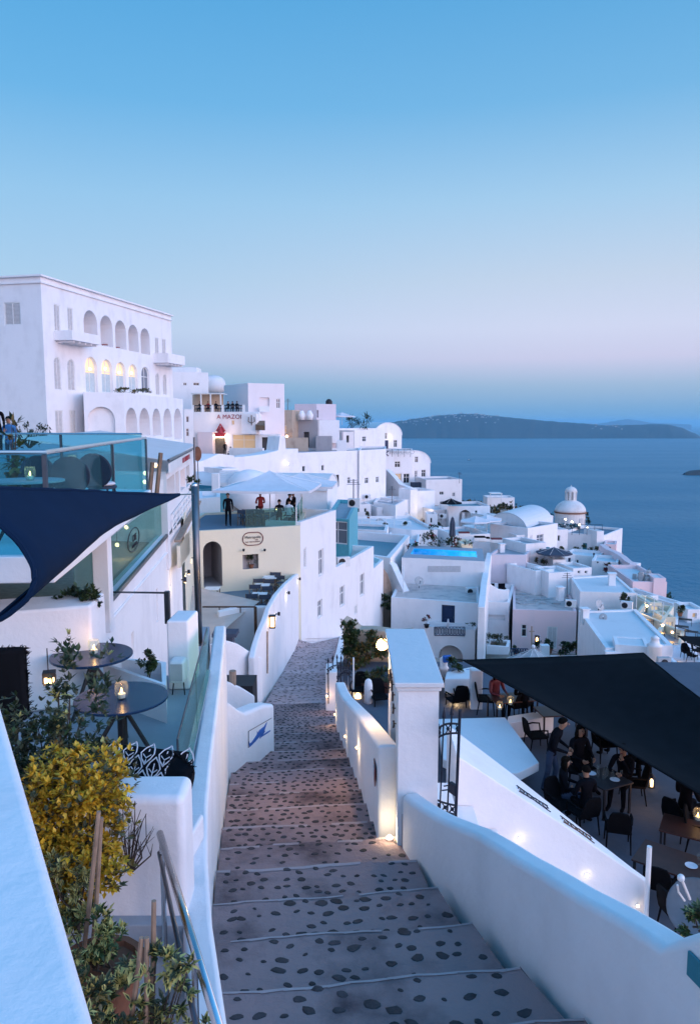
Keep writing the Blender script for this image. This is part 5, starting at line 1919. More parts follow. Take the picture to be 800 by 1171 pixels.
# canes
for k, (x0, y0, x1, y1, Y, lab) in enumerate(((113, 928, 92, 1120, 3.9, 'tallest pale cane standing before the yellow shrub'), (116, 935, 103, 1125, 3.95, 'pale cane tied beside the tallest one'), (162, 1072, 148, 1180, 3.3, 'short cane in the handrail shrub, left of the pair'), (168, 1072, 166, 1185, 3.3, 'short upright cane in the handrail shrub'), (176, 1030, 172, 1180, 3.35, 'longer cane in the shrub nearest the handrail'))):
 mb = MB(); mb.tube([P(x0, y0, Y), P((x0 + x1) / 2 + 1, (y0 + y1) / 2, Y), P(x1, y1, Y)], [.012, .014, .013], 7)
 tag(mb.build('cane', 'stick'), lab, 'cane', 'garden canes')
mb = MB()
rnd = random.Random(8)
for k in range(16):
 p = P(148, 1000, 4.55); q = P(rnd.uniform(140, 176), rnd.uniform(902, 985), 4.5)
 m_ = p.lerp(q, .6) + Vector((rnd.uniform(-.05, .05), 0, rnd.uniform(-.03, .03)))
 mb.tube([p, m_, q], [.006, .004, .002], 4)
 for j in range(2):
  mb.tube([m_, m_ + (q - m_) * .6 + Vector((rnd.uniform(-.07, .07), 0, rnd.uniform(-.02, .06)))], [.003, .0015], 3)
tag(mb.build('bare_twigs', 'bark'), 'bare dark twigs between the yellow shrub and the white wall', 'plant')

# ------------------------------------------------------------------ right: way down to the lower terrace
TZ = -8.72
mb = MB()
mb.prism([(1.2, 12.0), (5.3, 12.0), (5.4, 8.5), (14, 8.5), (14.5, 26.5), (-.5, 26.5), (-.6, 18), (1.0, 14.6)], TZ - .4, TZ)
structure(mb, 'terrace_floor', 'terrace_shaded', bevel=.02)
# parapet of the side steps with broad sloping top
A_, B_ = xy(P(527, 868, 12.0)), xy(P(742, 1010, 12.1))
stt = []
for k, (x, y, w_) in enumerate(((522, 864, 1.30), (560, 889, 1.10), (600, 915, .90), (640, 941, .62), (690, 975, .34), (725, 999, .18), (742, 1010, .12))):
 p = PW(x, y, A_, B_)
 stt.append(((p.x, p.y), (p.x, p.y + w_), TZ - .3, (p.z, p.z + .02)))
mb = MB(); mb.loft(stt)
SP_ = tag(mb.build('white_wall', 'plaster', bevel=.03, seg=3), 'white sloping parapet of the side steps down to the dark terrace', 'wall')
for k, (x, y) in enumerate(((594, 958), (670, 1000), (728, 1035))):
 c = PW(x, y, A_, B_) + Vector((0, -.005, 0))
 step_light(['star-like step light on the sloping parapet nearest the gate', 'star-like step light in the middle of the sloping parapet', 'star-like step light at the low end of the sloping parapet'][k], c, (0, -1, 0), [.30, .26, .2][k], (1, .8, .5), .024, 'lamp_white')
# iron scrolls lying on its top
for k, (x, y, w_) in enumerate(((614, 905, .36), (663, 950, .34))):
 t = PW(x, y + 10, A_, B_)
 i0 = [s for s in stt if s[0][0] <= t.x][-1]; i1 = [s for s in stt if s[0][0] > t.x][0]
 U = Vector((i1[0][0] - i0[0][0], 0, i1[3][0] - i0[3][0])).normalized()
 f_ = (t.x - i0[0][0]) / (i1[0][0] - i0[0][0]); z_ = i0[3][0] + (i1[3][0] - i0[3][0]) * f_
 V = Vector((0, 1, .02)).normalized(); N = U.cross(V)
 o = Vector((t.x, 12.05, z_)) + V * (.28 if k == 0 else .22) + N * .014
 s_ = MB(); rr = .15
 for q in range(4):
  cx = (q - 1.5) * .17
  s_.tube([o + U * (cx + .075 * math.cos(a) * (1 if q % 2 else -1) * (1 - g * .05)) + V * (.09 * math.sin(a) * (1 - g * .05)) for g, a in enumerate([PI * h / 5 for h in range(11)])], .009, 4)
 s_.tube([o - U * .34 - V * .10, o - V * .05, o + U * .34 - V * .10], .009, 4); s_.tube([o - U * .34 + V * .10, o + V * .05, o + U * .34 + V * .10], .009, 4)
 tag(s_.build('wall_ornament', 'iron' if k == 0 else 'rust_iron'), ['black curling iron ornament on the sloping parapet, upper one', 'reddish curling iron ornament on the sloping parapet, lower one'][k], 'ornament')
# the side steps
ss = MB()
for k in range(9):
 x = 1.25 + k * .42
 ss.box(x + .21, 11.0, TZ - .3, max(-6.05 - k * .42, TZ + .01 + (9 - k) * .002), .43, 1.96)
ss.prism([(.55, 9.42), (1.3, 9.42), (1.3, 12), (.2, 12), (.2, 10)], TZ, -5.60)
structure(ss, 'side_steps', 'plaster', bevel=.02)
mb = MB(); p = P(742, 968, 11.9); mb.tube([(p.x, p.y, TZ), p], .042, 10)
tag(mb.build('white_post', 'white_paint'), 'white round post at the foot of the sloping parapet', 'post')
# flat slab roof beyond the gate
z = P(615, 872, 16.9).z
pts = [xy(PZ(x, y, z)) for x, y in ((500, 822), (577, 820), (616, 872), (592, 884), (545, 885), (506, 868))]
mb = MB(); mb.prism(ccw(pts), z - .22, z)
tag(mb.build('flat_roof', 'roof_white', bevel=.02), 'flat pale blue-white slab roof right behind the open iron gate', 'roof')
mb = MB(); q = PZ(596, 884, z); mb.box(q.x - .1, q.y + .3, TZ, z - .225, .12, .12)
for (x, y) in ((530, 850), (560, 835)):
 q = PZ(x, y, z); mb.box(q.x, q.y, TZ, z - .225, .3, .3)
tag(mb.build('roof_support', 'plaster'), 'short supports under the flat slab roof', 'support')

# open iron gate leaf
G0, G1 = P(497.5, 870, 8.15), P(526, 870, 7.75)
GA, GB = xy(G0), xy(G1)
GT = thing('iron_gate', 'open black iron gate leaf with spikes behind the white portal', 'gate', (G0.x, G0.y, P(498, 915, 8.1).z))


def gp(x, y):
 return PW(x, y, GA, GB)


mb = MB(); mb.tube([gp(497.5, 915), gp(500.5, 828)], .016, 6); mb.tube([gp(520.5, 938), gp(525.5, 812)], .018, 6); mb.build('frame', 'iron', GT)
for k, (xb, yb, xt, yt) in enumerate(((502.5, 929, 507, 822), (511, 934, 516, 819))):
 mb = MB(); a, b = gp(xb, yb), gp(xt, yt); mb.tube([a, b], .010, 6)
 d = (b - a).normalized()
 mb.tube([b, b + d * .02, b + d * .04, b + d * .14], [.010, .024, .022, .002], 6); mb.build('bar', 'iron', GT)
b = gp(525.5, 812); mb = MB()
arc0 = [gp(500, 834), gp(504, 830.5), gp(509, 828.2), gp(515, 827.2), gp(521, 827.5), gp(524.5, 828)]
arc1 = [gp(500, 844.5), gp(504, 841.5), gp(509, 839.5), gp(515, 838.5), gp(521, 838.3), gp(524, 838.5)]
mb.tube(arc0, .012, 5); mb.tube(arc1, .012, 5)
for i in (0, 2, 4):
 mb.tube([arc0[i], arc1[i + 1]], .008, 4); mb.tube([arc1[i], arc0[i + 1]], .008, 4)
 m_ = (arc0[i] + arc1[i + 1] + arc1[i] + arc0[i + 1]) / 4
 mb.ball(m_, .022, 6)
mb.build('arched_band', 'iron', GT)
mb = MB()
l0 = [gp(497.5, 914), gp(504.5, 917), gp(513, 919.5), gp(521, 921)]; l1 = [gp(497, 924), gp(504, 927), gp(512.5, 929.5), gp(520.6, 931.5)]
mb.tube(l0, .012, 5); mb.tube(l1, .012, 5)
for i in range(3):
 mb.tube([l0[i], l1[i + 1]], .008, 4); mb.tube([l1[i], l0[i + 1]], .008, 4); mb.ball((l0[i] + l1[i + 1] + l1[i] + l0[i + 1]) / 4, .022, 6)
mb.tube([gp(502.5, 929.5), gp(520.5, 938)], .010, 5)
mb.build('lower_band', 'iron', GT)
c = gp(518, 902); mb = MB(); mb.box(c.x, c.y, c.z - .06, c.z + .06, .11, .04, math.atan2(GB[1] - GA[1], GB[0] - GA[0])); mb.tube([c + Vector((-.05, 0, .04)), c + Vector((-.11, -.02, .04))], .008, 5); mb.tube([c + Vector((-.05, 0, -.01)), c + Vector((-.13, -.02, -.01))], .008, 5)
mb.build('lock', 'iron', GT)

# arched gate further down the lane
G2 = thing('iron_gate', 'pair of small arched iron gates at the entrance beside the short white post', 'gate', P(385, 790, 20))
for k, (A2, B2, Y0, Y1) in enumerate((((374, 775), (398, 774), 20.4, 22.0), ((385, 784), (402, 778), 19.2, 19.9))):
 a, b = P(A2[0], A2[1], Y0), P(B2[0], B2[1], Y1)
 mb = MB(); n_ = 10
 for dz in (0, .13):
  mb.tube([a.lerp(b, i / n_) + Vector((0, 0, .24 * math.sin(PI * (.15 + .75 * i / n_)) + dz)) for i in range(n_ + 1)], .018, 5)
 for i in range(0, n_, 2):
  p = a.lerp(b, (i + .5) / n_) + Vector((0, 0, .24 * math.sin(PI * (.15 + .75 * (i + .5) / n_))))
  mb.tube([p - Vector((0, 0, .9 if k == 0 else .5)), p + Vector((0, 0, .30))], .014, 4)
  mb.tube([p + Vector((0, 0, .30)), p + Vector((0, 0, .36)), p + Vector((0, 0, .46))], [.014, .034, .003], 5)
 for i in range(n_ - 1):
  p = a.lerp(b, (i + .5) / n_) + Vector((0, 0, .065 + .24 * math.sin(PI * (.15 + .75 * (i + .5) / n_)))); mb.ball(p, .035, 5)
 mb.build('gate_leaf', 'iron', G2)

# small terrace behind the portal: floor, chairs, wall bank with plants
z2 = -8.95
mb = MB(); mb.prism([(-.75, 17.2), (.9, 14.5), (4.8, 15.5), (5.0, 25.6), (-.6, 26.6)], z2 - .3, z2 + .01)
structure(mb, 'terrace_floor', 'roof_white')
chair = chair_woven('black woven armchair under the navy sail, nearest the foot of the parapet', group='black woven terrace chairs')
mats = chair
def at_floor(x, y, z=TZ):
 return PZ(x, y, z)


CH = [(705, 968, 165, 'black woven armchair standing empty before the group of diners'), (640, 940, 30, 'black woven armchair by the standing man, holding a seated guest'), (665, 950, 200, 'black woven armchair with its back turned, beside the dark seated figure'),
  (722, 915, 260, 'black woven armchair of the man resting his chin'), (662, 900, 340, 'black woven armchair of the woman with long hair'), (775, 955, 120, 'black woven armchair at the frame edge under the navy sail'),
  (800, 975, 60, 'black woven armchair cut by the frame under the navy sail'), (612, 858, 100, 'black woven armchair behind the standing man'), (752, 1035, 150, 'black woven armchair near the white round post'), (775, 1070, 100, 'black woven armchair beside the satellite dish'),
  (690, 868, 10, 'black woven armchair deep under the sail, left of two'), (730, 885, 350, 'black woven armchair deep under the sail, right of two'), (555, 815, 80, 'black woven armchair beside the red wooden tables'), (590, 822, 200, 'black woven armchair before the red wooden tables')]
p = at_floor(*CH[0][:2]); put(chair, p, R(CH[0][2])); chair['label'] = CH[0][3]
for (x, y, rz, lab) in CH[1:]:
 dup(chair, at_floor(x, y), R(rz), lab)
CH2 = [(434, 812, 15, 'black chair with its back to the portal, right one of two by the lower gate'), (411, 803, 350, 'black chair by the glowing lower gate, left one of two'), (521, 815, 200, 'black chair just behind the portal, left one of two'), (528, 812, 170, 'black chair just behind the portal, right one of two')]
for (x, y, rz, lab) in CH2:
 dup(chair, PZ(x, y, z2 + .02), R(rz), lab)
tb = table_square('dark square table of the seated group, with plates and glasses', .85, .85, .74, 'terrace tables', 'dark_paint')
put(tb, at_floor(690, 925), R(25)); GTAB = at_floor(690, 925)
tr = table_square('red-brown wooden table by the white post at the frame edge', 1.5, .85, .74, 'terrace tables')
put(tr, at_floor(775, 1030), R(-38)); RTAB = at_floor(775, 1030)
for (x, y, rz, lab) in ((585, 822, 12, 'red wooden table with candles deep under the sail'), (640, 838, 8, 'red wooden table behind the standing man'), (795, 985, -30, 'red-brown wooden table under the sail at the frame edge'), (512, 800, 0, 'red wooden table lit from below behind the portal')):
 dup(tr, at_floor(x, y) if x != 512 else PZ(x, y, z2 + .02), R(rz), lab, scale=.9)


def tableware(label, loc, rz=0, group='plates and glasses on the terrace tables'):
 t = thing('place_setting', label, 'tableware', loc, group); o = Vector(loc)
 mb = MB(); mb.lathe([(.06, 0), (.11, .012), (.108, .016), (.05, .006)], o, 16); mb.build('plate', 'cloth_white', t)
 mb = MB(); g = o + Vector((.16, .05, 0)); mb.lathe([(.032, 0), (.004, .006), (.004, .08), (.032, .12), (.036, .17), (.030, .20)], g, 10); mb.build('wine_glass', 'glass_clear', t, smooth=True)
 return t


tableware('white plate and wine glass in the middle of the group table', GTAB + Vector((.18, -.1, .745)))
tableware('white plate and wine glass near the seated woman', GTAB + Vector((-.25, .2, .745)))
tableware('white plate and glass on the red-brown table by the white post', RTAB + Vector((.15, -.1, .745)))
mb = MB()
for k in range(4):
 q = GTAB + Vector((-.15 + k * .1, .05 * (-1) ** k, .745)); mb.lathe([(.032, 0), (.036, .16), (.014, .22), (.013, .28)], q, 8)
tag(mb.build('bottles', 'glass_clear', smooth=True), 'cluster of shiny glasses and bottles on the group table', 'bottles', 'plates and glasses on the terrace tables')
for k, (x, y, z_, w_) in enumerate(((583, 806, TZ + .70, 3), (571, 812, TZ + .70, 2), (797, 938, TZ + .70, 3))):
 c = PZ(x, y, z_)
 candle(['candle glass on the red table deep under the sail, right one', 'candle glass on the red table deep under the sail, left one', 'candle glowing on the table at the frame edge under the sail'][k], c, 1.6, w_ * .5)
for (x, y, rz, top, lab) in ((597, 826, 150, 'cloth_black', 'dark seated guest at the red table with candles'), (566, 818, 30, 'maroon', 'guest in maroon seated by the red tables behind the white pillar'), (704, 872, 200, 'cloth_black', 'dark guest half hidden by the edge of the black sail'), (752, 896, 250, 'cloth_black', 'dark guest seated beside the floor lantern'), (782, 950, 120, 'cloth_black', 'dark guest seated at the frame edge under the black sail')):
 person(lab, at_floor(x, y), R(rz), 'sit', top, 'cloth_black', 'long' if x in (566, 752) else 'short', scale=1.05)
# people
person('standing man in dark jacket and jeans leaning over the table', at_floor(628, 905), R(62), 'lean', 'cloth_black', 'cloth_denim', scale=1.1)
person('seated woman with long dark hair facing the stairs', at_floor(660, 897) - Vector((0, 0, .02)), R(20), 'sit', 'cloth_black', 'cloth_black', 'long', scale=1.12)
person('seated man resting his chin on his hand at the right of the table', at_floor(712, 917), R(-38), 'sitchin', 'cloth_black', 'cloth_black', scale=1.1)
person('dark seated guest with his back turned to the stairs', at_floor(668, 945), R(195), 'sit', 'cloth_black', 'cloth_black')
person('seated guest in dark clothes and jeans beside the standing man', at_floor(643, 932), R(75), 'sit', 'cloth_black', 'cloth_denim', 'long')
# shade sail over it
sail('large black shade sail over the restaurant terrace on the right', [P(529, 755, 22.0), P(735, 747, 20.5), P(980, 905, 13.0), P(930, 985, 11.5)], .35, 'black_fabric', [.01, .16, .0, .055], res=24)
for (x, y, Y, lab) in ((735, 748, 20.6, 'steel post at the rear corner of the black sail'),):
 p = P(x, y, Y); mb = MB(); mb.tube([(p.x, p.y, -12), p], .05, 8); tag(mb.build('sail_post', 'steel_dark'), lab, 'post')
# satellite dish and plant at the frame edge
D = thing('satellite_dish', 'grey satellite dish with white arm beside the end of the curved wall', 'satellite dish', P(790, 1060, 7))
c = P(797, 1040, 6.6); ax = Vector((-.5, -.45, .55)).normalized()
M = Vector((0, 0, 1)).rotation_difference(ax).to_matrix()
mb = MB(); mb.lathe([(.001, .0), (.12, .012), (.24, .05), (.27, .07), (.262, .072), (.23, .055), (.1, .018), (.001, .012)], (0, 0, 0), 28); mb.v = [tuple(M @ Vector(v) + c) for v in mb.v]; mb.build('reflector', 'dish_dark', D, smooth=True)
f_ = P(778, 1004, 6.3)
mb = MB(); mb.tube([P(788, 1028, 6.5), f_], .014, 6); mb.tube([P(774, 1012, 6.4), P(775, 1020, 6.45), P(782, 1030, 6.5)], .010, 6); mb.build('arm', 'white_paint', D)
mb = MB(); mb.ball(f_, .035, 8); mb.build('receiver', 'plastic_white', D)
mb = MB(); mb.tube([c, c + Vector((.1, .1, -1.8))], .03, 6); mb.build('mast', 'steel_dark', D)
bush('small green plant under the satellite dish', P(794, 1063, 4.6), [((.02, 0, .05), (.12, .10, .09))], 80, .05, ['leaf_mid', 'leaf_olive', 'leaf_pale'], 51, stems=3)
# lamp light under the sail glimpsed on the floor
lamp(PZ(742, 905, TZ + .5), 3.5, (1, .52, .2), .1)
t = thing('floor_lantern', 'small glowing lantern on the terrace floor deep under the sail', 'lantern', at_floor(744, 900)); q = at_floor(744, 900)
mb = MB(); mb.lathe([(.09, 0), (.09, .02)], q, 8); mb.lathe([(.09, .26), (.02, .34)], q, 8)
for k in range(4):
 a = PI / 4 + k * PI / 2; mb.tube([q + Vector((.08 * math.cos(a), .08 * math.sin(a), .02)), q + Vector((.08 * math.cos(a), .08 * math.sin(a), .27))], .008, 4)
mb.build('frame', 'dark_paint', t)
mb = MB(); mb.lathe([(.04, .02), (.045, .16), (.02, .2)], q, 8); mb.build('candle', 'lamp_soft', t)

# low white structures behind the portal (small post, bench, kerb)
mb = MB(); q = PZ(543, 817, z2); q1 = P(543, 765, q.y); mb.box(q.x, q.y, z2, q1.z, .36, .36); tag(mb.build('white_post', 'plaster', bevel=.03), 'square white pillar left of the black sail behind the portal', 'post')
mb = MB(); z = P(505, 770, 23).z; pts = [xy(PZ(x, y, z)) for x, y in ((508, 776), (549, 776), (551, 769), (540, 762), (510, 768))]; mb.prism(ccw(pts), z - .5, z)
tag(mb.build('white_bench', 'plaster', bevel=.04), 'curved white bench by the blue cushions behind the portal', 'bench')
bush('dark potted plant on the curved white bench', P(516, 768, 23.2), [((0, 0, .22), (.36, .2, .24))], 90, .10, ['leaf_dark', 'leaf_mid'], 61, stems=3)
for k, (x, y) in enumerate(((536, 768), (511, 752))):
 c = P(x, y, 23.4); mb = MB(); mb.box(c.x, c.y, c.z - .16, c.z + .08, .30, .12, .3); tag(mb.build('blue_cushion', 'blue_bright', bevel=.04), ['bright blue cushion right of the dark potted plant', 'bright blue cushion at the mouth of the dark arch'][k], 'cushion')
mb = MB(); mb.lathe([(.14, -.5), (.14, .1), (.17, .12), (.12, .2), (.13, .45), (.05, .52)], P(507, 768, 23.6), 12); tag(mb.build('stone_urn', 'plaster', smooth=True), 'slim white urn pillar right behind the portal', 'urn')
mb = MB(); z = TZ; pts = [xy(P(x, y, Y)) for x, y, Y in ((577, 826, 20.5), (632, 820, 20.8), (634, 840, 20.3), (580, 850, 19.4))]; mb.prism(ccw([xy(PZ(578, 847, TZ)), xy(PZ(632, 838, TZ)), xy(PZ(628, 830, TZ)), xy(PZ(580, 838, TZ))]), TZ, TZ + .5)
tag(mb.build('low_wall', 'plaster', bevel=.03), 'low white kerb wall between the red tables and the standing man', 'wall')
lamp(PZ(520, 802, z2 + .35), 10, (1, .62, .28), .08)
t = thing('floor_lantern', 'glowing lantern on the floor under the table behind the portal', 'lantern', PZ(521, 805, z2)); q = PZ(521, 805, z2)
mb = MB(); mb.lathe([(.08, .01), (.085, .22), (.03, .3)], q, 8); mb.build('shade', 'lamp_soft', t)
t = thing('floor_lantern', 'glowing lantern on the floor behind the lower arched gate', 'lantern', PZ(408, 806, z2)); q = PZ(409, 806, z2)
mb = MB(); mb.lathe([(.10, .01), (.11, .30), (.04, .4)], q, 8); mb.build('shade', 'lamp_soft', t)
lamp(q + Vector((0, .5, .6)), 60, (1, .60, .25), .08)
# planted bank behind the gate lamp
mb = MB()
pts = [xy(P(392, 760, 26)), xy(P(455, 760, 25)), xy(P(470, 750, 40)), xy(P(392, 740, 44))]
mb.prism(ccw(pts), -14, [-8.3 - .0 * i for i in range(4)])
mb2 = MB(); A_, B_ = xy(P(392, 760, 27.0)), xy(P(470, 760, 26.4))
tw = [(392, 708), (400, 712), (410, 720), (425, 720), (440, 722), (452, 724), (470, 722)]
wall('worn cream plaster wall lit by the warm lamp behind the gate portal', A_, B_, tw, .6, -13, side=1, mat='plaster_tan')  # cream wall; the lamp's warm light is put into the tan colour
bush('bushy green climber growing on the worn wall beside the lane', P(403, 748, 26.6), [((-.08, 0, .85), (.36, .3, .42)), ((.0, 0, .2), (.40, .3, .42))], 560, .12, ['leaf_dark', 'leaf_mid', 'leaf_mid'], 71, stems=6, wd=.6)
bush('olive-brown creeper hanging on the worn wall by the warm lamp', P(418, 752, 26.0), [((.1, 0, .2), (.5, .3, .45)), ((.35, 0, .7), (.35, .25, .3)), ((-.5, -.2, -.1), (.35, .25, .25)), ((.9, 0, .3), (.5, .25, .35))], 620, .13, ['leaf_olive', 'leaf_ochre', 'leaf_mid'], 73, stems=6, wd=.6)
t = thing('planter_box', 'red-brown wooden planter box on the terrace behind the portal', 'planter', P(432, 790, 23), 'terrace planters')
c = P(432, 786, 23.5); mb = MB(); mb.box(c.x, c.y, z2, c.z + .22, 1.1, .45); mb.build('box', 'wood_red', t, bevel=.01)
bush('dark bushy plant in the red-brown planter box', c + Vector((0, 0, .2)), [((0, 0, .22), (.55, .25, .25))], 260, .12, ['leaf_dark', 'leaf_ochre', 'leaf_mid'], 75, stems=3)
mb = MB(); p = P(404, 752, 23); mb.tube([(p.x, p.y, z2), p], .03, 6); tag(mb.build('pale_pole', 'white_paint'), 'thin pale pole among the creepers by the lower gate', 'pole')
mb = MB(); q = P(421, 773, 22.5); mb.lathe([(.13, z2 - q.z), (.13, -.3), (.10, -.15), (.05, -.1)], q, 12); tag(mb.build('white_urn', 'plaster', smooth=True), 'white rounded urn pillar left of the wooden planter box', 'urn')
# ------------------------------------------------------------------ cream restaurant with arched doorway and the tall white house
G_H = 'white houses stepping down the cliff'
zc = P(343, 601, 38.5).z
CAx, CBx = xy(P(196, 604, 36.0)), xy(P(343, 601, 38.5))
back = Vector((-.12, 8))
cz0 = -8.5
house('cream restaurant building with an arched doorway, oval sign and people on its roof terrace', [CAx, CBx, tuple(Vector(CBx) + back), tuple(Vector(CAx) + back)], cz0 - 4, zc,
  name='restaurant', cat='restaurant', mat='plaster_cream', ops=[(232.5, 619, 254, 671, 'arch', 2.6), (277.5, 634, 295.5, 650.5, 'niche')], par=.12, pt=.25, roof='terrace_slate', group=None, inmat='plaster_grey')  # grey insides: shade of arch and niche put into the plaster colour
cd = (Vector(CBx) - Vector(CAx)).normalized(); cn = Vector((cd.y, -cd.x)).to_3d(); cdir = cd.to_3d()


def onc(x, y, o=0):
 return PW(x, y, CAx, CBx) + cn * o


SGN = thing('oval_sign', 'oval maroon framed name sign on the cream restaurant wall', 'sign', onc(289, 616))
c = onc(289, 616, .03); mb = MB()
rg = []
for k in range(32):
 a = 2 * PI * k / 32; sx, sz = math.cos(a), math.sin(a)
 rg.append(c + cdir * (.50 * (1 if sx > 0 else -1) * min(1, abs(sx) * 1.0) ** .6 ) + Vector((0, 0, .33 * (1 if sz > 0 else -1) * abs(sz) ** .7)))
rg = []
for k in range(33):
 a = 2 * PI * k / 32; sx = math.cos(a)
 rg.append(c + cdir * ((.20 if sx > 1e-6 else (-.20 if sx < -1e-6 else 0)) + .33 * sx) + Vector((0, 0, .33 * math.sin(a))))
mb.tube(rg, .022, 5); mb.build('frame', 'maroon', SGN)
text('Metropolis', .19, 'dark_paint', SGN, c + Vector((0, 0, .08)), cdir, (0, 0, 1)); text('cafe', .10, 'maroon', SGN, c + cdir * .2 + Vector((0, 0, -.06)), cdir, (0, 0, 1)); text('BAR  RESTAURANT', .09, 'maroon', SGN, c + Vector((0, 0, -.16)), cdir, (0, 0, 1))
for k, x in enumerate((277.5, 301.5)):
 p = onc(x, 629.5, .02); t = thing('spot_lamp', ['black spot lamp left under the oval sign', 'black spot lamp right under the oval sign'][k], 'lamp', p, 'spot lamps under the oval sign')
 mb = MB(); mb.tube([p, p + cn * .16], .018, 5); mb.build('arm', 'iron', t); mb = MB(); mb.tube([p + cn * .16, p + cn * .20 + Vector((0, 0, .1))], [.05, .06], 8); mb.build('shade', 'iron', t)
bush('spiky plant in a terracotta pot inside the wall niche', onc(288, 646, -.12), [((0, 0, .22), (.24, .08, .16))], 26, .24, ['leaf_dark', 'leaf_mid'], 81, stems=3, wd=.18, pot=(.13, .18))
lamp(onc(268, 655, 1.8), 10, (1, .75, .45), .2)
# sunken terrace in front of the cream building
mb = MB()
T = [xy(PZ(x, y, cz0)) for x, y in ((196, 655), (343, 660), (336, 672), (327, 690), (316, 712), (300, 712), (268, 689), (196, 676))]
mb.prism(ccw(T), cz0 - .4, cz0)
structure(mb, 'terrace_floor', 'terrace_slate')
dc = chair_director('folding canvas chair by the cream wall, left of the pair under the niche', 'folding canvas chairs on the cream terrace')
spots = [(262, 672, 10), (266, 664, 185), (308, 663, 190), (327, 663, 170), (301, 671, 185), (316, 672, 175), (296, 680, 190), (309, 681, 172), (322, 676, 160), (292, 690, 8), (306, 692, 5), (288, 702, 5), (303, 703, 0)]
names = ['folding canvas chair by the cream wall, left of the pair under the niche', 'folding canvas chair against the cream wall behind the pair under the niche', 'folding canvas chair against the wall, left of the back row of chairs', 'folding canvas chair against the wall in the right corner',
   'folding canvas chair in the second row, left', 'folding canvas chair in the second row, right', 'folding canvas chair in the third row, left', 'folding canvas chair in the third row, middle', 'folding canvas chair in the third row beside the sloping wall',
   'folding canvas chair in the fourth row, left', 'folding canvas chair in the fourth row, right', 'folding canvas chair in the front row, left', 'folding canvas chair in the front row by the sloping wall']
for k, (x, y, rz) in enumerate(spots):
 q = PZ(x, y, cz0)
 if k == 0:
  put(dc, q, R(rz))
 else:
  dup(dc, q, R(rz), names[k])
dt_ = table_square('small white-topped table between the folding chairs, back one', .7, .7, .74, 'small tables on the cream terrace', 'white_paint', 'wood')
for k, (x, y) in enumerate(((314, 667), (309, 676), (300, 686), (297, 697), (243, 690))):
 q = PZ(x, y, cz0)
 if k == 0:
  put(dt_, q)
 else:
  dup(dt_, q, 0, ['', 'small white-topped table between the second and third chair rows', 'small white-topped table between the third and fourth chair rows', 'small white-topped table before the front chairs', 'small white-topped table half behind the steel mast'][k])
# spots and lantern on the sloping wall
tn = (Vector(TWB) - Vector(TWA)).normalized(); tn3 = Vector((tn.y, -tn.x, 0)); tn3 = tn3 if tn3.x > 0 else -tn3
for k, (x, y) in enumerate(((340, 662), (327, 678), (315, 702))):
 p = PW(x, y, TWA, TWB)
 t = thing('spot_lamp', ['down light highest on the sloping lane wall', 'down light in the middle of the sloping lane wall', 'down light lowest on the sloping lane wall above the lantern'][k], 'lamp', p, 'down lights on the sloping wall')
 mb = MB(); mb.tube([p, p + tn3 * .12], .02, 5); mb.build('arm', 'iron', t); mb = MB(); mb.lathe([(.05, -.06), (.05, .07)], p + tn3 * .13, 8); mb.build('shade', 'iron', t)
 lamp(p + tn3 * .13 + Vector((0, 0, -.14)), [2.5, 5, 2][k], (1, .82, .6), .03, t)
p = PW(307, 711, TWA, TWB) + tn3 * .14
t = thing('wall_lantern', 'square brass lantern on the sloping lane wall', 'lantern', p)
mb = MB()
for sx in (-.09, .09):
 for sy in (-.09, .09):
  mb.box(p.x + sx, p.y + sy, p.z - .2, p.z + .2, .022, .022)
mb.box(p.x, p.y, p.z + .2, p.z + .24, .24, .24); mb.box(p.x, p.y, p.z - .23, p.z - .2, .2, .2); mb.build('frame', 'iron', t)
mb = MB(); mb.box(p.x, p.y, p.z - .17, p.z + .17, .14, .14); mb.build('light_panel', 'lamp_soft', t)
lamp(p + tn3 * .2 + Vector((0, 0, -.1)), 5, (1, .7, .38), .06, t)
mb = MB(); p2 = PW(304.5, 770, TWA, TWB); mb.tube([PW(304.5, 722, TWA, TWB) + tn3 * .04, p2 + tn3 * .04], .03, 5); tag(mb.build('wood_post', 'wood_pale'), 'thin pale post under the brass lantern', 'post')
mb = MB(); q = P(309, 772, 30.6); mb.box(q.x, q.y, q.z - .6, q.z, .6, 1.4); tag(mb.build('white_step', 'plaster', bevel=.03), 'small white block step at the foot of the sloping wall', 'step')
# awning, posts, curved wall in the court left of the lane
AWN = sail('taupe fabric awning stretched over the small court', [P(196, 690, 31.5), P(205, 667, 34.5), P(296, 688, 30.5), P(232, 745, 24)], .1, 'taupe_fabric', [.02, .02, .06, .05], name='awning', res=10)
mb = MB(); A_, B_ = P(232, 694, 29.4), P(292, 694, 28.6); mb.tube([A_, B_], .035, 6); p = P(283, 770, 26.5); mb.tube([B_, (B_.x, B_.y, -11)], .06, 8)
for f_ in (.32, .72):
 q = A_.lerp(B_, f_); mb.tube([q, q - Vector((0, 0, .3))], .02, 4)
mb.build('frame', 'rust_iron', AWN)
mb = MB(); mb.prism(ccw([xy(P(225, 760, 21)), xy(P(303, 760, 22)), xy(P(318, 730, 31.5)), xy(P(225, 730, 31.5))]), -11, -9.9); structure(mb, 'court_floor', 'plaster_tan')
A_, B_ = xy(P(252, 770, 21.5)), xy(P(300, 770, 23.5))
wall('low curved white wall in the court behind the wavy sign wall', A_, B_, [(250, 738), (262, 733), (272, 736), (283, 743), (292, 749), (300, 752)], .35, -11.5, group=G_H)
A_, B_ = xy(P(250, 790, 17.5)), xy(P(294, 800, 18.3))
wall('lowest white wall step in the court, with a pale green face', A_, B_, [(248, 778), (262, 780), (276, 786), (292, 796)], .35, -11, group=G_H, mat='plaster')
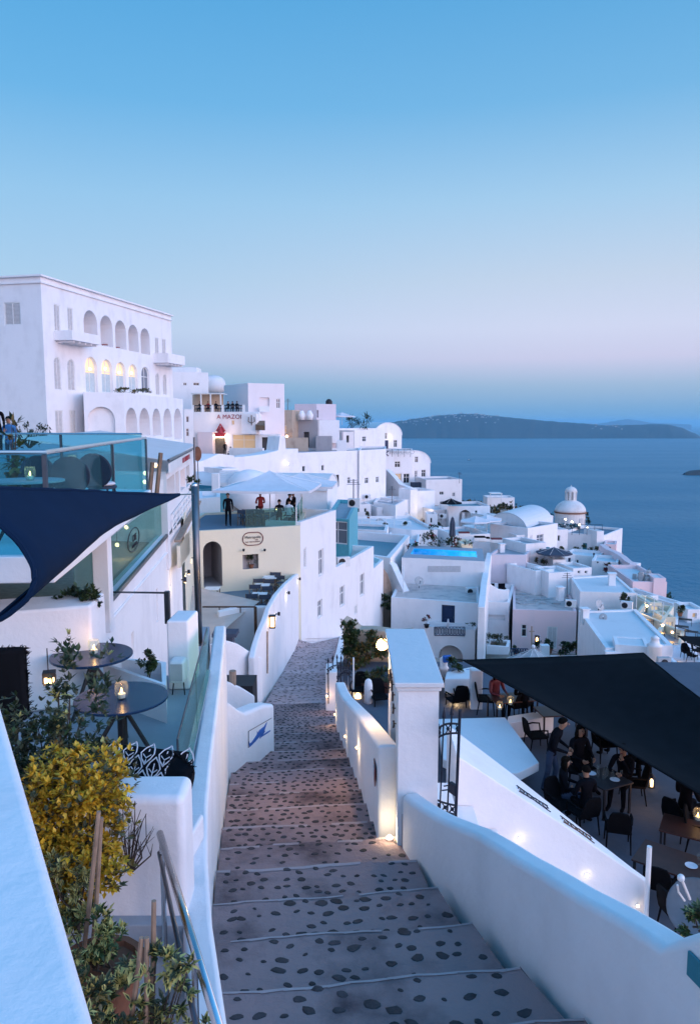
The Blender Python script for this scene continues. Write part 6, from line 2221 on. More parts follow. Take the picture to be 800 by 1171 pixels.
for k, (x, ya, yb, Y) in enumerate(((255, 731, 778, 21.2), (266, 767, 793, 17.9))):
 mb = MB(); mb.tube([P(x, yb, Y), P(x, ya, Y)], .09, 8); tag(mb.build('wood_post', 'wood_pale'), ['stout wooden post before the low curved wall', 'short stout wooden post on the lowest wall step'][k], 'post', 'wooden posts in the court')
mb = MB(); q = P(258, 724, 22.5); mb.box(q.x, q.y, q.z - .06, q.z + .06, .75, .6); mb.box(q.x, q.y, -10, q.z - .061, .5, .4); tag(mb.build('dark_counter', 'slate_fabric', bevel=.01), 'dark slate counter top behind the stout wooden post', 'counter')
mb = MB(); q = P(273, 778, 20); mb.box(q.x, q.y, -10.2, q.z, .9, .9); tag(mb.build('dark_crate', 'dark_paint'), 'dark bin in the corner of the court', 'bin')
A_, B_ = xy(P(250, 735, 28.5)), xy(P(318, 735, 29.5))
wall('plain white court wall below the chairs terrace', A_, B_, [(250, 700), (270, 695), (300, 694), (318, 694)], .3, -11, group=G_H)

# tall white house right of the cream building
FA, FB = Vector(xy(P(343.4, 601, 38.6))), Vector(xy(P(427, 630, 52)))
fu = (FB - FA).normalized(); fl_ = Vector((-fu.y, fu.x))
m1 = Vector(xy(PW(384, 620, FA, FB)))
house('tall white house with narrow windows at the bend of the cobbled lane', [tuple(FA), tuple(m1), tuple(m1 + fl_ * 3.0), tuple(FA + fl_ * .0 + Vector((.0, .0)) + fl_ * 2.0)], -17, P(343, 598, 38.6).z + .05,
  ops=[(347, 626, 350.5, 650, 'shut'), (364, 628, 370, 658, 'wing'), (363, 686, 368.5, 706, 'wing')], par=.9, pt=.25, group=G_H)
house('lower white house with shuttered windows beyond the tall one on the lane', [tuple(m1 + fu * .003), tuple(FB), tuple(FB + fl_ * 6), tuple(m1 + fl_ * 6 + fu * .003)], -19, P(384, 649, 44.1).z,
  ops=[(388.5, 670, 394, 693, 'wing'), (411.5, 656, 416.5, 681, 'wing'), (405, 692, 408, 702, 'shut')], par=.35, pt=.25, roof='roof_old', group=G_H)
# roof terrace of the cream building: parasol, glass, guests
rz_ = zc - .1
balustrade('clear glass windbreak around the roof terrace of the cream restaurant', [(CAx[0] + 3.4, CAx[1] + .25 + 3.4 * cd.y / cd.x, rz_), (CBx[0] - .2, CBx[1] + .2, rz_), (CBx[0] - .25, CBx[1] + 6, rz_)], 1.05, mat='glass_green', post='white_paint', gap=2.6, rail_on=False)
parasol_open('huge pale square parasol over the roof terrace of the cream restaurant', (P(309, 600, 42).x, 42, rz_), 3.7, 1.85, .9, n_=4, rz=R(40), mat='pale_fabric')
parasol_open('second pale square parasol behind the huge one on the roof terrace', (P(345, 600, 47).x, 47, rz_ - .4), 3.0, 2.0, .7, n_=4, rz=R(42), mat='pale_fabric')
RP = [(261, 39, 15, 'stand', 'cloth_black', 'waiter in black standing at the left end of the roof terrace'), (298, 41, 200, 'sit', 'cloth_red', 'guest in red seated on the roof terrace'), (328, 40.3, 90, 'sitchin', 'cloth_black', 'guest in black on the roof terrace leaning forward'),
  (336, 40.8, 260, 'sit', 'cloth_black', 'guest in black at the right end of the roof terrace'), (330.5, 39.4, 170, 'sit', 'cloth_white', 'guest in pale shirt at the right of the roof terrace'), (319.5, 39.4, 190, 'sit', 'cloth_black', 'dark-haired guest beside the candle on the roof terrace')]
for (x, Y, rz, po, top, lab) in RP:
 zz = rz_ if po == 'stand' else rz_ + .28 * (Y > 40)
 person(lab, (P(x, 590, Y).x, Y, zz), R(rz), po, top, 'cloth_black')
tb = table_square('table set for dinner on the roof terrace, left one', .8, .8, .74, 'tables on the roof terrace', 'cloth_white')
put(tb, (P(284, 590, 40).x, 40, rz_)); dup(tb, (P(293, 590, 39.6).x, 39.6, rz_), 0, 'table set for dinner on the roof terrace, middle one'); dup(tb, (P(325, 590, 39.8).x, 39.8, rz_), 0, 'table with a candle on the roof terrace, right one')
for k, x in enumerate((279, 284, 289, 295, 300)):
 dup(dc, (P(x, 590, 39.2 + .3 * (k % 2)).x, 39.2 + .3 * (k % 2), rz_), R(180 if k % 2 else 150), ['folding chair on the roof terrace, nearest the waiter', 'folding chair on the roof terrace, second from the waiter', 'folding chair on the roof terrace between the two dinner tables', 'folding chair on the roof terrace, in front of the guest in red', 'folding chair on the roof terrace, right of the guest in red'][k], 'folding chairs on the roof terrace')
candle('candle glowing on the right table of the roof terrace', (P(316, 590, 39.3).x, 39.3, rz_ + .74), 1.5, 1.5)

# teal glazed house and barrel roofs behind
hbox('teal glazed white house behind the roof terrace parasols', [(372, 592), (399, 594), (409, 572), (386, 571)], 49, 6, ops=[(374, 596, 397, 622, 'wing')], mat='teal_light', roof='roof_grey', group=G_H, name='teal_house')


def vault(label, A, B, dep, z0, zs_, rise, ops=(), mat='plaster', name='vaulted_house', cat='house', group=None, seg=16, backdir=None, dz=0):
 """barrel-vaulted house: arched front A->B, roof running straight back"""
 A, B = Vector(A), Vector(B)
 root = thing(name, label, cat, ((A.x + B.x) / 2, (A.y + B.y) / 2, z0), group)
 U = (B - A); L = U.length; U /= L; N = Vector((U.y, -U.x))
 D = -N if backdir is None else Vector(backdir).normalized()
 arc = [(L / 2 - L / 2 * math.cos(PI * i / seg), zs_ + rise * math.sin(PI * i / seg)) for i in range(seg + 1)]
 mb = MB()
 pts = [tuple(A), tuple(B), tuple(B + D * dep), tuple(A + D * dep)]
 ao = auto_ops(pts, ops)
 at, _, _ = panel(mb, A, B, z0, arc, ao[0])
 at2, _, _ = panel(mb, B, B + D * dep, z0, zs_, ao[1])
 at3, _, _ = panel(mb, A + D * dep, A, z0, zs_, ao[3])
 panel(mb, B + D * dep, A + D * dep, z0, arc, [])
 mb.build('wall', mat, root, recalc=False)
 rb = MB()
 vs = []
 for off, w_ in ((-.06, .12), (dep, .12)):
  for r_ in (0, .14):
   for i in range(seg + 1):
    u = L / 2 - (L / 2 + r_) * math.cos(PI * i / seg); z = zs_ + (rise + r_) * math.sin(PI * i / seg)
    p = A + U * u + D * off
    vs.append((p.x, p.y, z + (.004 if r_ == 0 else 0)))
 k = seg + 1
 fs = []
 for i in range(seg):
  fs += [(k + i, k + i + 1, 3 * k + i + 1, 3 * k + i), (i, 2 * k + i, 2 * k + i + 1, i + 1), (i, i + 1, k + i + 1, k + i), (2 * k + i, 3 * k + i, 3 * k + i + 1, 2 * k + i + 1)]
 rb.add(vs, fs); rb.build('roof', 'roof_white', root, smooth=False)
 for a_, lst in ((at, ao[0]), (at2, ao[1]), (at3, ao[3])):
  for q in lst:
   fill_opening(a_, q, root)
 return root


a, b = P(374, 575, 60), P(385.5, 570, 63.5)
vault('long pale barrel-roofed hall behind the roof terrace parasols', xy(a), xy(b), 13, a.z - 5, P(380, 560, 61).z, 1.15, group=G_H, backdir=(-1, .22), name='vaulted_house')

# ------------------------------------------------------------------ hotel with arcades
GH = 'hotel'
HA, HB = Vector(xy(P(46.5, 320, 55))), Vector(xy(P(196, 380, 75)))
hz = P(46, 316, 55).z
hu = (HB - HA).normalized(); hn = Vector((hu.y, -hu.x))
hl = Vector((-hn.x, -hn.y))
ops = [(62, 348, 69, 379, 'shut'), (77.5, 352, 84, 380, 'shut')]
ops += [(96, 355, 111.5, 391, 'arch', 1.6), (115, 361, 129, 396, 'arch', 1.6), (132, 366.5, 144.5, 399, 'arch', 1.6), (147, 371.5, 158.5, 402, 'arch', 1.6), (161, 375.5, 171.5, 405, 'arch', 1.6)]
ops += [(62, 408, 70, 446, 'ashut'), (77.5, 410.5, 86, 447, 'ashut')]
ops += [(98, 408, 111.5, 449, 'alit'), (116.5, 411, 129, 449, 'alit'), (133, 414, 144, 449, 'alit'), (147.5, 416.5, 157.5, 449, 'alit'), (162, 419.5, 171, 449.5, 'awin')]
ops += [(178, 426.5, 183, 452, 'ashut'), (186.5, 428, 191, 452, 'ashut'), (177.5, 386, 182, 407, 'shut'), (185.5, 387.5, 190, 408, 'shut'), (63.5, 469, 72.5, 496, 'shut'), (80, 469, 87.5, 497, 'wshut')]
ops += [(5, 345.5, 24, 372, 'shut')]
house('large white hotel with three storeys of arches on the hill top', [tuple(HA), tuple(HB), tuple(HB + hl * 14), tuple(HA + hl * 14)], -4, hz, name='hotel', cat='hotel', ops=ops, par=.3, pt=.35, group=None)
HOT = bpy.data.objects['hotel']
# cornice
mb = MB(); o3 = Vector((0, 0, 0))
a, b = HA + hn * .12 - hu * .12, HB + hn * .12 + hu * .12
c_, d_ = HB + hl * 14.2 + hu * .12, HA + hl * 14.2 - hu * .12
mb.prism([tuple(a), tuple(b), tuple(c_), tuple(d_)], hz - .46, hz - .36); mb.prism([tuple(HA + hn * .2 - hu * .2), tuple(HB + hn * .2 + hu * .2), tuple(HB + hl * 14.2 + hu * .2), tuple(HA + hl * 14.2 - hu * .2)], hz + .003, hz + .12)
mb.build('cornice', 'plaster', HOT)


def onh(x, y, o=0):
 return PW(x, y, HA + hn * o, HB + hn * o)


def balcony(x0, x1, yt, yb, out, lab=None):
 a, b = onh(x0, yb, 0), onh(x1, yb, 0)
 z0, z1 = onh((x0 + x1) / 2, yb).z, onh((x0 + x1) / 2, yt).z
 A, B = Vector((a.x, a.y)), Vector((b.x, b.y))
 mb = MB()
 mb.prism([tuple(A + hn * .02), tuple(A + hn * out), tuple(B + hn * out), tuple(B + hn * .02)], z0, z0 + .18)
 pb = mb.build('balcony', 'plaster', HOT)
 mb = MB(); t_ = .12
 for (p, q) in ((A, A + hn * out), (A + hn * out, B + hn * out), (B + hn * out, B)):
  d = (q - p).normalized(); n_ = Vector((-d.y, d.x)) * t_
  mb.obox((p.x + d.x * .004, p.y + d.y * .004, z0 + .182), ((q - p) - d * .008).to_3d(), n_.to_3d(), (0, 0, z1 - z0 - .18))
 mb.build('balcony_wall', 'plaster', pb)
 mb = MB()
 L = (B - A).length
 for k in range(5):
  p = A + hu * (L * (k + .5) / 5)
  mb.obox((p.x, p.y, z0 - .16), (hn * out * .9).to_3d(), (hu * .12).to_3d(), (0, 0, .155))
 mb.build('bracket', 'plaster', pb)


balcony(62.5, 96, 381.5, 392, 1.5)
balcony(175.5, 195.5, 406, 416.5, 1.5)
# arcade wing of the hotel
za = onh(120, 452).z
a0 = onh(97, 452, 0); 
WA = Vector(xy(P(141.5, 452, 58.5))); W0 = Vector(xy(P(95.5, 452, 57.6)))
WB = Vector(xy(P(209, 455, 74)))
u_ = (WB - WA).normalized(); l_ = Vector((-u_.y, u_.x))
ops = [(144, 466, 157, 497, 'arch', 1.5), (159.5, 466.5, 171.5, 498, 'arch', 1.5), (174.5, 467, 184, 498, 'arch', 1.5), (187, 467, 196.5, 500, 'arch', 1.5), (199, 467, 208, 502, 'arch', 1.5), (101, 465, 132, 508, 'aniche')]
house('lower arcaded wing in front of the white hotel', [tuple(W0), tuple(WA), tuple(WB), tuple(WB + l_ * 3.2), tuple(W0 + l_ * .5 + Vector((-.4, 3)))], -4.5, P(141, 449, 58.5).z, name='hotel_wing', cat='hotel', ops=ops, par=.25, pt=.2, group=None)
bush('row of low plants along the roof edge of the arcaded wing', onh(154, 450, 1.9), [((-.6, -1.2, .2), (.8, 1.2, .18)), ((.2, 1.4, .2), (.8, 1.4, .2))], 190, .17, ['leaf_dark', 'leaf_ochre', 'leaf_mid'], 91, stems=3)
for k, (x, y) in enumerate(((103, 422), (120.5, 421.5), (136.5, 426), (150.5, 426.5))):
 c = onh(x, y, .12); lamp(c + hn.to_3d() * .25, 3, (1, .75, .4), .1, None); mb = MB(); mb.ball(c, .13, 8); mb.build('bulb', 'lamp_soft', HOT)
rc = random.Random(2)
for k, (x, y) in enumerate(((103, 388), (121, 392.5), (137, 396), (152, 399.5))):
 c = onh(x, y, -.8); t = thing('balcony_chair', ['red balcony chair in the first upper arch of the hotel', 'red balcony chair in the second upper arch of the hotel', 'red balcony chair in the third upper arch of the hotel', 'dark balcony chair in the fourth upper arch of the hotel'][k], 'chair', c, 'balcony chairs of the hotel')
 mb = MB(); mb.box(c.x, c.y, c.z - .15, c.z - .1, .5, .5); mb.build('seat', 'cloth_red' if k < 3 else 'cloth_black', t); mb = MB(); mb.box(c.x, c.y + .25, c.z - .1, c.z + .4, .5, .05); mb.build('backrest', 'cloth_red' if k < 3 else 'cloth_black', t)
 for sx in (-.2, .2):
  for sy in (-.2, .2):
   mb = MB(); mb.box(c.x + sx, c.y + sy, c.z - .5, c.z - .151, .04, .04); mb.build('leg', 'dark_paint', t)
# ------------------------------------------------------------------ behind the hotel
facade('plain white block with two small windows just behind the hotel', 190, 238, 425, 118, 120, 8, 7, ops=[(209.5, 437.5, 213.5, 441, 'win'), (221, 437.5, 228, 441, 'win')], group=G_H)
facade('small white roof house on top of the block behind the hotel', 197, 224.5, 420, 121, 121, 4, 2.5, group=G_H)
c = P(244.5, 440, 122); mb = MB(); mb.lathe([(2.0, -1.2), (2.0, 0), (1.9, .6), (1.5, 1.1), (.8, 1.4), (.05, 1.5)], c, 18, sx=.95); tag(mb.build('white_dome', 'roof_white', smooth=True), 'low white dome peeping over the pink-lit house', 'dome')
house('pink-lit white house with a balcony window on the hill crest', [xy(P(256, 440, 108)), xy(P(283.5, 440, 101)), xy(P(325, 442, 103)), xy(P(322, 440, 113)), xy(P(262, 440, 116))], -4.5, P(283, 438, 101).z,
  ops=[(297, 454.5, 308, 470.5, 'niche'), (315.5, 456, 320.5, 467, 'wing')], par=.25, group=G_H, mat='plaster_blush_lit')
mb = MB(); a, b = P(296.5, 464, 100.8), P(308.5, 464.5, 101.2); mb.obox((a.x, a.y - .1, P(300, 471, 101).z), (b.x - a.x, b.y - a.y, 0), (0, .1, 0), (0, 0, .75)); tag(mb.build('balcony_rail', 'white_paint'), 'white balcony front on the pink-lit house', 'railing')
# balcony restaurant
RA_ = house('two-storey restaurant with red letter sign and crowded balcony', [xy(P(212, 500, 99)), xy(P(296, 500, 97)), xy(P(300, 500, 108)), xy(P(214, 500, 110))], -5.5, P(250, 471, 98).z, name='restaurant', cat='restaurant',
   ops=[(244.5, 498, 257.5, 519, 'dark'), (264.5, 480.5, 268, 486, 'dim'), (280, 479, 282, 485.5, 'dark'), (265.5, 497, 292, 513, 'dim')], par=.1, group=None, mat='plaster')
ra, rb_ = Vector(xy(P(212, 500, 99))), Vector(xy(P(296, 500, 97)))
ru = (rb_ - ra).normalized(); rn = Vector((ru.y, -ru.x))


def onr(x, y, o=0):
 return PW(x, y, ra + rn * o, rb_ + rn * o)


text('A MAZONIA', .80, 'red_sign', RA_, onr(267, 476.8, .06), ru.to_3d(), (0, 0, 1), name='lettering', space=1.05)
mb = MB(); a, b = onr(247, 497.5, .1), onr(258, 497.5, .1); mb.obox(a - Vector((0, 0, .2)), b - a, rn.to_3d() * .5, (0, 0, .5)); mb.tube([onr(248, 493, .3), onr(252, 485, .3), onr(257, 493, .3)], .14, 5); mb.tube([onr(252.5, 495, .3), onr(252.5, 488, .3)], [.45, .1], 8)
mb.build('shop_sign', 'red_sign', RA_)
mb = MB(); mb.obox(onr(243.5, 500.5, .1), onr(259, 500.5, .1) - onr(243.5, 500.5, .1), rn.to_3d() * .12, (0, 0, .35)); mb.build('light_panel', 'lamp_white', RA_)
mb = MB(); mb.obox(onr(240, 508, .1), onr(242, 508, .1) - onr(240, 508, .1), rn.to_3d() * .1, (0, 0, .9)); mb.build('light_box', 'lamp_soft', RA_)
mb = MB(); mb.obox(onr(239.5, 515, .1), onr(243, 515, .1) - onr(239.5, 515, .1), rn.to_3d() * .1, (0, 0, .55)); mb.build('light_panel', 'green_glow', RA_)
lamp(onr(251, 506, 1.2), 60, (1, .7, .45), .3); lamp(onr(262, 490, 1.5), 45, (1, .62, .5), .4); lamp(onr(240, 477, 1.2), 20, (1, .7, .5), .3)
zf = P(250, 471, 98).z - .1
b0, b1 = onr(219, 470, -.2), onr(281, 470, -.2)
rail = thing('balcony_railing', 'dark balcony railing with white posts above the red letter sign', 'railing', (b0.x, b0.y, zf))
for k, (xa, xb) in enumerate(((222.5, 231), (233, 242), (244.5, 254), (256.5, 277))):
 a, b = onr(xa, 465, -.2), onr(xb, 465, -.2); mb = MB()
 nb = int((b - a).length / .22)
 for j in range(nb + 1):
  p = a.lerp(b, j / nb); mb.tube([(p.x, p.y, zf), (p.x, p.y, zf + .95)], .035, 4)
 mb.tube([(a.x, a.y, zf + .95), (b.x, b.y, zf + .95)], .05, 4); mb.tube([(a.x, a.y, zf + .5), (b.x, b.y, zf + .5)], .04, 4); mb.build('rail_panel', 'iron', rail)
for x in (220.5, 232, 243.3, 255, 278.5):
 p = onr(x, 465, -.2); mb = MB(); mb.box(p.x, p.y, zf, zf + 1.0, .30, .30); mb.build('post', 'white_paint', rail)
perg = thing('pergola', 'white timber pergola over the crowded balcony', 'pergola', (b0.x, b0.y + 2, zf))
for x in (219.5, 230, 241, 252.5):
 p = onr(x, 460, -.6); mb = MB(); mb.box(p.x, p.y, zf, zf + 2.45, .16, .16); mb.build('post', 'white_paint', perg)
p, q = onr(218.5, 450, -.6), onr(253.5, 450, -.6); mb = MB(); mb.obox((p.x, p.y - .1, zf + 2.46), (q.x - p.x, q.y - p.y, 0), (0, 4.5, 0), (0, 0, .14)); mb.build('beam', 'white_paint', perg)
p, q = onr(219, 450, -3), onr(254, 450, -3)
mb = MB(); mb.obox((p.x, p.y, zf), (q.x - p.x, 0, 0), (0, .2, 0), (0, 0, 2.45)); tag(mb.build('back_wall', 'plaster_tan'), 'brown wall at the back of the crowded balcony under the pergola', 'wall')
lamp(onr(236, 462, -1.2), 22, (1, .6, .35), .3); lamp(onr(262, 462, -1.0), 25, (1, .6, .4), .3)
DX = [(229, 'cloth_black'), (238, 'cloth_red'), (247, 'cloth_black'), (261, 'cloth_black'), (266, 'cloth_black'), (271, 'cloth_black')]
dl = ['diner in dark clothes behind the balcony railing, nearest the hotel', 'diner in red behind the balcony railing under the pergola', 'diner in dark clothes under the right end of the pergola', 'diner in dark clothes just right of the pergola', 'diner in dark clothes between two others right of the pergola', 'diner in dark clothes at the right end of the balcony']
for k, (x, top) in enumerate(DX):
 p = onr(x, 465, -.95); person(dl[k], (p.x, p.y, zf + .12), R(20 * (k % 3) - 20), 'sit', top, 'cloth_black', group='diners on the crowded balcony')
p = onr(264, 518, 1.6); person('person in a light blue shirt sitting outside the lit shop entrance', (p.x, p.y, P(264, 523, p.y).z), R(-40), 'sit', 'cloth_blue', 'cloth_denim')
p = onr(257.5, 516, 1.5); person('person in dark clothes standing by the lit shop entrance', (p.x, p.y, P(257, 521, p.y).z), R(20), 'stand', 'cloth_black', 'cloth_black')
facade('low white parapet block before the big lit window', 262, 300, 512.5, 94.5, 94, 1, 3, group=G_H, par=.05)
facade('white wing with a dark doorway right of the lit window', 296, 318, 497, 97, 97, 5, 5, ops=[(299.5, 500, 309, 516, 'dark'), (311, 504, 314.5, 510, 'win')], group=G_H)
facade('white gable piece with a gilded ornament above the lit window', 276, 293, 473, 96.6, 96.3, 2.5, 2.6, group=G_H, par=.05)
mb = MB(); c = P(287.5, 481, 96.1)
mb.tube([c + Vector((0, 0, -.6)), c + Vector((0, 0, .7))], .06, 5); mb.tube([c + Vector((-.35, 0, .45)), c + Vector((-.4, 0, -.1)), c + Vector((0, 0, -.35)), c + Vector((.4, 0, -.1)), c + Vector((.35, 0, .45))], .06, 5)
tag(mb.build('ornament', 'rust_iron'), 'trident-like iron ornament on the white gable piece', 'ornament')
facade('white-grey lane wall left of the lit shop entrance', 226, 243, 494, 97.6, 97.4, 1.2, 5, group=G_H, mat='plaster_lilac', par=.05)
mb = MB(); a, b, c_ = P(283, 466, 95.8), P(306, 478, 95.4), P(290, 492, 95.2)
mb.prism(ccw([xy(P(292, 480, 96)), xy(P(303, 486, 95.6)), xy(P(303, 486, 97.5)), xy(P(292, 480, 97.8))]), P(292, 492, 96).z, [P(300, 486, 96).z, P(300, 486.5, 96).z, P(295, 481, 96).z, P(292, 481, 96).z])
tag(mb.build('tiled_canopy', 'wood'), 'small dark tiled canopy beside the gable ornament', 'canopy')
facade('brown stone house with two small lit windows on the crest', 305, 334, 469, 104, 103, 7, 6.5, ops=[(314.5, 487, 317, 496, 'dim'), (324.5, 486.5, 327.5, 495, 'dim')], mat='plaster_tan', group=G_H, roof='roof_old')
c = P(328, 499, 102); step_light('warm street lamp glowing below the brown stone house', c, (0, -1, 0), 40, (1, .6, .3), .16, 'lamp_warm', None)
facade('long low tan wall under the warm street lamp', 319, 352, 500.5, 101, 101, .6, 3.5, mat='plaster_tan', group=G_H, par=.05, pt=.1)
house('grey unpainted house with an outside stair on the crest', [xy(P(337, 470, 108)), xy(P(362, 470, 107)), xy(P(384, 470, 109)), xy(P(384, 470, 119)), xy(P(337, 470, 119))], -7, P(338, 462, 108).z, mat='plaster_lilac', ops=[(361.8, 469, 364, 477.5, 'dark')], group=G_H)
facade('grey stair block against the grey house', 335, 363, 480, 105.5, 104.5, 2, 5, mat='plaster_grey', ops=[(347, 494, 353.5, 511, 'dark')], group=G_H, par=.1)
facade('white cube before the grey house, beside the stair block', 362, 388, 480.5, 105, 105.5, 4, 3.2, group=G_H)
facade('grey-green low terrace wall below the white cube', 361, 379, 499, 102, 102, 3, 3, mat='plaster_grey', group=G_H)
parasol_open('open white parasol on the roof behind the grey house', (P(391, 485, 120).x, 120, P(391, 486, 120).z), 2.2, 1.4, .6, n_=6)
mb = MB(); c = P(376, 463, 113); mb.lathe([(.5, 0), (.5, .5), (.3, .8), (.02, .9)], c, 10); tag(mb.build('water_tank', 'dark_paint', smooth=True), 'dark round water tank on the roof of the grey house', 'tank')
mb = MB()
for k in range(2):
 c = P(345 + k * 9, 477, 104.4); mb.lathe([(.4, -.4), (.5, .3), (.2, .9)], c, 8)
tag(mb.build('chimneys', 'plaster', smooth=True), 'pair of squat white chimneys on the grey stair block', 'chimney')
bush('spiky agave plants silhouetted on the flat roof before the sea', P(412, 487, 128), [((-1.6, 0, .5), (1.0, .6, .7)), ((.9, 0, .6), (1.2, .6, .8))], 60, 1.1, ['leaf_dark'], 93, stems=2, wd=.14, rosette=4)
mb = MB(); a, b = P(388, 491, 126), P(414, 487, 126)
facade('white roof parapet below the agave plants', 386, 440, 490, 124, 132, 4, 6, group=G_H)
facade('tall white house front with a small dark window left of the vaulted church', 405, 431, 492, 122, 130, 6, 9, ops=[(414, 499, 418.5, 505, 'win')], group=G_H)
# retaining walls and long white front
RWA, RWB = xy(P(205, 545, 66)), xy(P(268, 540, 74))
wall('curved white retaining wall below the lit shop, left part', RWA, RWB, [(205, 529), (218, 530), (232, 527), (250, 519), (268, 521)], 3, -12, group=G_H)
RWA, RWB = xy(P(262, 540, 80)), xy(P(341, 560, 88))
wall('wide white retaining wall below the crest with a wall lamp', RWA, RWB, [(262, 523), (280, 522), (300, 519.5), (318, 515), (320, 499), (326, 499), (327, 513.5), (341, 513)], 2, -14, group=G_H)
c = P(328.5, 530, 86.0); step_light('warm lamp on the wide white retaining wall', c, (0, -1, 0), 30, (1, .72, .42), .12, 'lamp_white', None)
house('long white terrace house front with small dark windows in mid town', [xy(P(339, 540, 88)), xy(P(411, 545, 96)), xy(P(411, 545, 106)), xy(P(339, 540, 104))], -14, P(411, 515, 96).z, ops=[(345.5, 532.5, 349, 539.5, 'win'), (367.5, 531.5, 370.5, 538.5, 'win'), (381, 543, 387.5, 556.5, 'door'), (397, 545.5, 400.5, 553, 'win')], group=G_H, roof='roof_grey')
house('tall white corner house with two small windows below the church', [xy(P(410.3, 545, 95.5)), xy(P(441, 545, 101)), xy(P(441, 545, 112)), xy(P(411.5, 545, 112))], -18, P(410, 515, 95.5).z, ops=[(417, 546, 421.2, 553, 'win'), (429.5, 545, 433, 552, 'win')], group=G_H, roof='roof_grey')
mb = MB(); c = P(389, 508, 94.5)
facade('small white chimney block on the long terrace house', 385, 396, 504, 95, 95, 2, 2.5, group=G_H)
facade('white stepped stair wall with blue risers below the retaining wall', 254, 272, 536, 62, 63, 3, 4, group=G_H, par=.05)
s_ = MB()
for k in range(7):
 y = 538 + k * 2.2; p = P(262, y, 61.6 - k * .35); s_.box(p.x, p.y, p.z - .3, p.z, 1.6, .34)
tag(s_.build('steps', 'roof_white'), 'flight of white steps below the retaining wall', 'steps')
c = P(286, 560, 60); mb = MB(); mb.lathe([(1.7, -2.5), (1.7, 0), (1.5, .8), (1.0, 1.35), (.4, 1.6), (.02, 1.65)], c, 18, sx=1.2); tag(mb.build('white_dome', 'plaster', smooth=True), 'rounded white chimney dome behind the roof terrace parasol', 'dome')
facade('white house with teal shaded side behind the roof terrace, left', 228, 262, 560, 52, 54, 5, 4, mat='teal_paint', roof='roof_white', group=G_H)  # teal of the shaded side is put into the wall colour
for k, (x, ya, yb, Y) in enumerate(((246.5, 541, 570, 52),)):
 mb = MB(); p = P(x, ya, Y); mb.box(p.x, p.y, p.z - 2.2, p.z, .5, .5); tag(mb.build('white_pillar', 'plaster', bevel=.03), 'slim white pillar rising over the teal shaded house', 'pillar')
house('white stair house left behind the roof terrace with curved parapet', [xy(P(228, 580, 45)), xy(P(252, 580, 46)), xy(P(252, 580, 50)), xy(P(228, 580, 50))], -9, P(240, 570, 45).z, group=G_H)
hbox('white flat roof beyond the lower lane house', [(384, 640), (424, 653), (438, 640), (410, 630)], 57, 6, group=G_H)

# ------------------------------------------------------------------ the vaulted church and its neighbours
CHA, CHB = xy(P(427.5, 505, 133)), xy(P(459, 505, 137))
vault('vaulted white church house with blue door and wall lights on the cliff edge', CHA, CHB, 9, P(440, 518, 135).z - 3, P(440, 498, 133).z, P(444, 484, 134).z - P(440, 498, 134).z,
  ops=[(439.6, 494.8, 442.6, 502, 'win'), (439.8, 503.5, 443.8, 514, 'bdoor'), (432, 503.5, 436.5, 507, 'win'), (450, 503, 454, 511.5, 'win')], name='church', cat='church', backdir=(-.5, 1))
for x in (438, 446.5):
 c = PW(x, 500, CHA, CHB) + Vector((.1, -.5, 0)); lamp(c, 14, (1, .75, .45), .15)
ca = PW(437, 499.5, CHA, CHB)
hs = house('white terrace house with letters on its parapet under the vaulted church', [xy(P(439, 540, 122)), xy(P(471, 540, 124)), xy(P(471, 540, 134)), xy(P(439, 540, 134))], -18, P(455, 515.5, 123).z, ops=[(451, 527.5, 457.5, 534.5, 'win'), (451, 541.5, 459, 553, 'dim'), (461, 541.5, 468, 552.5, 'win')], group=G_H, roof='terrace_slate')
text('SCIROCCO', 1.0, 'grey_shutter', hs, P(455, 517.2, 122.4), (1, .06, 0), (0, 0, 1), space=1.1)
mb = MB(); a = P(440.2, 519, 122.2); mb.tube([a + Vector((-.3, 0, -.35)), a + Vector((.5, 0, .5))], .09, 4); mb.tube([a + Vector((.5, 0, -.35)), a + Vector((-.3, 0, .5))], .09, 4); tag(mb.build('railing_cross', 'blue_paint'), 'dark crossed railing before the blue church door', 'railing')
vault('white half-vaulted house at the sea side of the church terrace', xy(P(456, 540, 125.5)), xy(P(491.5, 540, 127.5)), 8, -19, P(480, 530, 126).z, P(480, 516, 126).z - P(480, 530, 126).z, ops=[(474, 522, 478, 529, 'win'), (473.5, 538, 477, 551, 'wing'), (481.5, 537, 486.5, 546, 'win')], group=G_H)
mb = MB(); a, b = P(473, 556, 121), P(485, 550, 122); mb.box(a.x + .6, 121.5, a.z - .4, a.z + .6, 2.2, 1.2); tag(mb.build('garden_furniture', 'slate_fabric', bevel=.05), 'dark garden furniture on the terrace under the half-vaulted house', 'furniture')
# diagonal parapet walls below
A_, B_ = xy(P(441, 550, 116)), xy(P(478, 570, 108)); wall('diagonal white stair parapet running down from the corner house', A_, B_, [(441, 536.5), (449, 545), (456, 553.5), (463, 556), (470, 559), (478, 563)], .8, -20, group=G_H)
facade('white terrace wall with lamp-lit lounge top', 474.5, 497, 561.5, 101, 102, 5, 7, ops=[(478.5, 592, 490, 609, 'aniche')], group=G_H, par=.5)
c = P(493, 563.5, 103); step_light('bright lamp on the lounge terrace under the half-vaulted house', c, (0, -.6, .8), 30, (1, .82, .5), .12, 'lamp_white', None)
lamp(P(485, 582, 98.5), 45, (1, .74, .5), .3); lamp(P(484, 598, 99.5), 25, (1, .8, .6), .2)
t = P(484, 609, 100.6); person('person in a long dark dress standing in the lit arch', (t.x, 100.6, t.z), 0, 'stand', 'cloth_black', 'cloth_black', 'long')
hbox('white flat-roofed house with grey roof left of the lit arch', [(427, 574), (452, 578), (463, 572), (432, 568)], 94, 6, group=G_H, roof='roof_grey')
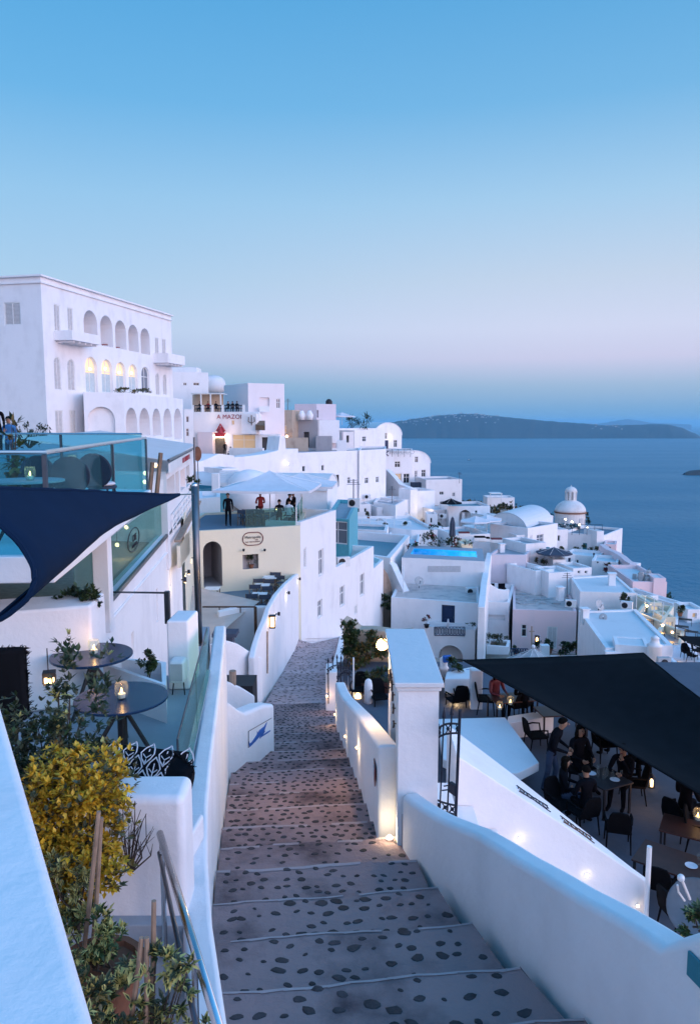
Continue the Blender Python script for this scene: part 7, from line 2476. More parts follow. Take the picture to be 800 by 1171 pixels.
facade('pink-lit white block beside the lit arch, left', 443, 475, 573, 97, 100, 5, 7, group=G_H, ops=[])
facade('tall white chimney wall left of the lit arch', 469, 477, 560, 99, 99.5, 3, 8, group=G_H, par=.1)
facade('small white house with one window left of the pink-lit block', 431, 448, 580, 92, 92.5, 3, 4, ops=[(436.5, 583, 441.5, 588, 'win')], group=G_H)
facade('white house with carved doorway below the black parasol', 496, 520, 583, 98, 99, 4, 6, ops=[(499.5, 587.5, 505, 601, 'gdoor'), (508.5, 583.5, 511, 597, 'shut')], group=G_H)
facade('white house with a wide shaded arch and teal roof pool', 513, 560, 579, 97, 97.5, 6, 7, ops=[(524.5, 583, 538, 603, 'arch', 2), (542.5, 583.5, 545.5, 591, 'win')], group=G_H, roof='pool_teal', par=.35)
facade('white house end with blue doorway right of the shaded arch', 553, 568, 589, 95, 96, 5, 5, ops=[(556, 592.5, 559.5, 599.5, 'tdoor')], group=G_H)
facade('white block with tiny windows on the rim behind the black parasol', 487, 528, 548.5, 118, 119, 7, 9, ops=[(502, 562, 507, 566, 'win'), (516.5, 563, 520, 568, 'wing')], group=G_H, roof='roof_grey')
parasol_open('black parasol with white centre beside the teal roof pool', P(515, 584, 96.2), 1.5, 1.1, .55, 'black_fabric', 8, finial='white_paint')
parasol_closed('closed slate-blue parasol standing by the blue pool', P(516.5, 628, 70), 3.1)
bush('row of dark shrubs with red flowers behind the blue pool', P(505, 632, 67), [((-1.2, .8, .8), (1.2, .7, .9)), ((1.2, .2, .5), (1.5, .7, .7)), ((-2.6, .2, .4), (.8, .5, .6)), ((-.6, 1.4, 2.0), (.8, .4, .5))], 330, .24, ['leaf_dark', 'leaf_mid', 'leaf_dark', 'flower_red'], 95, stems=6, mw=[6, 3, 3, .8])
bush('dark shrubbery on the cliff behind the white houses', P(560, 590, 112), [((-3, 0, .8), (3.4, 2, 1.5)), ((1.5, -2, .8), (3.2, 2, 1.7)), ((4, -5, .3), (2.5, 2, 1.6))], 900, .5, ['leaf_dark', 'leaf_ochre', 'leaf_dark'], 97, stems=5, name='shrubbery')
facade('low white lookout wall beyond the dark shrubbery', 557, 588, 569, 124, 124, 4, 3, group=G_H)
mb = MB(); a, b = P(560, 564.5, 124), P(573, 564, 124); mb.box((a.x + b.x) / 2, 124.5, a.z, a.z + .12, b.x - a.x, 2.5); mb.tube([(a.x, 124, a.z - 2), (a.x, 124, a.z)], .06, 4); mb.tube([(b.x, 124, a.z - 2), (b.x, 124, a.z)], .06, 4); tag(mb.build('flat_canopy', 'white_paint'), 'thin white flat canopy on the lookout beyond the shrubbery', 'canopy')
# ------------------------------------------------------------------ pools and terraces in mid town
zp = P(462, 627, 66).z
dk = [xy(PZ(x, y, zp)) for x, y in ((459, 637.5), (554, 642), (551, 627.5), (470, 623.5))]
POOLH = thing('pool_terrace', 'white pool terrace block carrying the bright blue pool', 'terrace', (3, 64, zp - 4))
dk = ccw(dk)
wt = [xy(PZ(x, y, zp)) for x, y in ((469, 633.6), (545, 637.2), (544, 630.5), (473, 627))]
wt = ccw(wt)
mb = MB()
n_ = len(dk)
loop = [Vector((p[0], p[1], zp)) for p in dk]; hole = [Vector((p[0], p[1], zp)) for p in wt]
tr_ = tessellate_polygon([loop, hole]); mb.add([tuple(v) for v in loop + hole], [tuple(t) for t in tr_], 1)
for i in range(4):
 a, b = dk[i], dk[(i + 1) % 4]; mb.add([(a[0], a[1], zp - 5), (b[0], b[1], zp - 5), (b[0], b[1], zp), (a[0], a[1], zp)], [(0, 1, 2, 3)])
mb.build('wall', ['plaster', 'terrace_paint'], POOLH)
mb = MB()
for i in range(4):
 a, b = wt[i], wt[(i + 1) % 4]; mb.add([(a[0], a[1], zp - 1.1), (b[0], b[1], zp - 1.1), (b[0], b[1], zp), (a[0], a[1], zp)], [(0, 1, 2, 3)])
mb.poly([(p[0], p[1], zp - 1.1) for p in wt]); mb.build('basin', 'pool_tile', POOLH)
m, nn2, ll2, b = nmat('pool_water')
o_ = nn2['Material Output']; tr2 = nn2.new('ShaderNodeBsdfTransparent'); tr2.inputs['Color'].default_value = (.45, .88, .96, 1)
gl2 = nn2.new('ShaderNodeBsdfGlossy'); gl2.inputs['Roughness'].default_value = .08; mx2 = nn2.new('ShaderNodeMixShader'); mx2.inputs[0].default_value = .12
nz2 = nn2.new('ShaderNodeTexNoise'); nz2.inputs['Scale'].default_value = 2; bp2 = nn2.new('ShaderNodeBump'); bp2.inputs['Strength'].default_value = .25; ll2.new(nz2.outputs['Fac'], bp2.inputs['Height']); ll2.new(bp2.outputs['Normal'], gl2.inputs['Normal'])
ll2.new(tr2.outputs[0], mx2.inputs[1]); ll2.new(gl2.outputs[0], mx2.inputs[2]); ll2.new(mx2.outputs[0], o_.inputs['Surface'])
mb = MB(); mb.poly([(p[0], p[1], zp - .08) for p in inset(wt, .01)]); mb.build('water', 'pool_water', POOLH)
c = Vector(PZ(524, 634.2, zp)); mb = MB(); mb.ball(c + Vector((0, 0, -.5)), .14, 8); mb.build('pool_lamp', 'pool_lamp', POOLH)
for x in (485, 505, 524, 538):
 q = PZ(x, 633, zp); lamp(q + Vector((0, .1, -.5)), 40, (.35, .85, 1), .12, POOLH)
# windows band under pool
mb = MB(); mb.obox(PW(489, 654, dk[0], dk[1]) + Vector((0, -.03, 0)), PW(526, 654, dk[0], dk[1]) - PW(489, 654, dk[0], dk[1]), (0, .05, 0), (0, 0, .5)); mb.build('vent', 'grey_shutter', POOLH)
# roof terrace house in front of the pool (door, iron balcony, arch)
dz0 = P(461, 650, 62).z
zr = P(450, 681, 56.5).z
house('worn white roof-terrace house below the blue pool with dark blue door and iron balcony', [xy(PZ(447, 683, zr)), xy(PZ(548, 690, zr)), xy(PZ(546, 655, zr)), xy(PZ(462, 650, zr))], -22, zr,
  ops=[(504.5, 692, 519.5, 719, 'bdoor')], mat='plaster', roof='roof_old', par=.08, group=G_H)
FRA, FRB = Vector(xy(PZ(447, 683, zr))), Vector(xy(PZ(548, 690, zr)))
fru = (FRB - FRA).normalized(); frn = Vector((fru.y, -fru.x))
T0, T1 = PW(484, 716, FRA + frn * 1.6, FRB + frn * 1.6), PW(543, 716, FRA + frn * 1.6, FRB + frn * 1.6)
zt_ = PW(484, 716, FRA + frn * 1.6, FRB + frn * 1.6).z
house('white entrance porch with a dark arch under the iron balcony', [xy(T0), xy(T1), tuple(Vector(xy(T1)) - frn * 1.55), tuple(Vector(xy(T0)) - frn * 1.55)], -20, zt_, ops=[(501, 738, 529, 768, 'arch', 1.2), (496.5, 716.4, 531, 727, 'hole', .2)], par=.75, pt=.2, name='porch', cat='porch', group=None)
IB = thing('iron_railing', 'dark blue scrolled iron railing before the dark blue door', 'railing', T0)
A_, B_ = FRA + frn * 1.66, FRB + frn * 1.66
mb = MB(); p00, p10, p01, p11 = PW(496.5, 726.5, A_, B_), PW(531, 726.5, A_, B_), PW(496.5, 717, A_, B_), PW(531, 717, A_, B_)
mb.tube([p00, p10], .03, 5); mb.tube([p01, p11], .03, 5); mb.tube([p00, p01], .03, 5); mb.tube([p10, p11], .03, 5); mb.build('frame', 'blue_paint', IB)
mb = MB()
for k in range(9):
 c = p00.lerp(p10, (k + .5) / 9) + Vector((0, 0, (p01.z - p00.z) * .5)); r_ = (p01.z - p00.z) * .42
 mb.tube([c + fru.to_3d() * (r_ * .5 * math.cos(a)) + Vector((0, 0, r_ * math.sin(a))) for a in [2 * PI * j / 10 for j in range(11)]], .018, 4)
 mb.tube([c - Vector((0, 0, r_)), c + Vector((0, 0, r_))], .014, 4)
mb.build('scrolls', 'blue_paint', IB)
bush('pinkish flowering plant in a dark pot left of the dark blue door', PW(487.5, 714, A_, B_), [((0, .1, .42), (.34, .25, .26))], 70, .12, ['maroon', 'flower_red', 'leaf_dark'], 101, stems=3, mw=[3, .6, 2], pot=(.2, .25, 'dark_paint'))
bush('low plant trailing over the porch parapet right of the iron balcony', PW(538, 716, A_, B_), [((0, .1, .1), (.5, .2, .12))], 50, .1, ['leaf_dark', 'leaf_olive'], 103, stems=2)
t = thing('pale_ornament', 'small pale bird-like ornament on the iron balcony', 'ornament', PW(512, 716, A_, B_)); c = PW(512, 713, A_, B_)
mb = MB(); mb.lathe([(.05, -.3), (.12, -.1), (.09, .1), (.05, .2), (.07, .28), (.01, .36)], c, 8); mb.build('figure', 'cloth_white', t, smooth=True)
# satellite dishes


def dish(label, c, r, d, group='satellite dishes on the roofs'):
 t = thing('satellite_dish', label, 'satellite dish', c, group)
 ax = Vector(d).normalized(); M = Vector((0, 0, 1)).rotation_difference(ax).to_matrix(); c = Vector(c)
 mb = MB(); mb.lathe([(.01, 0), (r * .5, r * .06), (r, r * .22), (r * .98, r * .24), (r * .5, r * .09), (.01, r * .03)], (0, 0, 0), 20); mb.v = [tuple(M @ Vector(v) + c) for v in mb.v]; mb.build('reflector', 'dish_grey', t, smooth=True)
 f = c + ax * r * .9; mb = MB(); mb.tube([c - Vector((0, 0, r * .9)), f], .02, 4); mb.tube([c - ax * .02, c + Vector((0, .05, -r * 1.4))], .03, 5); mb.build('arm', 'steel_dark', t)
 mb = MB(); mb.ball(f, .06, 6); mb.build('receiver', 'plastic_white', t)


dish('large pale satellite dish on the worn roof terrace below the pool', P(479, 665, 58.5), .40, (.2, -.8, .5))
dish('wire-like satellite dish at the back edge of the big white roof', P(684, 692, 54), .42, (.5, -.7, .5))
dish('small satellite dish in the middle of the big white roof', P(689, 706, 52), .28, (-.3, -.8, .5))
dish('white satellite dish at the curved house left in mid town', P(434, 598, 88), .55, (.1, -.8, .6))
# teal pool terrace left of the blue pool
zt2 = P(404, 612, 70).z
hbox('white terrace with a long dark teal basin behind its parapet', [(404, 632), (446, 638), (468, 612), (404, 607)], 62, 8, par=.8, pt=.4, roof='pool_teal', group=G_H)
hbox('small white terrace with a shallow teal basin beside the teal house', [(402, 605), (442, 607), (444, 600), (404, 598)], 76, 4, par=.25, pt=.3, roof='pool_teal', group=G_H)
hbox('white parapet terrace with blue-lit wall above the blue pool', [(440, 622), (477, 626), (480, 611), (446, 607)], 72, 6, group=G_H, par=.5)
hbox('plain white deck with railing below the lit arch', [(402, 598), (470, 606), (500, 606), (470, 590), (404, 590)], 84, 4, group=G_H)
mb = MB(); A_, B_ = xy(P(425, 700, 57)), xy(P(449, 700, 58.5))
wall('rough tan rock wall between the lane house and the worn roof house', A_, B_, [(424, 654), (430, 651), (437, 648), (443, 656), (447, 668), (450, 690)], 3, -20, mat='rock', name='rock_face', group=None)
bush('dark bush hanging on the tan rock wall', P(440, 690, 56.4), [((0, 0, 0), (.55, .4, .55)), ((-.1, 0, .5), (.3, .3, .3))], 120, .2, ['leaf_dark', 'leaf_mid'], 105, stems=3, wd=.6)
A_, B_ = xy(P(440, 660, 60)), xy(P(461, 680, 58)); wall('diagonal white stair wall beside the worn roof terrace', A_, B_, [(440, 640), (447, 646), (455, 664), (461, 676)], .6, -20, group=G_H)
# ------------------------------------------------------------------ right side of the town
# narrow lit alley right of the worn roof house
mb = MB(); A_, B_ = xy(P(549, 700, 56.5)), xy(P(556, 640, 72))
wall('tall narrow white alley wall running up beside the worn roof house', A_, B_, [(546, 694), (549, 668), (553, 645), (556, 632)], .5, -22, side=-1, group=G_H)
for k, (x, y, Y) in enumerate(((547, 722, 55.8), (547.5, 730, 55.4), (554, 655, 65), (555, 643, 68))):
 step_light(['alley light right of the porch, upper one', 'alley light right of the porch, lower one', 'alley light below the lilac box house, lower one', 'alley light below the lilac box house, upper one'][k], P(x, y, Y), (.4, -1, 0), 7, (1, .78, .5), .09, 'lamp_white', 'alley lights')
hbox('lilac box-shaped house with flat grey roof above the stepped terraces', [(558, 634), (601, 634.5), (613, 622.5), (577, 621)], 70, 7, mat='plaster_lilac', roof='roof_grey', group=G_H, ops=[(606, 648, 607.5, 650, 'win')])
hbox('white house with two open loggia slots right of the alley', [(552, 688), (582, 689), (588, 668), (556, 666)], 62, 9, par=.5, group=G_H, ops=[(553, 703, 577, 709, 'niche')])
A_, B_ = xy(P(552, 690, 62.8)), xy(P(583, 690, 63)); wall('curved white terrace parapet with dark chairs behind it', A_, B_, [(552, 662), (557, 664), (563, 670), (570, 674), (577, 675), (582, 674)], .3, -18, group=G_H)
mb = MB()
for k, x in enumerate((561, 573)):
 q = P(x, 671, 64.5); mb.box(q.x, q.y, q.z - .5, q.z + .3, .6, .1); mb.box(q.x, q.y - .3, q.z - .1, q.z, .6, .6)
tag(mb.build('garden_chairs', 'cloth_black', bevel=.02), 'dark garden chairs on the terrace behind the curved parapet', 'chairs')
hbox('low white planter block before the loggia house', [(556, 738), (581, 740), (583, 732), (558, 731)], 55, 3, group=None, name='planter', cat='planter', par=.15, roof='soil')
bush('wide dark green bush in the white planter block', P(568, 737, 55.2), [((0, .4, .35), (.85, .45, .45)), ((-1.0, .6, .3), (.6, .4, .35))], 260, .15, ['leaf_dark', 'leaf_olive', 'leaf_ochre'], 111, stems=4)
# pink house
zpk = P(586, 697, 60).z
hbox('pink-lit house with grey shuttered door and worn flat roof', [(586, 697), (659, 699), (649, 673), (586, 671)], 60, 8, mat='plaster_pink_lit', roof='roof_old', group=G_H, par=.2, ops=[(595.5, 714, 602, 728.5, 'win'), (625, 716.5, 636.5, 742, 'shut')])
rr = random.Random(12)
mb = MB()
for k in range(26):
 x, y = rr.uniform(592, 640), rr.uniform(676, 692); q = PZ(x, y, zpk - .2); mb.box(q.x, q.y, q.z, q.z + rr.uniform(.05, .16), rr.uniform(.3, .9), rr.uniform(.1, .4), rr.uniform(-.3, .3))
o = mb.build('rubble', 'dish_grey'); o['kind'] = 'stuff'; tag(o, 'scattered slabs and rubble on the worn roof of the pink-lit house', 'rubble')
t = thing('wall_lantern', 'lit lantern before the wall of the pink house', 'lantern', P(613.5, 731, 57)); c = P(613.5, 731, 57)
mb = MB(); mb.box(c.x, c.y, c.z + .22, c.z + .28, .34, .34); mb.box(c.x, c.y, c.z - .28, c.z - .22, .3, .3)
for sx in (-.13, .13):
 for sy in (-.13, .13):
  mb.box(c.x + sx, c.y + sy, c.z - .22, c.z + .22, .04, .04)
mb.build('frame', 'dark_paint', t); mb = MB(); mb.lathe([(.05, -.2), (.09, -.05), (.02, .15)], c, 8); mb.build('flame', 'lamp_warm', t); lamp(c + Vector((0, -.3, 0)), 10, (1, .6, .3), .1, t)
bush('bright green leafy plants in a white trough before the pink house', P(642, 748, 55), [((0, 0, .5), (.75, .4, .5)), ((1.3, 0, .55), (.75, .4, .6)), ((-1.6, .5, .4), (.5, .3, .35))], 330, .2, ['leaf_mid', 'leaf_dark', 'leaf_mid'], 113, stems=6, wd=.65)
mb = MB(); q = P(647, 752, 54.6); mb.box(q.x, q.y, q.z - .5, q.z + .12, 2.4, .5); tag(mb.build('trough', 'plaster', bevel=.03), 'white trough holding the bright green plants', 'planter')
c = P(670, 744, 54.5); step_light('warm lamp by the stairs right of the green plants', c, (0, -1, 0), 14, (1, .6, .28), .1, 'lamp_warm', None)
par = parasol_open('thatched grey parasol with a knob on top before the pink house', P(609, 752, 46.5) - Vector((0, 0, 2.3)), 1.75, 2.0, .95, 'dish_grey', 8, finial='plaster')
mb = MB(); p = P(607.5, 748, 50); mb.tube([p, P(607.5, 716, 50)], .05, 6); mb.tube([P(604.5, 722, 50), P(610.5, 722, 50)], .04, 4); tag(mb.build('pale_pole', 'wood_pale'), 'pale wooden pole with crossbar before the pink house', 'pole')
mb = MB(); a, b = P(583, 748, 51), P(603, 748, 51)
for k in range(7):
 p, q = a.lerp(b, k / 7), a.lerp(b, (k + 1) / 7); mb.tube([p - Vector((0, 0, .35)), q + Vector((0, 0, .35))], .03, 4); mb.tube([p + Vector((0, 0, .35)), q - Vector((0, 0, .35))], .03, 4)
mb.tube([a + Vector((0, 0, .38)), b + Vector((0, 0, .38))], .04, 4); tag(mb.build('lattice_fence', 'blue_paint'), 'blue criss-cross lattice fence left of the thatched parasol', 'fence')
mb = MB(); q = P(622, 745, 51.5); mb.box(q.x, q.y, q.z - .8, q.z + .5, .6, .5); tag(mb.build('white_cabinet', 'white_paint', bevel=.02), 'small white cabinet right of the thatched parasol', 'cabinet')
# big white roofs
zu = P(663, 676, 60).z
hbox('upper big white flat-roofed house above the wire-like dish', [(663, 676.5), (727, 678), (703, 657), (652, 660)], 60, 8, group=G_H, par=.12, mat='plaster')
zl_ = P(661, 698, 54).z
bw = house('lower big white flat-roofed house with a small outside stair', [xy(PZ(692, 741, zl_)), xy(PZ(769, 738, zl_)), xy(PZ(727, 696.5, zl_)), xy(PZ(661, 698, zl_))], -23, zl_, group=G_H, par=.12, pt=.3)
s_ = MB(); q0 = PZ(689, 740, zl_)
for k in range(7):
 s_.box(q0.x + .95, q0.y - .3 - k * .32, -22, zl_ - .15 - k * .2, 1.9, .33)
tag(s_.build('outside_stair', 'plaster', bevel=.02), 'short white outside stair at the front of the lower big roof', 'stair')
q = P(736, 738, 44); mb = MB()
facade('white front block with a lit edge under the big roof', 703, 742, 737, 44.5, 44, 2, 4, group=G_H, par=.05)
mb = MB(); q = P(748, 737, 43.5); mb.lathe([(.42, -1.8), (.42, -.1), (.48, -.05), (.30, .05), (.22, .35), (.27, .40), (.08, .55)], q, 14); tag(mb.build('white_chimney', 'plaster', smooth=True), 'rounded white chimney at the corner of the lower big roof', 'chimney')
c = P(738, 752, 42.5); step_light('warm lamp behind the peak of the black sail', c, (-.5, -1, 0), 14, (1, .7, .4), .09, 'lamp_white', None)
t = thing('air_conditioner', 'square air conditioner on the white wall below the chimney', 'air conditioner', P(758, 757, 41)); c = P(758, 757, 41)
mb = MB(); mb.box(c.x, c.y, c.z - .28, c.z + .28, .75, .3); mb.build('case', 'dish_grey', t, bevel=.02); mb = MB(); mb.lathe([(.2, -.01), (.2, .01)], (0, 0, 0), 16); mb.v = [(v[0] + c.x, v[2] + c.y - .16, v[1] + c.z) for v in mb.v]; mb.build('fan', 'dark_paint', t)
A_, B_ = xy(P(742, 780, 41)), xy(P(800, 800, 40)); 
hbox('white sloping terrace wall below the chimney along the black sail', [(740, 764), (800, 808), (800, 780), (768, 752)], 40, 4, group=G_H, par=.05)
hbox('pale dome-roofed terrace house at the right frame edge', [(775, 775), (812, 790), (815, 765), (786, 757)], 46, 5, group=G_H, par=.1)
# dome tower
cz = P(651, 600, 105); rD = 2.15
DT = thing('domed_belfry', 'round pink-white church dome with lantern on the cliff edge', 'church', (cz.x, 105, cz.z - 4))
o = Vector((cz.x, 105, 0)); zb = P(650, 585, 105).z; ztp = P(650, 571.5, 105).z
mb = MB(); mb.lathe([(rD * .98, cz.z - 4), (rD * .98, zb - .15)], o, 32); mb.build('drum', 'plaster_worn', DT)
mb = MB(); mb.lathe([(rD * 1.05, zb - .15), (rD * 1.05, zb + .02)], o, 32); mb.build('cornice', 'terracotta', DT)
mb = MB(); mb.lathe([(rD * math.cos(a), zb + .02 + (ztp - zb) * math.sin(a)) for a in [PI / 2 * k / 9 for k in range(9)]], o, 32); mb.build('dome', 'plaster_worn', DT, smooth=True)
zl2 = P(651, 562.5, 105).z; r2 = .82
mb = MB()
mb.lathe([(r2 * .95, ztp - .25), (r2 * .95, ztp)], o, 16); mb.lathe([(r2 * 1.05, zl2), (r2 * 1.05, zl2 + .12)], o, 16); mb.lathe([(.3, ztp), (.3, zl2)], o, 10)
for k in range(8):
 a = k * PI / 4 + PI / 8; mb.box(o.x + r2 * .8 * math.cos(a), o.y + r2 * .8 * math.sin(a), ztp, zl2 - .002, .30, .30, a)
mb.build('lantern', 'plaster_worn', DT)
mb = MB(); mb.lathe([(r2 * math.cos(a), zl2 + .12 + .62 * math.sin(a)) for a in [PI / 2 * k / 7 for k in range(7)]] + [(.05, zl2 + .8), (.03, zl2 + 1.0)], o, 20); mb.build('lantern_dome', 'plaster_worn', DT, smooth=True)
mb = MB()
for a in (-2.3, -1.1):
 p = o + Vector((rD * .98 * math.cos(a), rD * .98 * math.sin(a), P(650, 595, 105).z)); mb.box(p.x, p.y, p.z - .6, p.z + .5, .12, .55, a)
mb.build('window', 'grey_shutter', DT)
facade('white house with a teal door and terrace lamps below the pink dome', 642, 690, 608.5, 92, 89, 8, 9, ops=[(665.5, 621, 670.5, 629, 'tdoor'), (677, 612, 678, 614, 'win')], group=G_H, par=.3, roof='terrace_slate')
for k, (x, y, Y) in enumerate(((646, 594, 99.5), (653.5, 597, 97), (662, 600.5, 95), (671, 604, 92.5), (680, 607.3, 90.5))):
 step_light(['terrace lamp nearest the pink dome, first of five', 'terrace lamp second from the pink dome', 'terrace lamp in the middle of the row below the dome', 'terrace lamp fourth from the pink dome', 'terrace lamp at the corner of the teal door house'][k], P(x, y, Y), (0, -.5, .8), 5, (1, .78, .55), .13, 'lamp_white', 'terrace lamps below the dome')
bush('dark shrubs and seats on the terrace under the dome', P(650, 606, 95), [((0, 1, .3), (2.0, 1.5, .3)), ((-1.2, 5, .6), (.7, .6, .9))], 160, .3, ['leaf_dark', 'slate_fabric', 'pane_teal'], 115, stems=2)
bush('low dark plants before the teal door', P(663, 632, 88), [((0, 0, .4), (.9, .5, .5)), ((1.7, 0, .35), (.7, .5, .45))], 120, .25, ['leaf_dark', 'leaf_ochre', 'leaf_mid'], 117, stems=3)
bush('dark bush at the right foot of the pink dome', P(670, 597, 104), [((0, 0, .4), (.6, .5, .8))], 60, .3, ['leaf_dark'], 118, stems=2)
facade('plain white terrace wall with a lamp post below the teal door', 643, 682, 633, 82, 80, 4, 7, ops=[(648, 640, 652, 652, 'gdoor'), (658, 640, 661, 645, 'win')], group=G_H)
mb = MB(); mb.tube([P(677, 652, 79), P(678.5, 634, 79)], .05, 5); mb.ball(P(678.5, 633.5, 79), .12, 6); tag(mb.build('lamp_post', 'iron'), 'thin dark lamp post on the plain white terrace wall', 'lamp post')
A_, B_ = xy(P(684, 650, 84)), xy(P(728, 690, 70)); wall('pink stair wall running down towards the cliff from the dome terrace', A_, B_, [(684, 622), (692, 628), (700, 631), (708, 636), (714, 641.5), (719, 644), (721, 650), (724, 658), (727, 668)], .7, -28, group=G_H, mat='plaster_pink_lit')
facade('white house with shaded recess under the pink stair wall', 676, 706, 641, 76, 75, 4, 6, ops=[(689, 650, 703, 655.5, 'niche'), (681.5, 638.5, 684, 644.5, 'win')], group=G_H)
mb = MB(); p, q = P(692, 634, 76.5), P(708, 650, 73.5)
bush('dark potted plants beside the shaded recess', P(697, 655, 74), [((0, 0, .4), (.7, .4, .5))], 60, .25, ['leaf_dark', 'maroon'], 119, stems=2)
facade('lilac house with one tiny window on the cliff edge', 723, 762, 665, 64.5, 64.3, 8, 8, ops=[(731.5, 673.5, 733.5, 676, 'win')], group=G_H, mat='plaster_pink_lit', par=.35)
facade('small gabled parapet top of the lilac cliff house', 747, 761, 661, 64.2, 64.1, 2, 2, group=G_H, mat='plaster_pink_lit', par=.05)
rr = random.Random(9); mb = MB()
for k in range(12):
 q = P(rr.uniform(725, 741), rr.uniform(657, 664), rr.uniform(65, 69)); mb.box(q.x, q.y, q.z - .5, q.z + rr.uniform(.1, .5), rr.uniform(.2, .5), rr.uniform(.2, .5), rr.random())
tag(mb.build('roof_clutter', 'dish_grey'), 'grey clutter of seats and vents on the lilac cliff house roof', 'clutter')
# vaulted white house
a, b = P(577, 640, 86), P(617, 636, 82)
vault('broad white barrel-vaulted house in front of the dark shrubbery', xy(P(561, 615, 88)), xy(P(601, 625, 82)), 9.5, -19, P(580, 603, 85).z, P(588, 587, 88).z - P(588, 602, 88).z, group=G_H, backdir=(.62, 1))
facade('white roof-edge house with a teal awning beside the barrel vault', 603, 637, 604, 80, 84, 5, 5, ops=[(613, 611, 621, 623, 'wing'), (605, 612, 608, 624, 'wshut')], group=G_H, roof='terrace_slate')
facade('white terrace block below the barrel vault with grey roof', 601, 624, 622, 72, 73, 4, 7, ops=[(616, 627, 620, 633, 'win')], group=G_H, roof='roof_grey')
facade('white stair block right of the lilac box house', 612, 633, 653, 66, 67, 4, 5, ops=[(622, 658, 626, 669, 'tdoor')], group=G_H, par=.5)
facade('slim white tower wall left of the upper big roof', 632, 647, 640, 70, 70, 3, 7, group=G_H)
facade('low pale wall with pink edge beside the worn pink roof', 627, 655, 655, 65, 65.5, 3, 5, group=G_H)
parasol_open('dark slate parasol open among the white terraces', P(632.5, 647, 71), 1.75, 1.35, .5, 'slate_fabric', 8)
bush('small dark plants on the terrace by the slate parasol', P(620, 645, 71), [((0, 0, .4), (.6, .4, .5))], 60, .22, ['leaf_dark', 'maroon', 'leaf_mid'], 121, stems=2)
mb = MB(); q = P(620.5, 632, 74); mb.box(q.x, q.y, q.z, q.z + .5, 1.4, 1.0); tag(mb.build('teal_awning', 'teal_paint'), 'small bright teal awning left of the slate parasol', 'awning')
facade('pale white roof terrace with loungers left of the lilac box house', 520, 560, 612, 76, 77, 6, 6, group=G_H, par=.3)
facade('white kiosk block with warm light right of the blue pool', 527, 540, 622, 68, 68, 3, 4, group=G_H, mat='plaster_cream')
lamp(P(536, 628, 66.5), 14, (1, .65, .3), .2)
parasol_open('white flat parasol on the lounger terrace, left one', P(543, 616, 80), 1.8, 2.0, .5, 'pale_fabric', 6, group='white parasols on the lounger terrace'); parasol_open('white flat parasol on the lounger terrace, right one', P(556, 616, 82), 1.8, 2.2, .5, 'pale_fabric', 6, group='white parasols on the lounger terrace')
for k, (x, y) in enumerate(((530, 613), (548, 618), (553, 619), (567, 620))):
 q = P(x, y, 74.6 + k * .3); t = thing('lounger', ['dark lounger on the pale terrace, furthest left', 'dark lounger on the pale terrace, second from the left', 'dark lounger on the pale terrace, third from the left', 'dark lounger on the pale terrace beside the lilac box house'][k], 'lounger', q, 'loungers on the pale terrace')
 mb = MB(); mb.box(q.x, q.y, q.z, q.z + .3, 1.2, .6); mb.build('base', 'white_paint', t); mb = MB(); mb.box(q.x, q.y, q.z + .302, q.z + .45, 1.1, .55); mb.build('mattress', 'maroon' if k in (0, 3) else 'cloth_black', t, bevel=.03)
# restaurants at the cliff edge far right
hbox('cream terrace restaurant with warm lights at the cliff edge, upper one', [(727, 700), (757, 712), (770, 693), (735, 689)], 55, 4, group=G_H, mat='plaster_cream', par=.6, roof='terrace_paint')
hbox('cream terrace restaurant with red tables at the cliff edge, middle one', [(747, 726), (775, 742), (782, 722), (757, 712)], 50, 4, group=G_H, mat='plaster_cream', par=.6, roof='terrace_paint')
hbox('white terrace with small tables at the far right cliff edge', [(770, 728), (812, 735), (806, 703), (772, 699)], 52, 4, group=G_H, par=.35, roof='terrace_paint')
for k, (x, y, Y, wt_) in enumerate(((739, 693, 54.5, 20), (757, 715, 50.5, 18), (768, 723, 50, 12))):
 step_light(['warm lamp of the upper cream restaurant at the cliff edge', 'warm lamp of the middle cream restaurant at the cliff edge', 'small warm lamp right of the red tables at the cliff edge'][k], P(x, y, Y), (-.3, -1, 0), wt_ * 1.6, (1, .58, .22), .075, 'lamp_warm', 'cliff restaurant lamps')
tt = None
for k, (x, y, Y, m_) in enumerate(((740, 705, 53, 'wood_red'), (752, 719, 50, 'wood_red'), (762, 730, 49, 'wood_red'), (779, 712, 51, 'dark_paint'), (790, 718, 51, 'dark_paint'), (783, 704, 52.5, 'dark_paint'))):
 q = P(x, y, Y)
 lab = ['red table at the upper cream restaurant', 'red table with a lamp at the middle cream restaurant', 'red table at the front of the middle cream restaurant', 'dark table on the far right white terrace, left one', 'dark table on the far right white terrace, right one', 'dark table on the far right white terrace, rear one'][k]
 if k in (0, 3):
  tt = table_square(lab, 1.5, .9, .74, 'tables at the cliff restaurants', m_); put(tt, q - Vector((0, 0, .7)), R(-25), .6)
 else:
  dup(tt, q - Vector((0, 0, .7)), R(-25), lab, scale=.6)
parasol_open('pale square parasol at the far right below the cliff restaurants', P(783, 745, 46) - Vector((0, 0, 1.7)), 2.0, 1.6, .7, 'pale_fabric', 4, rz=R(10))
sail('small dark shade sail at the far right frame edge', [P(774, 727, 48), P(792, 744, 45.5), P(812, 748, 45), P(815, 728, 48)], .1, 'black_fabric', .08, res=8)
for k, (x, y) in enumerate(((784, 748), (791, 752), (796, 746))):
 q = P(x, y, 44.5); t = dup(chair, (q.x, q.y, q.z - .3), R(40 * k), ['dark chair below the far right parasol, left one', 'dark chair below the far right parasol, front one', 'dark chair below the far right parasol, right one'][k], 'chairs below the far right parasol')
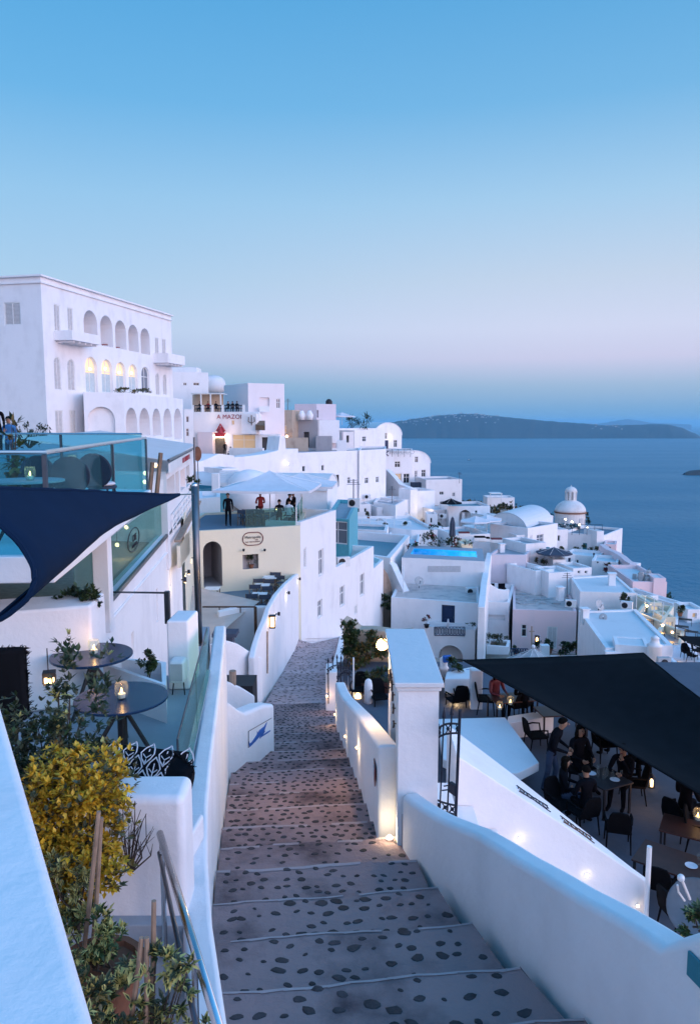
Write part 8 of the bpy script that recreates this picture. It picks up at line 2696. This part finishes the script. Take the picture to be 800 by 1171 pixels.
# scrub on the cliff
rr = random.Random(77); mb = MB()
for k in range(1500):
 f = rr.random(); x = 26 + rr.random() ** 1.5 * 14; y = 40 + f * 46
 xe = xedge(y); x = xe + rr.uniform(.2, 11); z = zground(x, y) + rr.uniform(-.1, .9)
 leaf(mb, Vector((x, y, z)), rdir(rr, 0), Vector((0, 0, 1)), rr.uniform(.4, .9), rr.uniform(.2, .5), rr.choice((0, 0, 1)))
o = mb.build('undergrowth', ['leaf_dark', 'leaf_olive'], recalc=False); o['kind'] = 'stuff'; tag(o, 'dark scrub growing on the cliff edge at the right', 'scrub')
# ------------------------------------------------------------------ small things on roofs and terraces
PP = bush('small green plant in a terracotta pot on the parapet left of the church terrace', (0, 0, 0), [((0, 0, .32), (.30, .30, .30))], 70, .2, ['leaf_dark', 'leaf_mid', 'leaf_olive'], 201, stems=3, wd=.6, pot=(.22, .34), group='potted plants on the white terraces')
POTS = [(472, 573, 100, 'small potted plant at the top of the diagonal stair parapet'), (440, 604, 84, 'potted plant left of the lit arch on the plain deck'), (463, 602, 84, 'potted plant nearest the lit arch on the plain deck'), (552, 652, 64, 'potted plant in the lit alley by the lilac box house'),
  (590, 746, 52, 'potted plant at the left end of the blue lattice fence'), (628, 741, 54, 'potted plant under the grey shuttered door of the pink house'), (610, 661, 68, 'potted plant on the stair block right of the lilac box house'), (641, 631, 84, 'potted plant at the left corner of the teal door house'),
  (706, 660, 73, 'potted plant at the end of the shaded recess'), (716, 690, 58, 'potted plant between the big roofs and the lilac cliff house'), (777, 700, 53, 'potted plant on the far right white terrace'), (421, 590, 88, 'potted plant beside the small white house with one window'),
  (300, 553, 60, 'potted plant beside the rounded white chimney dome'), (546, 700, 56, 'potted plant halfway up the lit alley'), (352, 561, 86, 'potted plant at the foot of the long white terrace house'), (499, 604, 97, 'potted plant by the carved doorway')]
put(PP, P(*POTS[0][:3]), 0, 1.1); PP['label'] = POTS[0][3]
rr = random.Random(44)
for (x, y, Y, lab) in POTS[1:]:
 dup(PP, P(x, y, Y), rr.uniform(0, 6), lab, scale=rr.uniform(.8, 1.4))
AC = thing('air_conditioner', 'air conditioner', 'air conditioner', (0, 0, 0), 'air conditioners on the roofs')
mb = MB(); mb.box(0, 0, 0, .6, .85, .32); mb.build('case', 'plastic_white', AC, bevel=.02)
mb = MB(); mb.lathe([(.22, -.012), (.22, .012)], (0, 0, 0), 16); mb.v = [(v[0] - .12, v[2] - .165, v[1] + .3) for v in mb.v]; mb.build('fan', 'screen_dark', AC)
ACS = [(365, 566, 84, 'air conditioner on the roof beside the long pale barrel-roofed hall'), (506, 590, 95.5, 'air conditioner on the wall by the carved doorway'), (405, 575, 50, 'air conditioner on the roof of the teal glazed house'), (652, 690, 58, 'air conditioner at the right edge of the worn pink roof'),
  (716, 692, 55, 'air conditioner at the back right corner of the lower big roof'), (538, 676, 58, 'air conditioner at the right of the worn roof terrace'), (392, 642, 46, 'air conditioner on the roof of the lower lane house'), (420, 568, 96, 'air conditioner at the foot of the tall corner house')]
for k, (x, y, Y, lab) in enumerate(ACS):
 q = P(x, y, Y) - Vector((0, 0, .3))
 if k == 0:
  put(AC, q, .2); AC['label'] = lab
 else:
  dup(AC, q, rr.uniform(-.6, .6), lab)
VT = thing('roof_vent', 'vent', 'vent', (0, 0, 0), 'white vents and chimneys on the roofs')
mb = MB(); mb.box(0, 0, -.4, .7, .5, .5); mb.build('shaft', 'plaster', VT, bevel=.03)
mb = MB(); mb.box(0, 0, .701, .78, .66, .66); mb.build('cap', 'plaster', VT, bevel=.02)
VTS = [(402, 622, 70, 'white vent at the left end of the dark teal basin terrace'), (590, 624, 74, 'white vent behind the lilac box house'), (573, 626, 73, 'white vent on the roof of the lilac box house'), (699, 661, 63, 'white vent on the back edge of the upper big roof'), (668, 701, 52, 'white vent on the left edge of the lower big roof'),
  (357, 520, 95, 'white vent on the roof of the long white terrace house'), (427, 519, 102, 'white vent on the grey roof of the tall corner house'), (529, 588, 98, 'white vent over the wide shaded arch'), (620, 606, 86, 'white vent beside the barrel vault'), (445, 642, 60, 'white vent on the diagonal stair wall'),
  (668, 612, 92, 'white vent on the roof of the teal door house'), (640, 676, 62, 'white vent at the back of the worn pink roof'), (215, 424, 122, 'white vent on the block behind the hotel'), (310, 441, 106, 'white vent on the pink-lit crest house')]
for k, (x, y, Y, lab) in enumerate(VTS):
 q = P(x, y, Y) - Vector((0, 0, .4))
 if k == 0:
  put(VT, q, .3); VT['label'] = lab
 else:
  dup(VT, q, rr.uniform(-.5, .5), lab, scale=rr.uniform(.7, 1.2))
# terrace railings
for k, (x0, y0, x1, y1, Y0, Y1, m_, lab) in enumerate(((404, 598, 469, 606, 83, 83, 'white_paint', 'thin white railing along the plain deck below the lit arch'), (441, 520, 469, 520.5, 121.8, 123, 'iron', 'thin dark railing on the parapet with letters'), (461, 660, 461, 676, 60, 57.5, 'white_paint', 'white post railing beside the worn roof terrace'), (771, 731, 806, 742, 51, 49, 'steel_dark', 'dark railing along the far right cliff terrace'), (645, 609, 688, 609, 91.5, 89, 'steel_dark', 'dark railing on the terrace of the teal door house'), (727, 691, 757, 704, 55.5, 53, 'white_paint', 'white railing of the upper cream restaurant'))):
 a, b = P(x0, y0, Y0), P(x1, y1, Y1); n_ = max(3, int((b - a).length / .9)); h_ = Vector((0, 0, .95))
 mb = MB(); mb.tube([a + h_, b + h_], .035, 5); mb.tube([a + h_ * .5, b + h_ * .5], .022, 4)
 for i in range(n_ + 1):
  p = a.lerp(b, i / n_); mb.tube([p - Vector((0, 0, .3)), p + h_], .028, 4)
 tag(mb.build('terrace_railing', m_), lab, 'railing', 'terrace railings')
# overhead cables and aerials
for k, (x0, y0, Y0, x1, y1, Y1, lab) in enumerate(((448, 571, 95, 448, 556, 95, 'thin aerial on the flat house left of the lit arch'), (404, 571, 50, 404, 548, 50, 'thin aerial on the teal glazed house'), (525, 549, 118, 525, 540, 118, 'thin aerial on the white block behind the black parasol'), (329, 470, 108, 329, 456, 108, 'thin aerial beside the grey house on the crest'), (648, 676, 61, 648, 655, 61, 'thin aerial on the worn pink roof'))):
 a, b = P(x0, y0, Y0), P(x1, y1, Y1); mb = MB(); mb.tube([a - Vector((0, 0, .5)), b], .035, 4)
 for j in range(3):
  q = a.lerp(b, .75 + .1 * j); mb.tube([q - Vector((.45 - .1 * j, 0, 0)), q + Vector((.45 - .1 * j, 0, 0))], .02, 3)
 tag(mb.build('aerial', 'steel_dark'), lab, 'aerial', 'roof aerials')
# ------------------------------------------------------------------ more of the stepped houses
for (lab, x0, x1, yt, Y0, Y1, dep, h, ops, mat, roof) in (
 ('small white tower between the barrel vault and the pink dome', 632, 649, 606, 88, 88.5, 3, 8, [(637, 612, 640, 619, 'win')], 'plaster', 'roof_white'),
 ('tall white corner pier of the house with the teal door', 682, 690, 607.5, 88.6, 88.8, 3, 14, [], 'plaster', 'roof_white'),
 ('white cube with a doorway left of the plain terrace wall', 644, 656, 648, 72, 72, 3, 7, [(647.5, 654, 651.5, 663, 'bdoor')], 'plaster', 'roof_white'),
 ('small pink block at the foot of the dome terrace', 690, 704, 622, 86.5, 86, 3, 8, [(695, 625, 698, 630, 'win')], 'plaster_pink_lit', 'roof_white'),
 ('white landing block on the stair down to the sea', 703, 718, 646, 77, 76, 3, 8, [(708, 651, 711, 658, 'dark')], 'plaster', 'terrace_paint'),
 ('narrow white house squeezed behind the upper big roof', 655, 676, 650, 67, 67.5, 3, 6, [(660, 652.5, 663, 656, 'win'), (668, 652.5, 671, 656, 'win')], 'plaster', 'roof_white'),
 ('white porch block left of the slate parasol', 606, 622, 640, 75, 75.5, 3, 6, [(610, 645, 614, 654, 'dark'), (616.5, 645, 619.5, 650, 'win')], 'plaster', 'roof_white'),
 ('low white house with two windows below the dark shrubbery', 566, 590, 601, 96, 96.5, 3, 5, [(570, 604, 573, 609, 'win'), (580, 604, 583, 612, 'tdoor')], 'plaster', 'roof_grey'),
 ('white cabin with a lit window behind the blue pool', 540, 556, 604, 88, 88.5, 3, 6, [(545, 608, 549, 613, 'dim')], 'plaster', 'roof_white'),
 ('white block with a blue door at the top of the plain deck', 452, 468, 588, 96, 96.5, 3, 5, [(457, 591, 460.5, 599, 'bdoor')], 'plaster', 'roof_white'),
 ('pale house with small windows left of the white curved dish house', 404, 424, 577, 92, 92.5, 3, 5, [(408, 581, 411, 586, 'win'), (416, 581, 419, 586, 'win')], 'plaster', 'roof_grey'),
 ('stepped white wall block right of the plain deck', 488, 500, 588, 95, 95, 3, 6, [(491.5, 592, 494, 598, 'win')], 'plaster', 'roof_white'),
 ('cream kiosk with a lit window on the upper cliff restaurant', 741, 756, 689, 57, 57, 2.5, 4, [(744, 693, 753, 699, 'lit')], 'plaster_cream', 'roof_white'),
 ('cream kiosk with a lit window on the middle cliff restaurant', 758, 772, 706, 53.5, 53.5, 2, 4, [(761, 711, 769, 718, 'lit')], 'plaster_cream', 'roof_white'),
 ('white cabin at the far right of the cliff restaurants', 786, 806, 697, 57, 57, 2.5, 4, [(791, 701, 796, 707, 'dim')], 'plaster', 'roof_white'),
 ('white house with dark windows on the lane behind the hotel wing', 210, 221, 468, 95, 95.5, 3, 8, [(213, 476, 216, 483, 'win'), (213, 490, 216, 499, 'win')], 'plaster', 'roof_white'),
 ('white stepped cube with a window above the teal door house', 655, 668, 603, 97, 97.3, 3, 6, [(659, 606, 662, 611, 'win')], 'plaster', 'roof_white'),
 ('low white cabin with two small windows right of the barrel vault', 618, 632, 590, 98, 98.5, 3, 6, [(621, 593, 624, 598, 'win'), (627, 593, 629.5, 598, 'win')], 'plaster', 'roof_grey'),
 ('white cube with a grey door on the rim behind the barrel vault', 600, 613, 584, 104, 104.5, 3, 6, [(604, 587, 607, 593, 'gdoor')], 'plaster', 'roof_white'),
 ('pale cabin with a teal window left of the barrel vault', 557, 570, 610, 90, 90.5, 3, 6, [(561, 613, 565, 618, 'tdoor')], 'plaster', 'roof_white'),
 ('white stair-top block with a dark doorway above the blue pool', 497, 509, 604, 90, 90.4, 3, 6, [(500.5, 608, 504.5, 617, 'dark')], 'plaster', 'roof_white'),
 ('white wall block with two shutters above the blue pool flowers', 474, 492, 610, 86, 86.5, 3, 6, [(477, 613, 480, 619, 'shut'), (485, 613, 488, 619, 'shut')], 'plaster', 'roof_white'),
 ('lilac cube with a small window under the corner house', 442, 456, 589, 98, 98.4, 3, 5, [(447, 592, 450, 597, 'win')], 'plaster_lilac', 'roof_grey'),
 ('white block with a blue door beside the slate parasol', 645, 657, 634, 80, 80.3, 3, 6, [(649, 638, 652, 646, 'bdoor')], 'plaster', 'roof_white'),
 ('small white hut with a lit window at the top of the lit alley', 549, 560, 625, 78, 78.4, 3, 6, [(552, 628, 556, 633, 'dim')], 'plaster', 'roof_white'),
 ('white cube with twin windows behind the lilac box house', 590, 606, 612, 80, 80.4, 3, 6, [(593, 615, 596, 620, 'win'), (600, 615, 603, 620, 'win')], 'plaster', 'roof_white'),
 ('narrow white wall block beside the far right cliff terrace', 768, 780, 690, 60, 60.4, 3, 5, [(772, 694, 775, 700, 'win')], 'plaster', 'roof_white'),
 ('white terrace block with a dark recess below the lilac cliff house', 735, 752, 682, 61, 61.4, 3, 5, [(740, 684.5, 748, 689, 'dark')], 'plaster', 'terrace_paint'),
 ('small white crest house with a doorway beside the agave roof', 392, 404, 494, 118, 118.5, 3, 6, [(396, 498, 399, 506, 'dark')], 'plaster', 'roof_white')):
 facade(lab, x0, x1, yt, Y0, Y1, dep, h, ops=ops, mat=mat, roof=roof, group=G_H, par=.25)
q = P(536, 526, 4350); t = thing('boat', 'tiny dark boat out on the calm sea', 'boat', (q.x, q.y, SEA_Z))
mb = MB(); mb.add([(q.x - 11, q.y - 3, SEA_Z + 2.5), (q.x + 8, q.y - 3, SEA_Z + 2.5), (q.x + 13, q.y, SEA_Z + 3.4), (q.x + 8, q.y + 3, SEA_Z + 2.5), (q.x - 11, q.y + 3, SEA_Z + 2.5), (q.x - 9, q.y, SEA_Z - 1), (q.x + 9, q.y, SEA_Z - 1)], [(0, 1, 2, 3, 4), (0, 5, 6, 1), (1, 6, 2), (2, 6, 3), (3, 6, 5, 4), (4, 5, 0)]); mb.build('hull', 'dark_paint', t)
mb = MB(); mb.box(q.x - 2, q.y, SEA_Z + 2.5, SEA_Z + 6, 7, 4); mb.build('cabin', 'white_paint', t)
